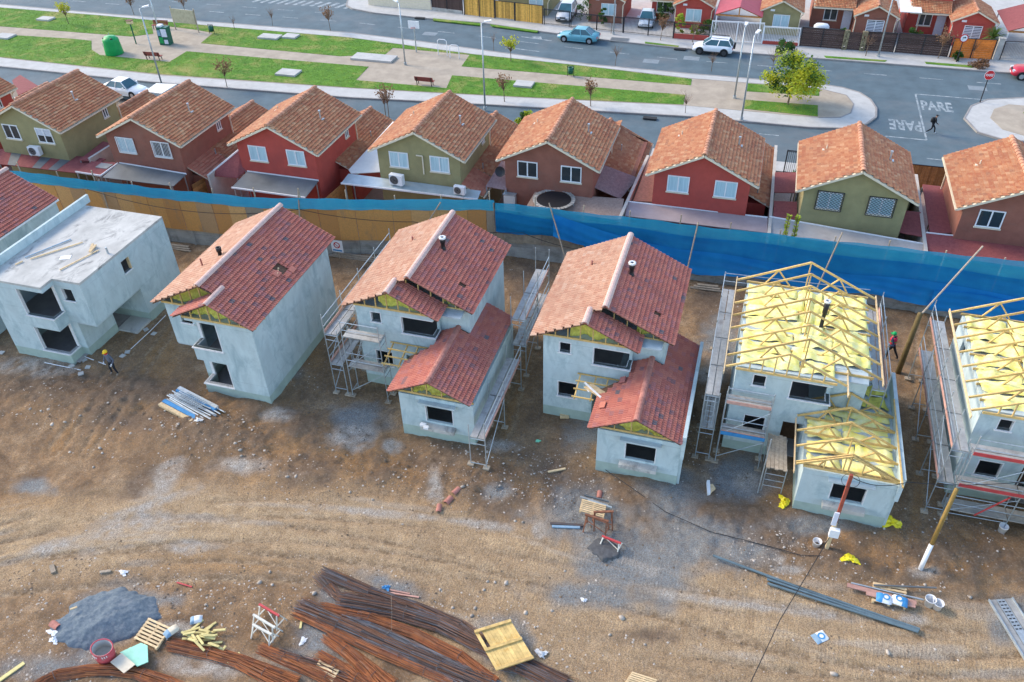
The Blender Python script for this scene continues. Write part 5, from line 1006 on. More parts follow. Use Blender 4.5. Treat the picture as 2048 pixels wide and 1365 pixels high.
T = thing('bottle_bank', 'big green bell-shaped bottle bank at the plaza edge', 'bottle bank', (-67.1, 72.9, .16)); MB().lathe([(.001, 0), (.93, 0), (.95, .06), (.90, .7), (.84, 1.4), (.83, 1.55), (.80, 1.62), (.55, 1.82), (.001, 1.9)], 22).build('shell', M['bell'], T, True); MB().tube((0, 0, 1.98), (0, 0, 2.2), .04, 6).build('lifting_eye', M['galv'], T)
for a in (-2.4, -.7): MB().tube((.52*math.cos(a), .52*math.sin(a), 1.66), (.74*math.cos(a), .74*math.sin(a), 1.66), .14, 12).build('slot', M['black'], T)
bx(T, 'label_panel', -.62, -.72, 1.0, -.2, -.64, 1.35, M['cream'])
T = thing('kiosk_machine', 'small green and white printed machine under the short lamp', 'machine', (-63.3, 76.9, .16), .1); MB().box(-.6, -.4, 0, .6, .4, 1.0).prism([(-.6, -.4, 1.0), (.6, -.4, 1.0), (.6, .4, 1.0), (-.6, .4, 1.0)], (0.05, 0, .9)).build('case', M['bell_dk'], T); bx(T, 'print_panel', -.1, -.43, .9, .55, -.4, 1.75, M['curtain_white']); bx(T, 'print_panel', -.5, -.43, .2, -.05, -.41, .85, M['bell']); bx(T, 'print_panel', .05, -.43, .15, .5, -.41, .6, M['curtain_white']); bx(T, 'print_panel', -.55, -.425, 1.0, -.2, -.4, 1.6, M['blue_faded']); bx(T, 'top_box', -.5, -.3, 1.9, .0, .3, 2.1, M['white'])
T = thing('bird_post', 'slim dark green post with a small wooden box on top', 'post', (-66.8, 76.2, .16)); tb(T, 'pole', (0, 0, 0), (0, 0, 2.2), .07, M['bell_dk']); bx(T, 'box', -.3, -.2, 2.2, .3, .2, 2.5, M['timber_pale']); bx(T, 'box_roof', -.36, -.26, 2.5, .36, .26, 2.56, M['timber_dark'])
T = thing('billboard', 'blank pale billboard on two posts by the plaza', 'billboard', (-63.7, 81.3, .16), -.1); bx(T, 'panel', -1.6, -.04, .9, 1.6, .04, 2.4, mat('plywood_faded', (.42, .38, .25), .85, .15, 3)); [tb(T, 'post', (s_, .08, 0), (s_, .08, 2.6), .07, M['timber_grey']) for s_ in (-1.65, 1.65)]
for label, x, y in (('dark litter bin by the billboard', -60.3, 81.2), ('dark green litter bin beside the gravel path', -17.6, 77.7)):
    T = thing('litter_bin', label, 'bin', (x, y, .16)); MB().lathe([(.001, .25), (.24, .25), (.29, .85), (.22, .85), (.2, .4), (.001, .4)], 14).build('drum', M['bell_dk'], T, True); [tb(T, 'leg', (s_, 0, 0), (s_, 0, 1.0), .03, M['steel_dark']) for s_ in (-.32, .32)]; MB().tube((-.32, 0, 1.0), (.32, 0, 1.0), .03, 6).build('crossbar', M['steel_dark'], T)
T = thing('basketball_hoop', 'white basketball backboard on a pole in the bench plaza', 'hoop', (-35.1, 80.7, .16)); tb(T, 'pole', (0, 0, 0), (0, 0, 2.8), .07, M['galv']); bx(T, 'backboard', -.6, -.12, 2.5, .6, -.06, 3.25, M['white']); MB().lathe([(.22, 2.6), (.24, 2.62), (.22, 2.64)], 14, (0, -.36, 0)).build('ring', M['rail_red'], T)
for x, y, lab in ((-32.0, 80.4, 'tall'), (-30.5, 79.9, 'low')):
    T = thing('exercise_bar', 'white tubular exercise bar, the %s one' % ('left' if lab == 'tall' else 'right'), 'exercise bar', (x, y, .16)); h = 1.5 if lab == 'tall' else 1.2; MB().path([(-.5, 0, 0), (-.5, 0, h), (-.3, 0, h+.15), (.3, 0, h+.15), (.5, 0, h), (.5, 0, 0)], .04, 6).build('tube', M['white'], T)
def bare_tree(label, x, y, h, seed, spread=.5, col='twig', dens=26, z=.14, leaf=None, tr=.04):
    rs = random.Random(seed); T = thing('bare_tree', label, 'tree', (x, y, z)); b = MB(); tp = V((rs.uniform(-.1, .1)*h*.5, rs.uniform(-.05, .05), h*.5)); b.path([(0, 0, -.1), tp*.5, tp], tr, 6, 0, tr*.6); b.build('trunk', M['bark'], T)
    c = MB(); lv = []
    for k in range(dens):
        a = rs.uniform(0, 6.28); e = rs.uniform(.15, 1)*spread*h*.55; p0 = tp*rs.uniform(.75, 1); q = V((tp.x+math.cos(a)*e, tp.y+math.sin(a)*e, h*rs.uniform(.62, 1.0))); m_ = p0.lerp(q, .5)+V((rs.uniform(-.1, .1), rs.uniform(-.1, .1), rs.uniform(0, .12)))
        c.path([p0, m_, q], tr*.42, 3, 0, tr*.12)
        for j in range(3): s_ = m_.lerp(q, rs.random()); e2 = s_+V((rs.uniform(-.3, .3), rs.uniform(-.3, .3), rs.uniform(.05, .4)))*h*.16; c.tube(s_, e2, tr*.22, 3, 0, tr*.08, False); lv.append(e2)
    c.build('crown', M[col], T)
    if leaf:
        l = MB()
        for p in lv:
            for j in range(leaf):
                p2 = p+V((rs.gauss(0, .07), rs.gauss(0, .07), rs.gauss(0, .07)))*h*.5; d = V((rs.uniform(-1, 1), rs.uniform(-1, 1), rs.uniform(-.4, 1))).normalized()*.09; e = d.orthogonal().normalized()*.06; l.add([p2-d, p2+e, p2+d, p2-e], [(0, 1, 2, 3)])
        l.build('leaves', M['leaf_dry'] if leaf < 3 else M['leaf_yellow'], T)
    return T
def leaf_mat(name, c1, c2):
    m = mat(name, c1, .7, .2, 1.6, col2=c2); nt = m.node_tree; N, Lk = nt.nodes, nt.links; b = N['Principled BSDF']; tl = N.new('ShaderNodeBsdfTranslucent'); tl.inputs[0].default_value = (*c2, 1); mx = N.new('ShaderNodeMixShader'); mx.inputs[0].default_value = .3; Lk.new(b.outputs[0], mx.inputs[1]); Lk.new(tl.outputs[0], mx.inputs[2]); Lk.new(mx.outputs[0], N['Material Output'].inputs[0]); return m
M['leaf_yellow'] = leaf_mat('leaf_yellow', (.26, .33, .015), (.55, .52, .03)); M['leaf_green'] = leaf_mat('leaf_green', (.025, .07, .012), (.06, .14, .02)); M['leaf_dry'] = leaf_mat('leaf_dry', (.15, .09, .05), (.26, .14, .07)); M['leaf_lime'] = leaf_mat('leaf_lime', (.22, .32, .02), (.42, .48, .05))
PT = 'thin bare street trees'
for k, (x, y, h, s_, lab) in enumerate(((-73.8, 85.3, 2.6, .6, 'bare rust-twigged tree by the wide street above the bell bank'), (-67, 86.2, 3.0, .7, 'bare dense-twigged tree behind the billboard'), (-49.7, 67.2, 2.8, .7, 'thin bare sapling with a brown haze on the lower pavement'), (-54.8, 85.2, 2.2, .5, 'thin bare tree on the street pavement left of the bushier one'), (-47.4, 85.2, 2.7, .6, 'bushier bare tree on the street pavement'), (-58.4, 82.9, 1.7, .4, 'tiny bare sapling beside the litter bin lawn'), (-79.3, 80.4, 2.6, .7, 'yellowing sapling on the far left lawn'), (-31.1, 64.0, 3.2, .6, 'bare upright tree between the red and olive roofs'), (-27.2, 83, 2.0, .4, 'bare sapling on the pavement by the turn arrows'), (-24.5, 80.3, 2.4, .8, 'leaning sapling with yellow tufts on the upper lawn'), (-22.1, 70.1, 2.6, .6, 'bare brown sapling beside the tall lamp'), (-14.1, 70.9, 2.5, .5, 'bare reddish sapling on the lower pavement edge'), (-13.9, 81.6, 2.2, .6, 'leaning bare tree on the upper pavement near the blue car'), (-5.6, 71.4, 2.0, .7, 'small pale bare tree on the lower pavement near the lamps'), (-4.4, 82.4, 1.8, .6, 'small bare tree on the kerb by the white car'), (1.4, 83.6, 2.2, .9, 'bare reddish crown standing behind the leafy tree'), (10.3, 90.1, 2.4, .7, 'fan-shaped bare tree before the dark board fence'), (17.2, 90.9, 3.0, .7, 'leaning dark tree before the dark board fence'), (20.4, 91.4, 1.9, .5, 'thin stick sapling before the orange fence'), (-10.6, 90.2, 2.6, .5, 'bare tree with a forked trunk before the red house'), (-7.2, 90.3, 2.4, .5, 'bare tree with a rusty crown at the red low wall'), (-16.2, 91.2, 2.2, .4, 'pale sapling behind the blue car'), (-31.7, 64.6, 2.4, .6, 'dry twiggy shrub behind the red roof'), (22.4, 74.0, 1.6, .9, 'low dry twiggy shrub on the traffic island'))):
    bare_tree(lab, x, y, h, k+3, s_, dens=16 if s_ < .5 else 30, leaf=(4 if 'yellow' in lab else (2 if h > 2.4 else None)), tr=.045 if h > 2.3 else .03, z=.14 if y > 63 else .1)
def leafy(name, label, x, y, h, rad, seed, n, mats, cat='tree', trunk=.09, zc=.62, z=.15, ls=.13, clumps=24):
    rs = random.Random(seed); T = thing(name, label, cat, (x, y, z)); b = MB(); cl = []
    for k in range(clumps):
        t = rs.uniform(0, 6.28); f = rs.uniform(-.8, 1); q = math.sqrt(max(0, 1-f*f*.7))*rs.uniform(.45, 1); cl.append((V((math.cos(t)*q*rad, math.sin(t)*q*rad, h*zc+f*h*(1-zc)*.92)), rs.uniform(.2, .42)*rad))
    if trunk:
        b.path([(0, 0, -.1), (.05, 0, h*.25), (-.03, .05, h*.5)], trunk, 7, 0, trunk*.6)
        for c, r_ in cl[:14]: b.path([(-.02, .03, h*rs.uniform(.2, .45)), c*.6+V((0, 0, h*.12)), c], trunk*.4, 4, 0, trunk*.12)
        b.build('trunk', M['bark'], T)
    for mi, mt in enumerate(mats):
        l = MB()
        for k, (c, r_) in enumerate(cl):
            if k % len(mats) != mi: continue
            for j in range(n):
                v = V((rs.gauss(0, 1), rs.gauss(0, 1), rs.gauss(0, .75))); v = v.normalized()*r_*rs.random()**.45*1.15; p = c+v; d = V((rs.uniform(-1, 1), rs.uniform(-1, 1), rs.uniform(-.6, .6))).normalized(); e = d.cross(V((rs.uniform(-1, 1), rs.uniform(-1, 1), rs.uniform(-1, 1)))).normalized(); s_ = ls*rs.uniform(.6, 1.3)
                l.add([p-d*s_, p+e*s_*.5, p+d*s_, p-e*s_*.5], [(0, 1, 2, 3)])
        l.build('crown', mt, T)
    return T
leafy('leafy_tree', 'leafy tree with yellow-green top at the park end', 3.1, 75.4, 4.1, 2.3, 4, 150, [M['leaf_yellow'], M['leaf_lime'], M['leaf_yellow'], M['leaf_green']], clumps=40)
leafy('bush', 'dense round dark green bush on the far pavement', 2.3, 89.3, 1.1, .95, 6, 90, [M['leaf_green']], 'bush', 0, .45, ls=.08)
leafy('shrub', 'lime green shrub between olive and brown roofs', -17.8, 62.5, 2.4, .9, 8, 70, [M['leaf_lime'], M['leaf_green']], 'shrub', .05, .55)
leafy('hedge', 'trimmed dark hedge behind the black gate', 4.4, 60.3, 1.0, .8, 9, 120, [M['leaf_green']], 'hedge', 0, .5, ls=.07)
for x, y, h, rad, lab, mm in ((-19.9, 95.5, 2.2, 1.2, 'dark bush in the garden beside the parked offroader', 'leaf_green'), (-11.0, 95.8, 3.2, .9, 'tall dark climber beside the silver car', 'leaf_green'), (-5.9, 93.1, 1.6, .9, 'dark bush at the red house window', 'leaf_green'), (-8.9, 92.7, 2.1, .5, 'lime sapling at the red house corner', 'leaf_lime'), (-7.2, 92.8, 1.0, .5, 'lime pot plant under the red house window', 'leaf_lime'), (-17.6, 93.5, 2.0, .5, 'potted shrub before the brown house window', 'leaf_green'), (14.9, 94.2, 1.9, .8, 'dark shrub behind the dark board fence', 'leaf_green'), (8.0, 93.7, 1.5, .6, 'fern behind the stone gate pier', 'leaf_green'), (19.0, 90.8, .7, .5, 'low green plant at the sign foot', 'leaf_green'), (20.9, 89.4, .5, .9, 'mound of dry cut grass on the kerb', 'leaf_dry'), (4.5, 93.2, .9, .7, 'low shrub behind the white railing', 'leaf_dry')):
    leafy('shrub', lab, x, y, h, rad, int(x*7) % 97, 60, [M[mm]], 'shrub', 0, .5, ls=.1, clumps=16)
def yucca(label, x, y, h, n, L_, seed):
    rs = random.Random(seed); T = thing('yucca', label, 'plant', (x, y, .1)); MB().path([(0, 0, 0), (.05, 0, h*.5), (0, 0, h)], .12, 8, 0, .1).build('trunk', M['bark'], T); l = MB()
    for k in range(n):
        a = rs.uniform(0, 6.28); e = rs.uniform(-.35, 1.3); d = V((math.cos(a)*math.cos(e), math.sin(a)*math.cos(e), math.sin(e))); s_ = d.cross(Z).normalized()*.05; p = V((0, 0, h)); m_ = p+d*L_*.6; q = p+d*L_-Z*.2*L_; l.add([p-s_*.6, p+s_*.6, m_+s_, q, m_-s_], [(0, 1, 2, 4), (4, 2, 3)])
    l.build('crown', M['leaf_green2'], T)
M['leaf_green2'] = leaf_mat('leaf_sword', (.05, .11, .02), (.14, .22, .05)); yucca('spiky yucca above the orange fence', 22.2, 93.6, 1.6, 120, 1.5, 3)
for px, lab in ((1566, 'left'), (1582, 'right')):
    p = G(px, 470, 0); p = V((G(px, 440, 2).x, 46.0, 0)); rs = random.Random(px); T = thing('tall_shoot', 'tall slim leafy shoot above the blue net, the %s one' % lab, 'plant', p); MB().tube((0, 0, 0), (0, 0, 5.0), .03, 5).build('stem', M['bark'], T); l = MB()
    for k in range(160):
        z = 3.0+2.0*rs.random(); a = rs.uniform(0, 6.28); d = V((math.cos(a), math.sin(a), .5))*.2; e = V((-math.sin(a), math.cos(a), 0))*.06; c = V((0, 0, z)); l.add([c, c+d*.5+e, c+d, c+d*.5-e], [(0, 1, 2, 3)])
    l.build('leaves', M['leaf_lime'], T)
# ---- traffic signs
T = thing('stop_sign', 'red octagonal PARE stop sign on a dark post', 'sign', (19.63, 79.92, .13), .2); tb(T, 'post', (0, 0, 0), (0, 0, 2.75), .05, M['steel_dark']); oc = [(.42*math.cos(math.pi/8+k*math.pi/4), -.06, 2.5+.42*math.sin(math.pi/8+k*math.pi/4)) for k in range(8)]; MB().prism([(x*1.08, y+.004, 2.5+(z-2.5)*1.08) for x, y, z in oc], (0, .012, 0)).build('border', M['white'], T); MB().prism(oc, (0, -.012, 0)).build('plate', mat('sign_red', (.55, .02, .025), .4, .05, 3), T)
m_ = text_mesh('PARE', 'sign_lettering', M['white'], .3, .004); ob('sign_lettering', m_, T, Matrix.Translation((0, -.08, 2.5)) @ Matrix.Rotation(math.pi/2, 4, 'X') @ Matrix.Diagonal((.95, 1.1, 1, 1)))
T = thing('turn_sign', 'round white sign with red rim and black arrow before the orange fence', 'sign', (18.84, 90.24, .13), .15); tb(T, 'post', (0, 0, 0), (0, 0, 2.6), .05, M['steel_dark']); MB().tube((0, -.07, 2.35), (0, -.05, 2.35), .4, 22).build('rim', M['lamp_red'], T); MB().tube((0, -.085, 2.35), (0, -.071, 2.35), .31, 22).build('face', M['white'], T)
MB().bar((-.1, -.09, 2.2), (-.1, -.09, 2.42), .012, .07, up=(0, 1, 0)).bar((-.12, -.09, 2.42), (.06, -.09, 2.42), .012, .07).prism([(.05, -.084, 2.52), (.2, -.084, 2.42), (.05, -.084, 2.32)], (0, -.012, 0)).build('arrow', M['black'], T)
for px, py, lab in ((1545, 310, 'black'), (1860, 345, 'orange')):
    pass
# ------------------------------------------------------------------ gates of the row, houses across the street
def paling(label, p, q, h, mt, kind='bars', step=.14, frame=None, base=0, bmat=None, name='railing', z0=.13):
    p, q = V((*p, z0)), V((*q, z0)); T = thing(name, label, 'fence', p); d = q-p; n = max(2, int(d.length/step)); 
    if base: br(T, 'base_wall', (0, 0, base/2-.05), (d.x, d.y, base/2-.05), .18, base+.1, bmat)
    if kind == 'bars':
        for k in range(n+1): a = d*k/n; tb(T, 'bar', (a.x, a.y, base), (a.x, a.y, h), .014, mt, 4)
        for z in (base+.12, h-.08): tb(T, 'rail', (0, 0, z), (d.x, d.y, z), .025, mt, 5)
    elif kind == 'vboard':
        for k in range(n): a, b_ = d*(k+.02)/n, d*(k+.98)/n; br(T, 'board', ((a.x+b_.x)/2, (a.y+b_.y)/2, base+.05), ((a.x+b_.x)/2, (a.y+b_.y)/2, h), step*.95, .025, mt, up=(d.x, d.y, 0)) if False else MB().bar(a+Z*((h+base)/2), b_+Z*((h+base)/2), .025, h-base-.05).build('board', mt, T)
    else:
        m_ = int((h-base)/.2)
        for k in range(m_): z = base+.1+k*(h-base)/m_; br(T, 'board', (0, 0, z), (d.x, d.y, z), .03, (h-base)/m_*.93, mt)
    if frame:
        k = max(1, round(d.length/2.6))
        for i in range(k+1): a = d*i/k; bx(T, 'post', a.x-.045, a.y-.07, 0, a.x+.045, a.y+.03, h+.06, frame)
        br(T, 'top_rail', (0, -.02, h+.02), (d.x, d.y-.02, h+.02), .05, .06, frame)
    return T
paling('black gate between the red and olive roofs', (3.2, 61.6), (5.2, 61.6), 1.9, M['steel_dark'], frame=M['steel_dark']); paling('orange-brown board gate between olive and brown roofs', (11.4, 61.6), (15.2, 61.6), 1.8, M['wood_fence'], 'vboard', .16, M['steel_dark'])
paling('low cream street wall at the top edge', (-47.2, 95.3), (-38.9, 95.0), 1.7, M['w_olive'], 'hboard', base=1.6, bmat=M['cream']); paling('dark brown sheet gate at the top edge', (-38.7, 94.9), (-34.6, 94.3), 2.0, M['wood_black'], 'vboard', .2, M['steel_dark'], .35, M['conc'])
paling('yellow board fence, first panel beside the dark gate', (-34.3, 94.1), (-30.4, 93.6), 2.05, M['wood_yellow'], 'vboard', .13, M['steel_dark']); paling('yellow board fence, narrow panels in the middle', (-30.3, 93.55), (-27.9, 93.25), 2.0, M['wood_yellow'], 'vboard', .13, M['steel_dark'], .1, M['conc']); paling('yellow board fence, last long panel by the parked offroader', (-27.8, 93.25), (-24.4, 92.75), 2.0, M['wood_yellow'], 'vboard', .13, M['steel_dark'])
paling('black railing in front of the parked offroader', (-24.2, 92.7), (-21.2, 92.4), 1.7, M['steel_dark'], frame=M['steel_dark']); paling('black railing in front of the brown house garden', (-21.0, 92.35), (-15.0, 91.8), 1.6, M['steel_dark'], frame=M['steel_dark']); paling('black gate in front of the silver car', (-14.9, 91.8), (-9.4, 91.2), 1.7, M['steel_dark'], frame=M['steel_dark'])
paling('black railing on a red low wall', (-9.3, 91.2), (-5.6, 91.2), 1.6, M['steel_dark'], base=.5, bmat=M['w_red'], frame=M['steel_dark']); paling('tall white railing under the red carport roof', (-5.4, 91.2), (-.1, 91.5), 2.1, M['white'], frame=M['white'], step=.16); paling('white railing before the olive gabled house', (0, 91.5), (3.6, 91.6), 1.8, M['white'], base=.3, bmat=M['w_red'], frame=M['white'], step=.16)
paling('dark horizontal board fence left of the stone piers', (3.8, 91.7), (8.0, 91.6), 1.9, M['wood_black'], 'hboard', frame=M['steel_dark']); paling('dark board door between the stone piers', (8.45, 91.6), (9.7, 91.6), 1.8, M['wood_black'], 'hboard'); paling('dark horizontal board fence right of the stone piers', (10.2, 91.7), (13.0, 91.8), 1.9, M['wood_black'], 'hboard', frame=M['steel_dark']); paling('wide nearly black board fence before the red house', (13.2, 91.8), (18.1, 91.6), 1.95, M['wood_black'], 'hboard', frame=M['steel_dark']); paling('bright orange board fence', (18.3, 91.5), (22.2, 91.8), 1.9, M['wood_orange'], 'hboard', frame=M['steel_dark']); paling('grey railing at the right edge', (23.0, 91.9), (29, 92.4), 1.8, M['galv'], frame=M['steel_dark'])
for x, lab in ((8.2, 'left'), (9.95, 'right')):
    T = thing('stone_pier', 'mossy stone gate pier, the %s one of the pair' % lab, 'pier', (x, 91.6, .1)); rs = random.Random(int(x)); M.setdefault('pier', mat('pier_stone', (.20, .17, .10), .9, .3, 4, rnd=.3))
    for k in range(9):
        for s_ in (-1, 1): f = rs.uniform(.3, .7)*.5; bx(T, 'stone', -.25 if s_ < 0 else -.24+f, -.2-rs.uniform(0, .02), k*.22, -.255+f if s_ < 0 else .25, .2, k*.22+.21, M['pier'])
T = thing('gate_pillar', 'plain grey pillar beside the orange fence', 'pillar', (22.6, 91.8, .1)); bx(T, 'shaft', -.25, -.25, 0, .25, .25, 2.1, M['conc']); bx(T, 'cap', -.3, -.3, 2.1, .3, .3, 2.18, M['conc'])
def street_house(label, xg, yf, wall, hw=1.95, body=None, style='curtain', win=(.05, .75), zp=3.75, main=None):
    T = thing('street_house', label, 'house', (xg, yf, 0)); sl_ = .5; ze = zp-sl_*(hw+.3); cl = math.hypot(1, sl_); D = 6
    b = MB(); b.prism([(-hw, 0, 0), (hw, 0, 0), (hw, 0, ze+.3*sl_-.08), (0, 0, zp-.1), (-hw, 0, ze+.3*sl_-.08)], (0, D, 0)).build('wall', M[wall], T)
    for s_ in (-1, 1):
        slope(T, (s_*(hw+.3), -.35, ze), (0, 1, 0), (-s_/cl, 0, sl_/cl), D, (hw+.3)*cl, M['tile_old']); decksheet(T, [(s_*(hw+.3), -.33, ze), (s_*(hw+.3), D-.35, ze), (0, D-.35, zp), (0, -.33, zp)], M['cream'], .07); MB().bar((s_*(hw+.32), -.36, ze-.06), (0, -.36, zp-.06), .05, .13).build('barge_board', M['cream'], T); MB().path([(s_*(hw+.25), -.3, ze-.1), (s_*(hw+.02), -.06, ze-.5), (s_*(hw+.02), -.06, .2)], .05, 6).build('downpipe', M['cream'], T)
    caps(T, (0, -.4, zp+.03), (0, D-.4, zp+.03), .14, M['cap_old'], taper=1.25)
    window(T, win[0]-.85, win[0]+.85, .95, 2.25, 0, style); bx(T, 'window_hood', win[0]-.95, -.12, 2.32, win[0]+.95, .0, 2.42, M[wall]); bx(T, 'house_number', -1.2, -.03, 2.55, -.75, -.005, 2.75, M['white'])
    if main:
        x0, x1, d = main; b = MB(); b.box(x0, d, 0, x1, d+7, 5.3); b.build('main_wall', M[wall], T); s2 = 1 if x0 > 0 else -1
        window(T, (x0+x1)/2-.9 if x0 < -hw else (x0+x1)/2-.6, (x0+x1)/2+.5, 1.0, 2.3, d, 'dark')
        slope(T, (x0, d-1.6, 2.75), (1, 0, 0), (0, 1/cl, sl_/cl), abs(x1-x0), 1.7*cl, M['tile_old']); decksheet(T, [(x0, d-1.58, 2.75), (x1, d-1.58, 2.75), (x1, d, 3.55), (x0, d, 3.55)], M['cream'], .07); bx(T, 'gutter', x0, d-1.72, 2.62, x1, d-1.6, 2.72, M['cream'])
        bx(T, 'door', x1-1.05, d-.04, 0, x1-.15, d-.005, 2.1, M['curtain_white'])
    return T
street_house('olive gabled house behind the white railing', 1.5, 94.8, 'w_olive'); street_house('brown gabled house behind the stone piers', 11.0, 95.0, 'w_brown', style='blind', main=(-6.3, -2.0, 3.2)); street_house('red gabled house behind the orange fence', 20.4, 95.2, 'w_red', style='blind', main=(-6.0, -2.0, 3.2)); street_house('red gabled house behind the black railing', -7.8, 94.8, 'w_red', main=(-4.9, -2.0, 2.2)); street_house('brown house behind the black garden railing', -17.6, 94.8, 'w_brown', win=(.35, 0)); street_house('olive house behind the yellow board fence', -27.6, 95.8, 'w_olive', 3.0, win=(1.6, 0)); street_house('pale olive house behind the cream street wall', -42.5, 99.0, 'w_olive', 3.2)
def carport(label, x0, x1, y0, y1, z, mt, peak=.9):
    T = thing('carport', label, 'carport', ((x0+x1)/2, y0, .0)); h = (x1-x0)/2
    for s_ in (-1, 1): MB().prism([(s_*h, 0, z), (s_*h, y1-y0, z), (0, y1-y0, z+peak), (0, 0, z+peak)], Z*.05).build('roof_sheet', mt, T)
    br(T, 'tie_beam', (-h+.1, .25, z-.06), (h-.1, .25, z-.06), .12, .16, M['wood_fence']); br(T, 'king_post', (0, .25, z), (0, .25, z+peak-.05), .12, .1, M['wood_fence'], up=(0, 1, 0))
    for s_ in (-1, 1):
        MB().bar((s_*(h-.05), .2, z-.02), (0, .2, z+peak-.03), .08, .12).build('rafter', M['wood_fence'], T)
        for y in (.3, y1-y0-.3): bx(T, 'post', s_*(h-.15)-.06, y-.06, -.1, s_*(h-.15)+.06, y+.06, z, M['white'])
carport('open carport with a red gabled sheet roof', -5.3, -.4, 92.6, 99.5, 2.45, mat('red_carport', (.38, .06, .075), .6, .1, 2)); carport('carport with red and pale sheet roof at the right edge', 23.2, 30, 93.2, 100, 2.5, M['shingle'], 1.2)
T = thing('side_roof', 'white sheet roof between the brown and red gabled houses', 'roof', (14.2, 97, 0)); MB().prism([(-.9, -1, 2.9), (1.2, -1, 2.9), (1.2, 4, 3.5), (-.9, 4, 3.5)], Z*.06).build('sheet', M['white_sheet'], T); [tb(T, 'post', (x, -.8, 0), (x, -.8, 2.9), .05, M['timber_grey']) for x in (-.8, 1.1)]
T = thing('garden_tank', 'white garden tank behind the dark fence', 'tank', (5.7, 93.4, .1)); MB().lathe([(.001, 0), (.5, 0), (.52, 1.7), (.4, 1.9), (.001, 1.92)], 14).build('shell', M['white'], T, True, Matrix.Diagonal((1.5, .8, 1, 1)))
T = thing('street_cabinet', 'blue-grey utility cover on the far pavement behind the blue car', 'cover', (-14.9, 89.4, .13)); bx(T, 'plate', -.95, -.5, 0, .95, .5, .05, M['poly']); bx(T, 'rim', -1.02, -.57, 0, 1.02, .57, .03, M['conc'])
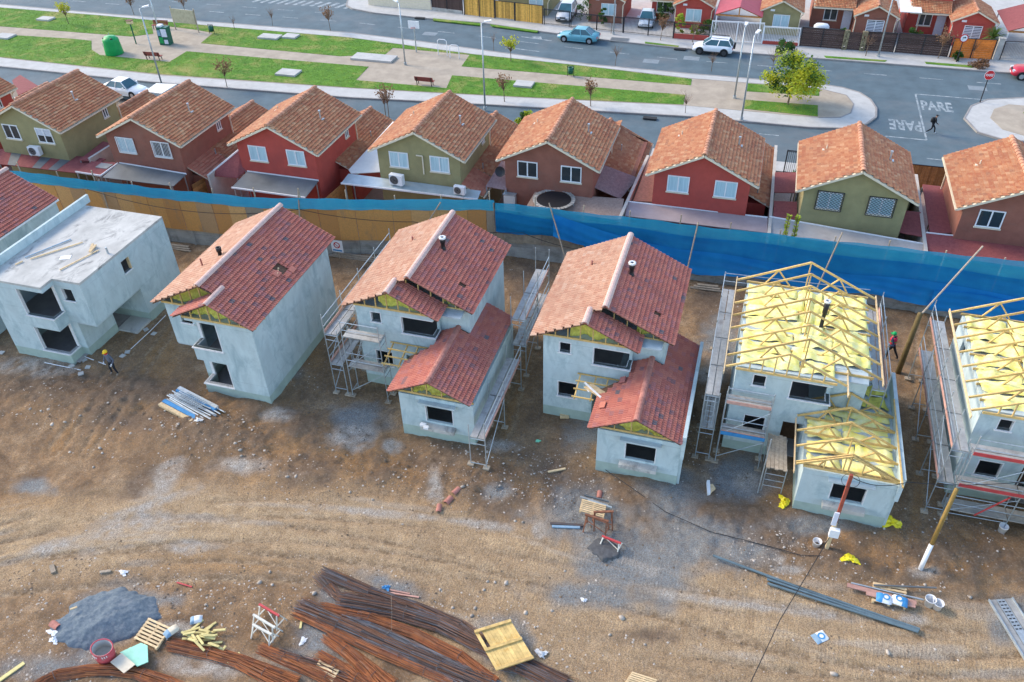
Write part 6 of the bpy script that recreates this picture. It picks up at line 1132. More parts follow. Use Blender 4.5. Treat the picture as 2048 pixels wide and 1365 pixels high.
# ------------------------------------------------------------------ vehicles
def car(label, loc, rz, paint, L_=4.5, W_=1.75, H_=1.45, kind='sedan', cat='car', name='parked_car'):
    T = thing(name, label, cat, loc, rz); h = L_/2; w = W_/2
    belt = .93 if kind == 'sedan' else (1.05 if kind == 'suv' else 1.15); hood = belt-.12; tail = belt+.02 if kind == 'sedan' else belt
    hub = .33 if kind == 'sedan' else .36; low = .24 if kind == 'sedan' else .32
    st = [(-h, .55, tail-.28, .80), (-h+.06, .36, tail-.06, .92), (-h+.5, low, tail, .99), (-h*.2, low, belt, 1), (h*.28, low, belt-.01, 1), (h*.42, low, hood+.04, .99), (h-.45, low, hood-.08, .95), (h-.1, .34, hood-.24, .82), (h, .45, hood-.34, .68)]
    pts = []; K = 9
    for x, zl, zb, f in st:
        ww = w*f
        for (a, c) in ((-.88, 0), (-1, .25), (-1, .62), (-.93, .97), (0, 1.03), (.93, .97), (1, .62), (1, .25), (.88, 0)): pts.append((x, a*ww, zl+(zb-zl)*c))
    b = MB().grid(pts, K, len(st)); n = len(st); b.add([pts[i] for i in range(K)], [tuple(range(K))]); b.add([pts[(n-1)*K+i] for i in range(K)], [tuple(range(K))]); b.add([pts[j*K] for j in range(n)]+[pts[j*K+K-1] for j in range(n)], [(j, j+1, n+j+1, n+j) for j in range(n-1)])
    body = b.build('body', paint, T, True)
    if kind == 'sedan': B0, B1, T0, T1 = -h+.55, h*.40, -h*.42, h*.12
    elif kind == 'suv': B0, B1, T0, T1 = -h+.1, h*.50, -h+.5, h*.12
    else: B0, B1, T0, T1 = -h*.12, h*.42, -h*.06, h*.2
    zt = H_; wb, wt = w*.92, w*.70; zb = belt-.03
    q = [(B0, -wb, zb), (B1, -wb, zb), (T1, -wt, zt), (T0, -wt, zt), (B0, wb, zb), (B1, wb, zb), (T1, wt, zt), (T0, wt, zt)]; m0 = ((T0+T1)/2)
    MB().add(q, [(0, 1, 2, 3), (5, 4, 7, 6), (1, 5, 6, 2), (4, 0, 3, 7)]).build('glass', M['car_glass'], T)
    rb = MB(); n_ = 5
    g = [(T0+(T1-T0)*i/(n_-1), a*wt*1.02, zt+.05*(1-a*a)*math.sin(math.pi*(.15+.7*i/(n_-1)))) for i in range(n_) for a in (-1, -.5, 0, .5, 1)]; rb.grid(g, 5, n_); rb.build('roof', paint, T, True)
    for s_ in (-1, 1):
        for (xa, xb) in ((B0, T0), (B1, T1), ((B0+B1)/2-.05, m0)): MB().bar((xa, s_*(wb+.005), zb), (xb, s_*(wt+.01), zt), .07, .05).build('pillar', paint, T)
        bx(T, 'mirror', B1-.35, s_*(w+.1)-.08, belt-.02, B1-.2, s_*(w+.1)+.08, belt+.12, paint)
    for x in (-h+.82, h-.85):
        for s_ in (-1, 1):
            wh = MB().tube((x, s_*(w-.17), hub), (x, s_*(w+.012), hub), hub, 18).build('wheel', M['rubber'], T); MB().tube((x, s_*(w+.01), hub), (x, s_*(w+.022), hub), hub*.62, 12).build('rim', M['chrome'] if kind != 'suv' else M['alloy_dark'], wh)
            MB().tube((x, s_*(w-.02), hub+.03), (x, s_*(w+.006), hub+.03), hub*1.17, 18).build('wheel_arch', M['black'], T)
    for s_ in (-1, 1):
        bx(T, 'headlight', h-.22, s_*w*.60-.17, hood-.36, h-.02, s_*w*.60+.17, hood-.2, M['lamp_clear']); bx(T, 'tail_light', -h-.005, s_*w*.70-.14, tail-.36, -h+.1, s_*w*.70+.14, tail-.14, M['lamp_red'])
    bx(T, 'grille', h-.08, -w*.36, hood-.36, h+.012, w*.36, hood-.22, M['black']); bx(T, 'bumper', h-.05, -w*.62, .4, h+.03, w*.62, .52, M['black'] if kind == 'suv' else paint); bx(T, 'number_plate', h+.032, -.22, .45, h+.04, .22, .55, M['white']); bx(T, 'number_plate', -h-.014, -.22, .62, -h-.004, .22, .74, M['white'])
    for s_ in (-1, 1):
        bx(T, 'side_sill', -h+1.2, s_*(w+.004)-.02, low-.02, h-1.25, s_*(w+.004)+.02, low+.1, M['black'] if kind != 'sedan' else paint)
        for x in (-.05, .95 if kind == 'sedan' else .8): bx(T, 'door_handle', x-.5, s_*(w+.005)-.012, belt-.17, x-.35, s_*(w+.005)+.012, belt-.13, paint)
    return T
M['car_glass'] = mat('car_glass', (.03, .10, .12), .08, .2, 1, spec=.7); M['alloy_dark'] = mat('dark_alloy', (.08, .08, .085), .4, .1, 6, metal=.5)
def paint(n, c, r_=.3): return mat(n, c, r_, .04, 1, spec=.6, metal=.0)
car('turquoise blue saloon parked on the wide street', (-19.25, 88.45, 0), math.pi-.06, paint('paint_blue', (.13, .36, .42)), 4.5, 1.75, 1.43)
T = car('white compact offroader with spare wheel parked on the wide street', (-4.85, 87.85, 0), math.pi-.04, paint('paint_white', (.76, .77, .78)), 4.15, 1.77, 1.56, 'suv')
MB().tube((-2.1, 0, .95), (-2.27, 0, .95), .33, 18).build('spare_wheel', M['rubber'], T); [MB().bar((-1.5, s_*.52, 1.71), (.15, s_*.52, 1.71), .05, .05).build('roof_rail', M['steel_dark'], T) for s_ in (-1, 1)]
car('silver offroader parked in the driveway beside the yellow fence', (-22.3, 95.6, .1), -math.pi/2+.02, paint('paint_silver', (.56, .58, .60)), 4.4, 1.8, 1.7, 'suv'); car('silver hatchback parked in the driveway behind the black gate', (-12.9, 95.3, .1), -math.pi/2+.05, paint('paint_silver_b', (.50, .56, .60)), 4.1, 1.7, 1.5, 'sedan')
car('white saloon half hidden behind the barred-window house', (-58.6, 63.6, 0), -.06, paint('paint_white_b', (.78, .77, .74)), 4.5, 1.75, 1.45)
T = car('red pickup truck cut by the right edge of the street', (25.9, 87.6, 0), math.pi-.03, paint('paint_red', (.45, .02, .04)), 5.3, 1.9, 1.8, 'pickup', 'truck', 'pickup_truck'); MB().box(-2.5, -.85, 1.1, -.5, -.78, 1.2).box(-2.5, .78, 1.1, -.5, .85, 1.2).build('bed_rail', M['black'], T)
# ------------------------------------------------------------------ people
def person(label, loc, rz, J, rad, skin, top, legs, shoe, extra=None, hands='skin'):
    """J joints in metres (x forward, y left, z up); one continuous skinned body, coloured by region."""
    names = list(J); idx = {n: i for i, n in enumerate(names)}
    E = [('pelvis', 'waist'), ('waist', 'chest'), ('chest', 'neck'), ('neck', 'head'), ('head', 'crown')]
    for s_ in 'lr': E += [('pelvis', s_+'hip'), (s_+'hip', s_+'knee'), (s_+'knee', s_+'ankle'), (s_+'ankle', s_+'toe'), ('chest', s_+'sho'), (s_+'sho', s_+'elb'), (s_+'elb', s_+'wri'), (s_+'wri', s_+'palm')]
    m = bpy.data.meshes.new('body'); m.from_pydata([J[n] for n in names], [(idx[a], idx[b_]) for a, b_ in E], []); o = bpy.data.objects.new('tmp', m); C.objects.link(o)
    sk = o.modifiers.new('s', 'SKIN'); sk.use_smooth_shade = True; sb = o.modifiers.new('d', 'SUBSURF'); sb.levels = 1; sb.render_levels = 1
    for n in names: v = m.skin_vertices[0].data[idx[n]]; r_ = rad.get(n.lstrip('lr') if n[0] in 'lr' and n not in rad else n, .05); v.radius = (r_, r_) if isinstance(r_, float) else r_; v.use_root = (n == 'pelvis')
    dg = bpy.context.evaluated_depsgraph_get(); ev = bpy.data.meshes.new_from_object(o.evaluated_get(dg)); bpy.data.objects.remove(o); ev.name = 'body'
    ev.materials.clear(); [ev.materials.append(x) for x in (skin, top, legs, shoe)]
    seg = []
    for a, b_ in E:
        t = a+b_; k = 1
        if 'head' in t or 'crown' in t or (a == 'chest' and b_ == 'neck' and False): k = 0
        elif 'palm' in t: k = 0
        elif 'toe' in t: k = 3
        elif 'hip' in t or 'knee' in t or 'ankle' in t: k = 2
        seg.append((V(J[a]), V(J[b_]), k))
    for p in ev.polygons:
        c = p.center; best = 9
        for a, b_, k in seg:
            t = max(0, min(1, (c-a).dot(b_-a)/max(1e-6, (b_-a).length_squared))); d = (c-a.lerp(b_, t)).length
            if d < best: best = d; p.material_index = k
        if c.z < .1: p.material_index = 3
    T = thing('person', label, 'person', loc, rz); ob('body', ev, T)
    for s_ in 'lr':                                              # five fingers on each hand, curled
        pw, pp = V(J[s_+'wri']), V(J[s_+'palm']); d = (pp-pw).normalized(); side = d.cross(V((1, 0, 0))); side = side.normalized() if side.length > .1 else V((0, 1, 0)); nrm = d.cross(side); b = MB()
        for k in range(4): o0 = pp+side*(.03*(k-1.5))*.9+d*.01; l = (.055, .065, .06, .045)[k]; m1 = o0+d*l*.6+nrm*.01; b.path([o0, m1, m1+d*l*.3+nrm*.03], .011, 5, 0, .008)
        b.path([pw.lerp(pp, .4)+side*-.04, pp+side*-.06+nrm*.02, pp+side*-.05+d*.03+nrm*.03], .012, 5, 0, .009); b.build('fingers', skin if hands == 'skin' else hands, T, True)
    hd = V(J['head']); hl = (V(J['crown'])-hd); f = V((1, 0, 0)) if extra is None else V(extra.get('face', (1, 0, 0)))
    sd_ = Z.cross(f); b = MB().tube(hd+f*.085+hl*.15, hd+f*.115+hl*.05, .015, 6, 0, .02); b.build('nose', skin, T)
    e = MB()
    for s_ in (-1, 1): e.tube(hd+f*.09+sd_*.035*s_+hl*.3, hd+f*.1+sd_*.035*s_+hl*.3, .012, 6)
    e.build('eyes', M['black'], T); MB().tube(hd+f*.09-Z*.03-sd_*.02, hd+f*.09-Z*.03+sd_*.02, .008, 5).build('mouth', M['lamp_red'], T)
    return T, hd, f
SK = mat('skin', (.35, .19, .13), .6, .08, 6); RAD = dict(pelvis=.15, waist=(.15, .12), chest=(.18, .13), neck=.06, head=.095, crown=.07, hip=.095, knee=.068, ankle=.05, toe=.045, sho=.068, elb=.05, wri=.036, palm=(.045, .022))
def joints(lk, rk, la, ra, le, lw, re_, rw, lean=0, hx=0):
    J = dict(pelvis=(0, 0, .93), waist=(lean*.3, 0, 1.12), chest=(lean*.7, 0, 1.33), neck=(lean, 0, 1.47), head=(lean+.03+hx, 0, 1.58), crown=(lean+.02+hx, 0, 1.68))
    for s_, y, k, a, e, w_ in (('l', 1, lk, la, le, lw), ('r', -1, rk, ra, re_, rw)):
        J[s_+'hip'] = (0, y*.1, .86); J[s_+'knee'] = (k[0], y*(.11+k[1]), k[2]); J[s_+'ankle'] = (a[0], y*(.12+a[1]), a[2]); J[s_+'toe'] = (a[0]+.15, y*(.14+a[1]), max(.04, a[2]-.05)); J[s_+'sho'] = (lean*.8, y*.2, 1.37); J[s_+'elb'] = (e[0], y*(.26+e[1]), e[2]); J[s_+'wri'] = (w_[0], y*(.27+w_[1]), w_[2]); d = (V(J[s_+'wri'])-V(J[s_+'elb'])).normalized()*.09; J[s_+'palm'] = tuple(V(J[s_+'wri'])+d)
    return J
def helmet(T, hd, f, mt):
    MB().lathe([(.128, .0), (.125, .05), (.11, .1), (.07, .135), (.001, .15)], 16, hd+Z*.05).build('helmet', mt, T, True); MB().prism([hd+f*.09-Z.cross(f)*.1+Z*.05, hd+f*.19-Z.cross(f)*.05+Z*.045, hd+f*.19+Z.cross(f)*.05+Z*.045, hd+f*.09+Z.cross(f)*.1+Z*.05], Z*.015).build('helmet_peak', mt, T)
J = joints((.05, .06, .48), (.1, .02, .49), (-.02, .1, .09), (.05, .06, .09), (.02, .1, 1.1), (.2, .08, .98), (.02, .1, 1.1), (.22, .0, .95), .04)
p = GG(232, 750); T, hd, f = person('worker in yellow helmet and grey top standing on the dirt', p, -1.75, J, RAD, mat('glove', (.68, .68, .66), .8, .1, 6), mat('grey_jumper', (.11, .12, .15), .9, .15, 6), mat('dark_trousers', (.02, .022, .028), .9, .2, 6), mat('tan_boots', (.30, .24, .18), .8, .2, 6)); helmet(T, hd, f, mat('helmet_yellow', (.80, .50, .02), .35, .05, 3)); MB().lathe([(.1, -.06), (.105, .03), (.1, .06)], 12, hd-Z*.02).build('face_cover', mat('red_scarf', (.45, .03, .03), .8, .1, 5), T, True)
J = joints((.18, .02, .5), (-.16, .03, .5), (.1, .02, .09), (-.42, .03, .12), (-.16, .06, 1.12), (.1, .02, 1.0), (.12, .06, 1.12), (.3, -.04, 1.05), .1)
p = GG(1778, 716); T, hd, f = person('worker in green helmet and red vest beside the timber post', p, 2.6, J, RAD, SK, mat('navy_sleeves', (.02, .035, .08), .9, .15, 6), mat('black_trousers', (.015, .015, .018), .9, .2, 6), M['black']); helmet(T, hd, f, mat('helmet_green', (.01, .35, .10), .35, .05, 3))
MB().lathe([(.155, 1.0), (.18, 1.12), (.19, 1.3), (.16, 1.42), (.09, 1.46)], 14, (.07, 0, 0)).build('vest', mat('vest_red', (.55, .03, .07), .8, .1, 5), T, True); MB().lathe([(.195, 1.18), (.199, 1.24)], 14, (.07, 0, 0)).build('vest_band', M['bell'], T, True)
J = joints((.28, .0, .5), (-.02, .0, .5), (.34, .0, .09), (-.42, .0, .2), (-.16, .02, 1.12), (.02, .0, .95), (.14, .02, 1.1), (.3, -.03, 1.0), .1)
p = G(1860, 268); T, hd, f = person('pedestrian in black with a backpack crossing by the road lettering', p, .1, J, RAD, SK, mat('black_jacket', (.012, .013, .016), .9, .2, 6), mat('black_jeans', (.012, .013, .018), .9, .2, 6), mat('white_trainers', (.65, .65, .65), .7, .1, 5)); MB().lathe([(.105, .02), (.1, .08), (.06, .115), (.001, .12)], 14, hd).build('cap', M['black'], T, True); MB().prism([hd+f*.08-V((0, .07, -.03)), hd+f*.18-V((0, .05, -.02)), hd+f*.18+V((0, .05, .02)), hd+f*.08+V((0, .07, .03))], Z*.012).build('cap_peak', M['black'], T); MB().lathe([(.001, 1.02), (.12, 1.03), (.15, 1.15), (.14, 1.35), (.08, 1.46), (.001, 1.47)], 10, (-.13, 0, 0)).build('backpack', M['black'], T, True)
# ------------------------------------------------------------------ building-site clutter
def quad_at(px, z=0):
    q = [GG(*p) for p in px]; c = sum(q, V((0, 0, 0)))/len(q); return c, [p-c for p in q]
def pallet(label, px, h=.13, n=7, mt='timber_pale', zo=0):
    c, q = quad_at(px); u = (q[1]-q[0]); v = (q[3]-q[0]); u.z = v.z = 0; c.z = max(GG(*p).z for p in px)+.01+zo; o = -(u+v)/2
    T = thing('pallet', label, 'pallet', c)
    for k in range(3): a = o+u*(.04+.46*k); br(T, 'bearer', a+Z*.05, a+v+Z*.05, .09, .09, M[mt])
    for k in range(n): a = o+v*((k+.5)/n); br(T, 'slat', a+Z*(h-.015), a+u+Z*(h-.015), v.length/n*.6, .022, M[mt], up=Z)
    return T, c, u, v
pallet('pallet beside the gravel heap with a blue bag on it', [(267.6, 1282), (312.5, 1302), (348, 1257), (299, 1239)])
pallet('pallet lying behind the rusty trestle', [(1157, 1034.5), (1206, 1047.7), (1213.6, 1023), (1163, 1010)], zo=.25); pallet('pallet half under the rusty bars at the bottom', [(625, 1347), (665, 1369), (682, 1345), (640, 1323)], n=4); pallet('pallet cut by the bottom edge of the frame', [(1250, 1368), (1300, 1385), (1312, 1365), (1265, 1346)], n=6); pallet('pallet under the pink boards and printed bags', [(1742, 1206), (1810, 1220), (1812, 1182), (1745, 1166)], n=6)
def sack(label, px, py, cols, L_=.6, W_=.38, h=.15, rz=0, zo=0, ring=False):
    p = GG(px, py); T = thing('sack', label, 'sack', (p.x, p.y, p.z+zo), rz); n = 9; pts = []
    for j in range(n):
        for i in range(n):
            u, v = -1+2*i/(n-1), -1+2*j/(n-1); e = max(0, (1-abs(u)**4)*(1-abs(v)**4)); pts.append((u*L_/2, v*W_/2, .02+h*e**.5))
    b = MB().grid(pts, n, n); b.add([pts[i] for i in (0, n-1, n*n-1, n*n-n)], [(0, 1, 2, 3)]); s_ = b.build('bag', M[cols[0]], T, True)
    MB().grid([(x, y, z+.006) for x, y, z in [pts[j*n+i] for j in range(n) for i in (0, 1, 2, 3)]], 4, n).build('printed_band', M[cols[1]], s_, True)
    if ring:
        g = MB(); R_ = W_*.34
        for k in range(20): a, e = k*math.tau/20, (k+1)*math.tau/20; g.add([(R_*math.cos(a)+.05, R_*math.sin(a), h+.035), (R_*math.cos(e)+.05, R_*math.sin(e), h+.035), (R_*.6*math.cos(e)+.05, R_*.6*math.sin(e), h+.035), (R_*.6*math.cos(a)+.05, R_*.6*math.sin(a), h+.035)], [(0, 1, 2, 3)])
        g.build('printed_ring', M['blue_paint'], s_)
    return T
sack('cream and blue sack lying on the pallet by the gravel heap', 345, 1268, ('cream', 'blue_faded'), .6, .36, .14, 1.1, .14); sack('white sack with a blue end beside the timber offcuts', 393, 1241, ('white', 'blue_faded'), .5, .36, .14, .5)
sack('printed blue and white sack, left on the pink boards', 1765, 1205, ('white', 'blue_paint'), .62, .45, .16, -.1, .22, True); sack('printed blue and white sack, right on the pink boards', 1796, 1210, ('white', 'blue_paint'), .62, .45, .16, 3.0, .22, True); sack('torn blue and white paper sack flat on the tan dirt', 1640, 1275, ('white', 'blue_faded'), .6, .45, .05, .7, 0, True)
p = GG(213, 1316); T = thing('steel_drum', 'dented red steel drum open at the top', 'drum', p); MB().lathe([(.001, .0), (.38, .0), (.41, .3), (.42, .32), (.41, .6), (.43, .76), (.45, .78), (.43, .8), (.40, .78), (.38, .3), (.001, .28)], 22).build('shell', mat('drum_red', (.55, .09, .11), .7, .15, 4, stain=(2.5, (.45, .26, .23), .50, .68)), T, True, Matrix.Rotation(.1, 4, 'Y') @ Matrix.Diagonal((1, .85, 1, 1)))
for k in range(6): a = -1.95+k*.2+(.35 if k > 2 else 0); bx(T, 'paint_mark', .43*math.cos(a)+.05, .38*math.sin(a)-.02, .58, .43*math.cos(a)+.08, .38*math.sin(a)+.0, .68, M['white'])
MB().lathe([(.001, .3), (.37, .32), (.395, .76), (.385, .76), (.36, .34)], 20).build('mortar_lining', M['slab'], T, True, Matrix.Rotation(.1, 4, 'Y') @ Matrix.Diagonal((1, .85, 1, 1)))
def board(name, label, px, mt, th=.03, zo=.05, cat='board', lift=0):
    c, q = quad_at(px); c.z = max(GG(*p).z for p in px)+zo; q = [V((p.x, p.y, lift*(i % 2))) for i, p in enumerate(q)]; T = MB().prism(q, Z*th).build(name, mt, None, False, Matrix.Translation(c)); return tag(T, label, cat)
board('plaster_board', 'square cream board lying beside the red drum', [(226, 1334), (249, 1316), (276, 1339), (253, 1356)], M['cream'], zo=.32); board('plaster_board', 'mint green board lying against the cream one', [(243, 1311), (285, 1292), (298, 1297), (300, 1331), (278, 1340)], mat('mint_board', (.34, .66, .50), .8, .1, 3), zo=.18); board('plaster_board', 'pale paper scrap tucked under the mint board', [(242, 1310), (262, 1296), (268, 1302), (250, 1314)], M['cream'], zo=.04)
board('cardboard_box', 'flattened cardboard at the foot of the parapet house', [(1120, 839), (1120, 827), (1138, 826), (1138, 839)], M['timber_pale'], .12); board('box_board', 'white and brown box half open on the grey dirt', [(1414, 993), (1420, 992), (1418, 969), (1412, 970)], M['white'], .18); board('box_board', 'brown flap beside the white box', [(1420, 992), (1424, 986), (1430, 983), (1424, 975), (1418, 976)], M['timber_pale'], .1)
# timber offcuts, each its own piece
rs = random.Random(21)
for k in range(34):
    px, py = 402+rs.gauss(0, 17), 1281+rs.gauss(0, 9); 
    if k > 28: px, py = [(395, 1252), (415, 1262), (420, 1255), (443, 1307), (468, 1318)][k-29]
    p = GG(px, py); a = rs.uniform(-.6, .7) if k < 29 else rs.uniform(.9, 1.7); d = V((math.cos(a), math.sin(a), rs.uniform(-.15, .15)))*rs.uniform(.22, .32); z = p.z+.05+(.07*(k % 4) if k < 29 else 0); c = V((p.x, p.y, z))
    tag(br(None, 'timber_offcut', c-d, c+d, .09, .05, M['timber_pale_y']) if 'timber_pale_y' in M else br(None, 'timber_offcut', c-d, c+d, .09, .05, M.setdefault('timber_pale_y', mat('offcut_wood', (.62, .52, .22), .8, .15, 7, rnd=.15))), 'pale yellow timber offcut in the loose pile near the trestles', 'offcut', 'pile of timber offcuts')
# reinforcing bars
def bar_mat(name, stops):
    m, nt, N, Lk, b = _nt(name); b.inputs['Roughness'].default_value = .8; g = N.new('ShaderNodeNewGeometry'); c = _ramp(N, Lk, g.outputs['Random Per Island'], stops, True)
    Lk.new(_mix(N, Lk, _ramp(N, Lk, _noise(N, Lk, g.outputs['Position'], 2.5, 5, .7), [(.45, 0.), (.7, .6)]), c, (.10, .05, .03)), b.inputs['Base Color']); return m
M['rust'] = bar_mat('rusty_bar', [(0, (.38, .13, .04)), (.3, (.29, .09, .035)), (.55, (.44, .16, .055)), (.78, (.18, .07, .04)), (.9, (.32, .15, .08))]); M['bar_dark'] = bar_mat('dark_bar', [(0, (.11, .085, .075)), (.25, (.20, .11, .075)), (.5, (.08, .07, .07)), (.65, (.27, .12, .06)), (.85, (.17, .17, .18))]); M['bar_grey'] = bar_mat('grey_bar', [(0, (.16, .18, .20)), (.35, (.22, .24, .27)), (.6, (.12, .11, .11)), (.8, (.20, .13, .10))])
def rebar(label, pts, n, wd, mt, seed, r=.016, h=.2, fan=0):
    n = int(n*2.2); r *= .72; rs = random.Random(seed); P_ = [GG(*p) for p in pts]; c = P_[0].copy(); T = thing('rebar_bundle', label, 'steel bars', c); b = MB(); K = len(P_)
    dirs = [((P_[min(i+1, K-1)]-P_[max(i-1, 0)]).normalized()) for i in range(K)]
    for k in range(n):
        u = rs.uniform(-1, 1); hz = rs.random()*h*(1-u*u*.7); ph = rs.uniform(0, 6); ln = rs.gauss(0, .5); out = []
        for i in range(K):
            s_ = dirs[i].cross(Z); t = i/(K-1)
            for sub in ([0] if i == K-1 else [0, .5]):
                q = P_[i].lerp(P_[min(i+1, K-1)], sub)+s_*((u+ln*(t+sub/(K-1)-.5))*wd*(1+fan*(t+sub/(K-1)))+.05*math.sin(ph+3*(t)+sub))+Z*(hz+.03+.03*math.sin(ph+t*5)); out.append(q-c)
        out[0] += dirs[0]*rs.uniform(-.35, .1); b.path(out, r, 4)
    o = b.build('bars', mt, T); o['kind'] = 'stuff'; 
    for t in (.25, .75):
        i = min(int(t*(K-1)), K-2); q = P_[i].lerp(P_[i+1], t*(K-1)-i)-c; s_ = dirs[i].cross(Z); MB().path([q-s_*wd*1.1+Z*.0, q-s_*wd*.6+Z*(h+.05), q+s_*wd*.6+Z*(h+.05), q+s_*wd*1.1], .012, 4).build('tie_wire', M['bar_dark'], T)
    return T
rebar('arched rusty bar bundle at the lower left edge', [(60, 1385), (92, 1365), (117, 1352), (176, 1343), (225, 1342), (273, 1347), (336, 1368), (360, 1380)], 40, .22, M['rust'], 1)
rebar('rusty bar bundle starting under the timber offcuts', [(350, 1293), (420, 1308), (480, 1325), (530, 1348), (590, 1375)], 46, .22, M['rust'], 2, fan=.5); rebar('rusty bar bundle starting below the white trestles', [(530, 1302), (580, 1325), (640, 1350), (700, 1378)], 40, .2, M['rust'], 3, fan=.5)
rebar('thick dark bar bundle with a rusty lower edge', [(606, 1218), (680, 1250), (770, 1290), (880, 1335), (980, 1375)], 60, .36, M['bar_dark'], 4, h=.3); rebar('rusty bars along the front of the thick dark bundle', [(600, 1232), (670, 1266), (760, 1308), (850, 1345), (930, 1380)], 34, .16, M['rust'], 5); rebar('bright rusty bundle above the thick dark one', [(652, 1220), (740, 1238), (830, 1270), (920, 1315), (990, 1370)], 44, .2, M['rust'], 6)
rebar('dark brown bundle passing under the wooden panel', [(690, 1203), (790, 1222), (880, 1250), (960, 1290), (1060, 1340), (1130, 1375)], 60, .34, M['bar_dark'], 7, h=.3); rebar('long dark outermost bundle beside the tan track', [(655, 1148), (740, 1185), (830, 1215), (920, 1255), (980, 1300)], 40, .22, M['bar_dark'], 8); rebar('splayed thin dark bars beside the gravel', [(640, 1160), (670, 1190), (705, 1222)], 26, .3, M['bar_dark'], 9, .012, .12, -.6)
rebar('rusty bundle fanning out at the bottom edge', [(660, 1282), (700, 1310), (740, 1345), (775, 1380)], 46, .2, M['rust'], 10, fan=1.0); rebar('short rusty bundle behind the bottom pallet', [(645, 1318), (690, 1340), (740, 1375)], 34, .2, M['rust'], 11); rebar('grey steel bundle between the rusty ones', [(700, 1240), (780, 1272), (860, 1310), (940, 1350), (1000, 1380)], 30, .16, M['bar_grey'], 12); rebar('blue-grey bars at the bottom middle edge', [(740, 1285), (820, 1325), (900, 1365), (930, 1385)], 30, .2, M['bar_grey'], 13); rebar('dark bars leaving the bottom edge beside the wooden panel', [(1000, 1325), (1070, 1345), (1150, 1380)], 30, .25, M['bar_dark'], 14); rebar('thin dark bars beside the pale gravel', [(560, 1310), (640, 1335), (700, 1352)], 18, .2, M['bar_dark'], 15, .012)
# wooden shutter panel
c, q = quad_at([(950, 1278), (1022, 1255), (1066, 1323), (994, 1355)]); u, v = q[1]-q[0], q[3]-q[0]; u.z = v.z = 0; T = thing('wooden_panel', 'large yellow plank panel with three battens on the bars', 'panel', (c.x, c.y, c.z+.42)); o0 = -(u+v)/2
for k in range(11):
    if k == 1: 
        a = o0+u*((k+.5)/11); br(T, 'plank', a+v*.52, a+v, u.length/11*.9, .035, M['panel_wood'] if 'panel_wood' in M else M.setdefault('panel_wood', mat('panel_wood', (.66, .46, .17), .75, .25, 3, rnd=.15, stain=(2.2, (.55, .30, .06), .52, .7)))); continue
    a = o0+u*((k+.5)/11); br(T, 'plank', a, a+v, u.length/11*.95, .035, M.setdefault('panel_wood', mat('panel_wood', (.66, .46, .17), .75, .25, 3, rnd=.15, stain=(2.2, (.55, .30, .06), .52, .7))))
for f in (.02, .5, .98): br(T, 'batten', o0+v*f+Z*.05, o0+u+v*f+Z*.05, .12, .07, M['timber'])
# trestles
def trestle(label, px, py, L_, h, rz, mt, topmt=None, cat='trestle'):
    p = GG(px, py); T = thing('trestle', label, cat, p, rz)
    for x in (-L_/2, L_/2):
        for s_ in (-1, 1): br(T, 'leg', (x*.95, s_*.3, 0), (x*.85, s_*.05, h), .05, .04, mt)
        br(T, 'tie', (x*.93, -.22, h*.3), (x*.93, .22, h*.3), .04, .04, mt)
    br(T, 'top_bar', (-L_/2, 0, h), (L_/2, 0, h), .09, .08, topmt or mt); br(T, 'stretcher', (-L_/2*.93, .2, h*.3), (L_/2*.93, -.2, h*.3), .03, .03, mt); return T
M['tr_white'] = mat('white_trestle', (.60, .58, .50), .7, .1, 5, rnd=.1); M['tr_rust'] = mat('rusty_trestle', (.24, .10, .055), .8, .3, 5, rnd=.2)
trestle('white trestle with a red top bar', 545, 1240, 1.1, .7, -.25, M['tr_white'], M['rail_red']); trestle('white trestle stacked in front of the red-topped one', 535, 1262, 1.2, .7, -.25, M['tr_white']); trestle('small white trestle nearest the timber offcuts', 530, 1275, 1.0, .55, -.2, M['tr_white'])
trestle('rusty steel trestle in front of the pallet', 1192, 1062, 1.1, .9, -.1, M['tr_rust']); trestle('second rusty trestle standing on the pallet side', 1205, 1052, .9, 1.0, .3, M['tr_rust']); trestle('low trestle with a red bar beside the wet mortar', 1222, 1090, .9, .35, -.2, M['tr_white'], M['rail_red'])
def stick(name, label, a, b_, wd, h, mt, zo=.03, cat='plank', group=None, za=0, zb=0):
    p, q = GG(*a), GG(*b_); p.z += zo+za; q.z += zo+zb; o = br(None, name, p, q, wd, h, mt); return tag(o, label, cat, group)
stick('plank', 'pale plank on the dark wet patch', (1096, 945), (1131, 938), .1, .06, M['timber_pale']); stick('plank', 'pale stick standing out beside the white trestles', (601, 1258), (607, 1217), .09, .06, M['timber_pale_y']); stick('plank', 'yellow-green plank at the lower left corner', (-5, 1365), (49, 1327), .16, .05, M['timber_pale_y']); stick('plank', 'blue-edged plank left of the rusty trestle', (1100, 1048), (1166, 1052), .12, .08, M['bar_dark']); stick('plank', 'blue plank below the dark one by the trestle', (1104, 1054), (1160, 1056), .12, .05, M['blue_faded'])
for k, (a, b_) in enumerate((((1160, 1004), (1215, 1020)), ((1168, 1000), (1218, 1012)), ((1175, 1010), (1223, 1024)))): stick('steel_tube', ['grey tube behind the trestle pallet, nearest one', 'grey tube behind the trestle pallet, farthest one', 'pale blue tube behind the trestle pallet'][k], a, b_, .07, .07, M[['galv', 'poly', 'zinc'][k]], .3, 'tube')
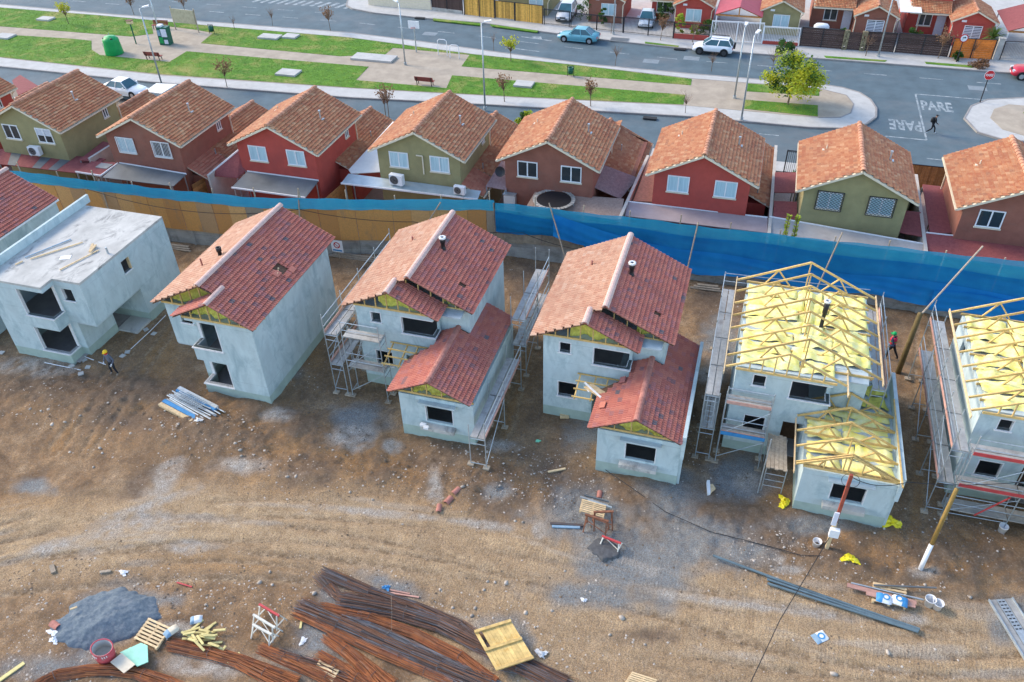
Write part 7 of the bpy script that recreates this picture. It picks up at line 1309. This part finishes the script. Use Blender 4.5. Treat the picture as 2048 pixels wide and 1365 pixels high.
stick('pink_lath', 'longer pink lath by the blue scraps', (750, 1182), (838, 1196), .07, .04, M['toe_pink']); stick('pink_lath', 'shorter pink lath by the blue scraps', (775, 1180), (820, 1190), .07, .04, M['toe_pink']); stick('pink_lath', 'pink lath lying on the pale gravel by the bottom pallet', (560, 1308), (652, 1325), .05, .04, M['toe_pink'], .05); stick('red_lath', 'orange-red lath on the dirt above the trestles', (354, 1166), (384, 1175), .06, .03, M['rail_red']); stick('plank', 'short pale block on the tan dirt at left', (104, 1132), (108, 1147), .2, .12, M['timber_grey']); stick('plank', 'grey stick on the rubble beside the white chips', (200, 1146), (222, 1143), .12, .08, M['timber_grey']); stick('plank', 'thin pale stick on the gravel heap', (146, 1229), (160, 1224), .07, .05, M['timber_pale'], .35)
for k in range(4):
    a = [(1425, 1116), (1532, 1156), (1533, 1162), (1534, 1170)][k]; b_ = [(1652, 1199), (1838, 1262), (1836, 1265), (1834, 1268)][k]; p, q = GG(*a), GG(*b_); p.z = q.z = max(p.z, q.z, .05)+.06; tag(tb(None, 'long_pipe', p, q, .055, M['pipe'] if 'pipe' in M else M.setdefault('pipe', mat('grey_conduit', (.12, .17, .19), .45, .15, 3)), 10), ['grey pipe sticking out farthest left', 'grey pipe at the far side of the long bundle', 'grey pipe in the middle of the long bundle', 'grey pipe at the near side of the long bundle'][k], 'pipe', 'long pipes on the tan dirt')
for k, (a, b_, m_) in enumerate((((1692, 1176), (1830, 1212), 'toe_pink'), ((1730, 1192), (1828, 1218), 'toe_pink'), ((1700, 1172), (1845, 1206), 'galv'), ((1745, 1176), (1870, 1182), 'poly'))): stick('scaffold_board', ['longest pink board on the pallet of sacks', 'lower pink board on the pallet of sacks', 'grey tube across the pallet of sacks', 'blue-grey tube behind the pallet of sacks'][k], a, b_, [.2, .2, .06, .06][k], .05, M[m_], .2, 'board')
def bucket(label, px, py, r=.17, h=.36, tilt=0):
    p = GG(px, py); T = thing('bucket', label, 'bucket', p, .3); MB().lathe([(.001, .0), (r*.82, 0), (r, h), (r*1.06, h), (r*1.06, h-.03), (r*.98, h-.03), (r*.92, h-.02), (r*.76, .05), (.001, .05)], 18).build('pail', M['white'], T, True, Matrix.Rotation(tilt, 4, 'X')); MB().path([(r*math.cos(t), .12*math.sin(t)+.05, h+.02-.22*math.sin(t)*.4) for t in np.linspace(0, math.pi, 9)], .008, 4).build('handle', M['galv'], T)
bucket('open white bucket beside the pallet of sacks', 1857, 1209, .21, .42); bucket('lidded white bucket beside the open one', 1873, 1216, .2, .36); bucket('white bucket under the scaffold with red rails', 2003, 1063, .19, .36); bucket('dirty white bucket at the foot of the red post', 1632, 1092, .19, .34)
# posts
p = GG(1840, 1140); T = thing('utility_pole', 'yellow wooden pole with a white painted foot', 'pole', p); tp = V((.35, 1.0, 4.2)); m0 = tp*.33; MB().tube((0, 0, -.3), m0, .10, 12, 0, .095).build('painted_foot', M['white'], T, True); MB().tube(m0, tp, .094, 12, 0, .085).build('shaft', mat('yellow_pole', (.25, .16, .045), .85, .3, 3, squash=(3, 3, .4)), T, True)
p = GG(1653, 1097); T = thing('power_post', 'red-brown square post with a white meter box and wires', 'post', p); tp = V((.05, .25, 4.5)); m0 = tp*.38
br(T, 'lower_post', (0, 0, -.3), m0, .17, .15, M['timber_pale'], up=(1, 0, 0)); br(T, 'upper_post', m0*.9, tp, .15, .13, mat('red_post', (.30, .07, .04), .7, .25, 4), up=(1, 0, 0)); bx(T, 'meter_box', -.14, -.22, 1.0, .26, -.02, 1.45, M['white']); bx(T, 'paper_notice', -.16, -.06, 1.6, .04, -.0, 2.4, M['curtain_white']); MB().path([(.35*math.cos(t)+.05, .1+.1*math.sin(t), 4.3+.3*math.sin(t)) for t in np.linspace(0, 6.28, 20)], .012, 4).build('wire_coil', M['black'], T)
cable('power_cable', 'black cable drooping right from the red post', [p+V((.1, .2, 4.4)), p+V((2.6, 1.6, 3.35)), p+V((9, 3.5, 3.6))], .02, None, .35); cable('ground_cable', 'black cable running over grey dirt to the red post', [GG(1197, 934)+Z*.05, GG(1260, 975)+Z*.05, GG(1330, 1025)+Z*.05, GG(1420, 1065)+Z*.05, GG(1540, 1095)+Z*.05, GG(1600, 1112)+Z*.05, GG(1640, 1115)+Z*.05], .02, None, 0, 6)
cable('overhead_wire', 'thin black wire falling from the post towards the bottom edge', [p+V((0, .0, 1.0)), G(1560, 1240, .6), G(1500, 1368, .8)], .017, None, .05); cable('white_hose', 'thin white pipe lying behind the yellow-helmet worker', [GG(262, 700)+Z*.05, GG(300, 665)+Z*.05, GG(332, 632)+Z*.05], .025, M['white'], 0, 4); cable('white_hose', 'thin white pipe lying before the slab house', [GG(90, 727)+Z*.05, GG(162, 742)+Z*.05], .025, M['white'], 0, 4); cable('white_hose', 'thin white pipe reaching the yellow-helmet worker', [GG(170, 715)+Z*.05, GG(212, 731)+Z*.05], .025, M['white'], 0, 4)
cable('wire_loop', 'thin pale wire looping over the dark bars', [GG(784, 1199)+Z*.3, GG(786, 1240)+Z*.4, GG(785, 1270)+Z*.35, GG(772, 1278)+Z*.3], .006, M['timber_grey'], 0, 3)
# roof pieces on the ground, slabs, scraps
def ridge_piece(label, px, py, rz, mt='cap_red', s=1):
    p = GG(px, py); b = MB(); K = 8; v = []
    for y in (-.22, .22):
        for i in range(K): t = math.pi*i/(K-1); v.append((.13*s*math.cos(t), y, .11*s*math.sin(t)))
        for i in range(K): t = math.pi*i/(K-1); v.append((.11*s*math.cos(t), y, .09*s*math.sin(t)))
    f = [(i, i+1, 2*K+i+1, 2*K+i) for i in range(K-1)]+[(K+i, 3*K+i, 3*K+i+1, K+i+1) for i in range(K-1)]+[(i, K+i, K+i+1, i+1) for i in range(K-1)]+[(2*K+i, 2*K+i+1, 3*K+i+1, 3*K+i) for i in range(K-1)]
    o = b.add(v, f).build('ridge_tile', M[mt], None, False, Matrix.Translation(p+Z*.02) @ Matrix.Rotation(rz, 4, 'Z')); tag(o, label, 'roof tile')
ridge_piece('loose ridge tile on the dirt, farthest of three', 912, 983, -.4); ridge_piece('loose ridge tile on the dirt, middle of three', 897, 1002, -.3, s=1.2); ridge_piece('loose ridge tile on the dirt, nearest of three', 878, 1018, .2); ridge_piece('loose ribbed tile beyond the trestle pallet', 1199, 992, .1); ridge_piece('pair of loose tiles beside the gravel heap', 111, 1252, 1.35, s=1.2)
for k, (px, py) in enumerate(((308, 668), (292, 660), (255, 705), (245, 712), (170, 722), (177, 736), (143, 733), (162, 748), (3, 706), (288, 637))):
    p = GG(px, py); o = bx(None, 'paving_slab', p.x-.14, p.y-.14, p.z-.02, p.x+.14, p.y+.14, p.z+.05, M['slab']); o.rotation_euler[2] = k; tag(o, 'small square concrete slab lying loose near the slab house', 'slab', 'loose slabs by the first houses')
def crumple(name, label, px, py, sx, sy, h, mt, seed, cat='wrap'):
    rs = random.Random(seed); p = GG(px, py); n = 12; pts = []
    for j in range(n):
        for i in range(n):
            u, v = -1+2*i/(n-1), -1+2*j/(n-1); d = math.hypot(u, v); k = max(0, 1-d*.8); e = .75+.25*math.sin(3*math.atan2(v, u)+seed); pts.append((u*sx*e+rs.uniform(-.05, .05), v*sy*e+rs.uniform(-.05, .05), h*k*rs.uniform(.3, 1)+.02))
    o = MB().grid(pts, n, n).build(name, mt, None, False, Matrix.Translation(p)); return tag(o, label, cat)
YW = mat('yellow_wrap', (.80, .66, .02), .4, .1, 4, spec=.5)
crumple('plastic_wrap', 'crumpled yellow wrap at the left foot of the trussed wing', 1568, 1005, .28, .42, .35, YW, 1); crumple('plastic_wrap', 'crumpled yellow wrap at the right foot of the trussed wing', 1780, 1046, .5, .42, .4, YW, 2); crumple('plastic_wrap', 'crumpled yellow wrap lying alone in front of the red post', 1700, 1119, .42, .26, .2, YW, 3)
crumple('plastic_scrap', 'blue plastic scrap beside the pink laths', 772, 1178, .18, .12, .12, M['blue_paint'], 4, 'scrap'); crumple('plastic_scrap', 'white plastic scrap above the gravel heap', 247, 1146, .22, .14, .12, M['white'], 5, 'scrap'); crumple('plastic_scrap', 'white plastic scrap beside the wooden panel', 1082, 1308, .25, .16, .14, M['mortar'], 6, 'scrap'); crumple('plastic_scrap', 'mint green scrap in front of the tiled houses', 1076, 883, .12, .09, .08, M['mint'] if 'mint' in M else M.setdefault('mint', mat('mint_scrap', (.25, .68, .42), .6, .1, 4)), 7, 'scrap'); crumple('plastic_scrap', 'white and blue bottle scraps on the bars', 708, 1250, .2, .12, .14, M['curtain_white'], 8, 'scrap'); crumple('plastic_scrap', 'white foil scrap at the rusty bundle edge', 721, 1228, .16, .1, .2, M['white'], 9, 'scrap'); crumple('plastic_scrap', 'white crumpled bag beside the gravel heap', 110, 1280, .2, .16, .14, M['white'], 10, 'scrap'); crumple('plastic_scrap', 'white paper scraps beside the loose tile pair', 105, 1266, .3, .12, .06, M['white'], 11, 'scrap'); crumple('plastic_scrap', 'white scrap on the tan dirt below the grey patch', 1168, 1201, .14, .08, .08, M['white'], 12, 'scrap'); crumple('plastic_scrap', 'pale scrap on the gravel beside the trestles', 606, 1284, .12, .2, .05, M['mortar'], 13, 'scrap')
# bundle of scaffold parts with blue beams
c = GG(382, 818); T = thing('scaffold_bundle', 'stack of steel tubes and blue beams before the slim house', 'scaffold parts', c, -.28); T.scale = (1.2, 1.25, 1.2)
for k, (y, m_, z) in enumerate(((-.35, 'blue_paint', .1), (-.55, 'timber_pale', .08), (.5, 'galv', .2), (.4, 'blue_paint', .16))): bx(T, 'beam', -1.35, y-.09, z-.08, 1.2, y+.09, z+.06, M[m_])
rs = random.Random(3)
for k in range(14): y = -.2+.055*k; tb(T, 'tube', (-1.2+rs.uniform(-.2, .2), y, .12+.05*(k % 4)), (1.3+rs.uniform(-.3, .35), y+rs.uniform(-.1, .1), .12+.05*(k % 3)), .028, M['galv'])
for k in range(11): x = -.75+.13*k; tb(T, 'cross_tube', (x, -.1, .33), (x+.15, .45, .36), .022, M['galv'])
crumple('plastic_scrap', 'white netting scrap beside the tube stack', 400, 846, .25, .14, .1, M['mortar'], 14, 'scrap')
# steel walkway deck at the right edge
c = GG(2030, 1262); T = thing('steel_walkway', 'long grey steel walkway deck at the right edge', 'walkway', (c.x, c.y, c.z+.1)); a, b_ = GG(1998, 1203)-c, GG(2085, 1345)-c; a.z = b_.z = 0; s_ = (b_-a).normalized().cross(Z)
for k, (o_, wd_, m_) in enumerate(((-.34, .28, 'steel_plate'), (0, .34, 'galv'), (.34, .28, 'steel_plate'))): br(T, 'deck_strip', a+s_*o_, b_+s_*o_, wd_, .05, M[m_])
for o_ in (-.5, .5): br(T, 'side_rail', a+s_*o_+Z*.04, b_+s_*o_+Z*.04, .05, .12, M['galv'])
for k in range(9): t = .04+.05*k; q = a.lerp(b_, t); [br(T, 'slot', q+s_*(o_-.05)+Z*.028, q+s_*(o_+.05)+Z*.028, .05, .01, M['black']) for o_ in (-.07, .08)]
# boards and box left on the porch frame of the parapet house
T = thing('porch_box', 'torn white and brown box on the timber porch frame', 'box', (-5.0, 29.75, 2.98)); 
for k, (p, q, wd_, m_) in enumerate((((-.6, .3, .05), (.4, -.35, .12), .5, 'timber_pale'), ((-.75, .4, .1), (.3, -.6, .2), .1, 'white'), ((0, -.35, .05), (.85, .1, .1), .35, 'white'), ((-.5, -.1, .04), (-.1, .2, .05), .2, 'white'))): br(T, 'flap', p, q, wd_, .03, M[m_])
T = thing('lamp_item', 'two small white packs on the wing window ledge', 'pack', (-13.35, 27.15, 1.0)); bx(T, 'pack', -.15, -.1, 0, .15, .1, .1, M['white']); bx(T, 'pack', .1, -.25, 0, .35, -.05, .12, M['white'])
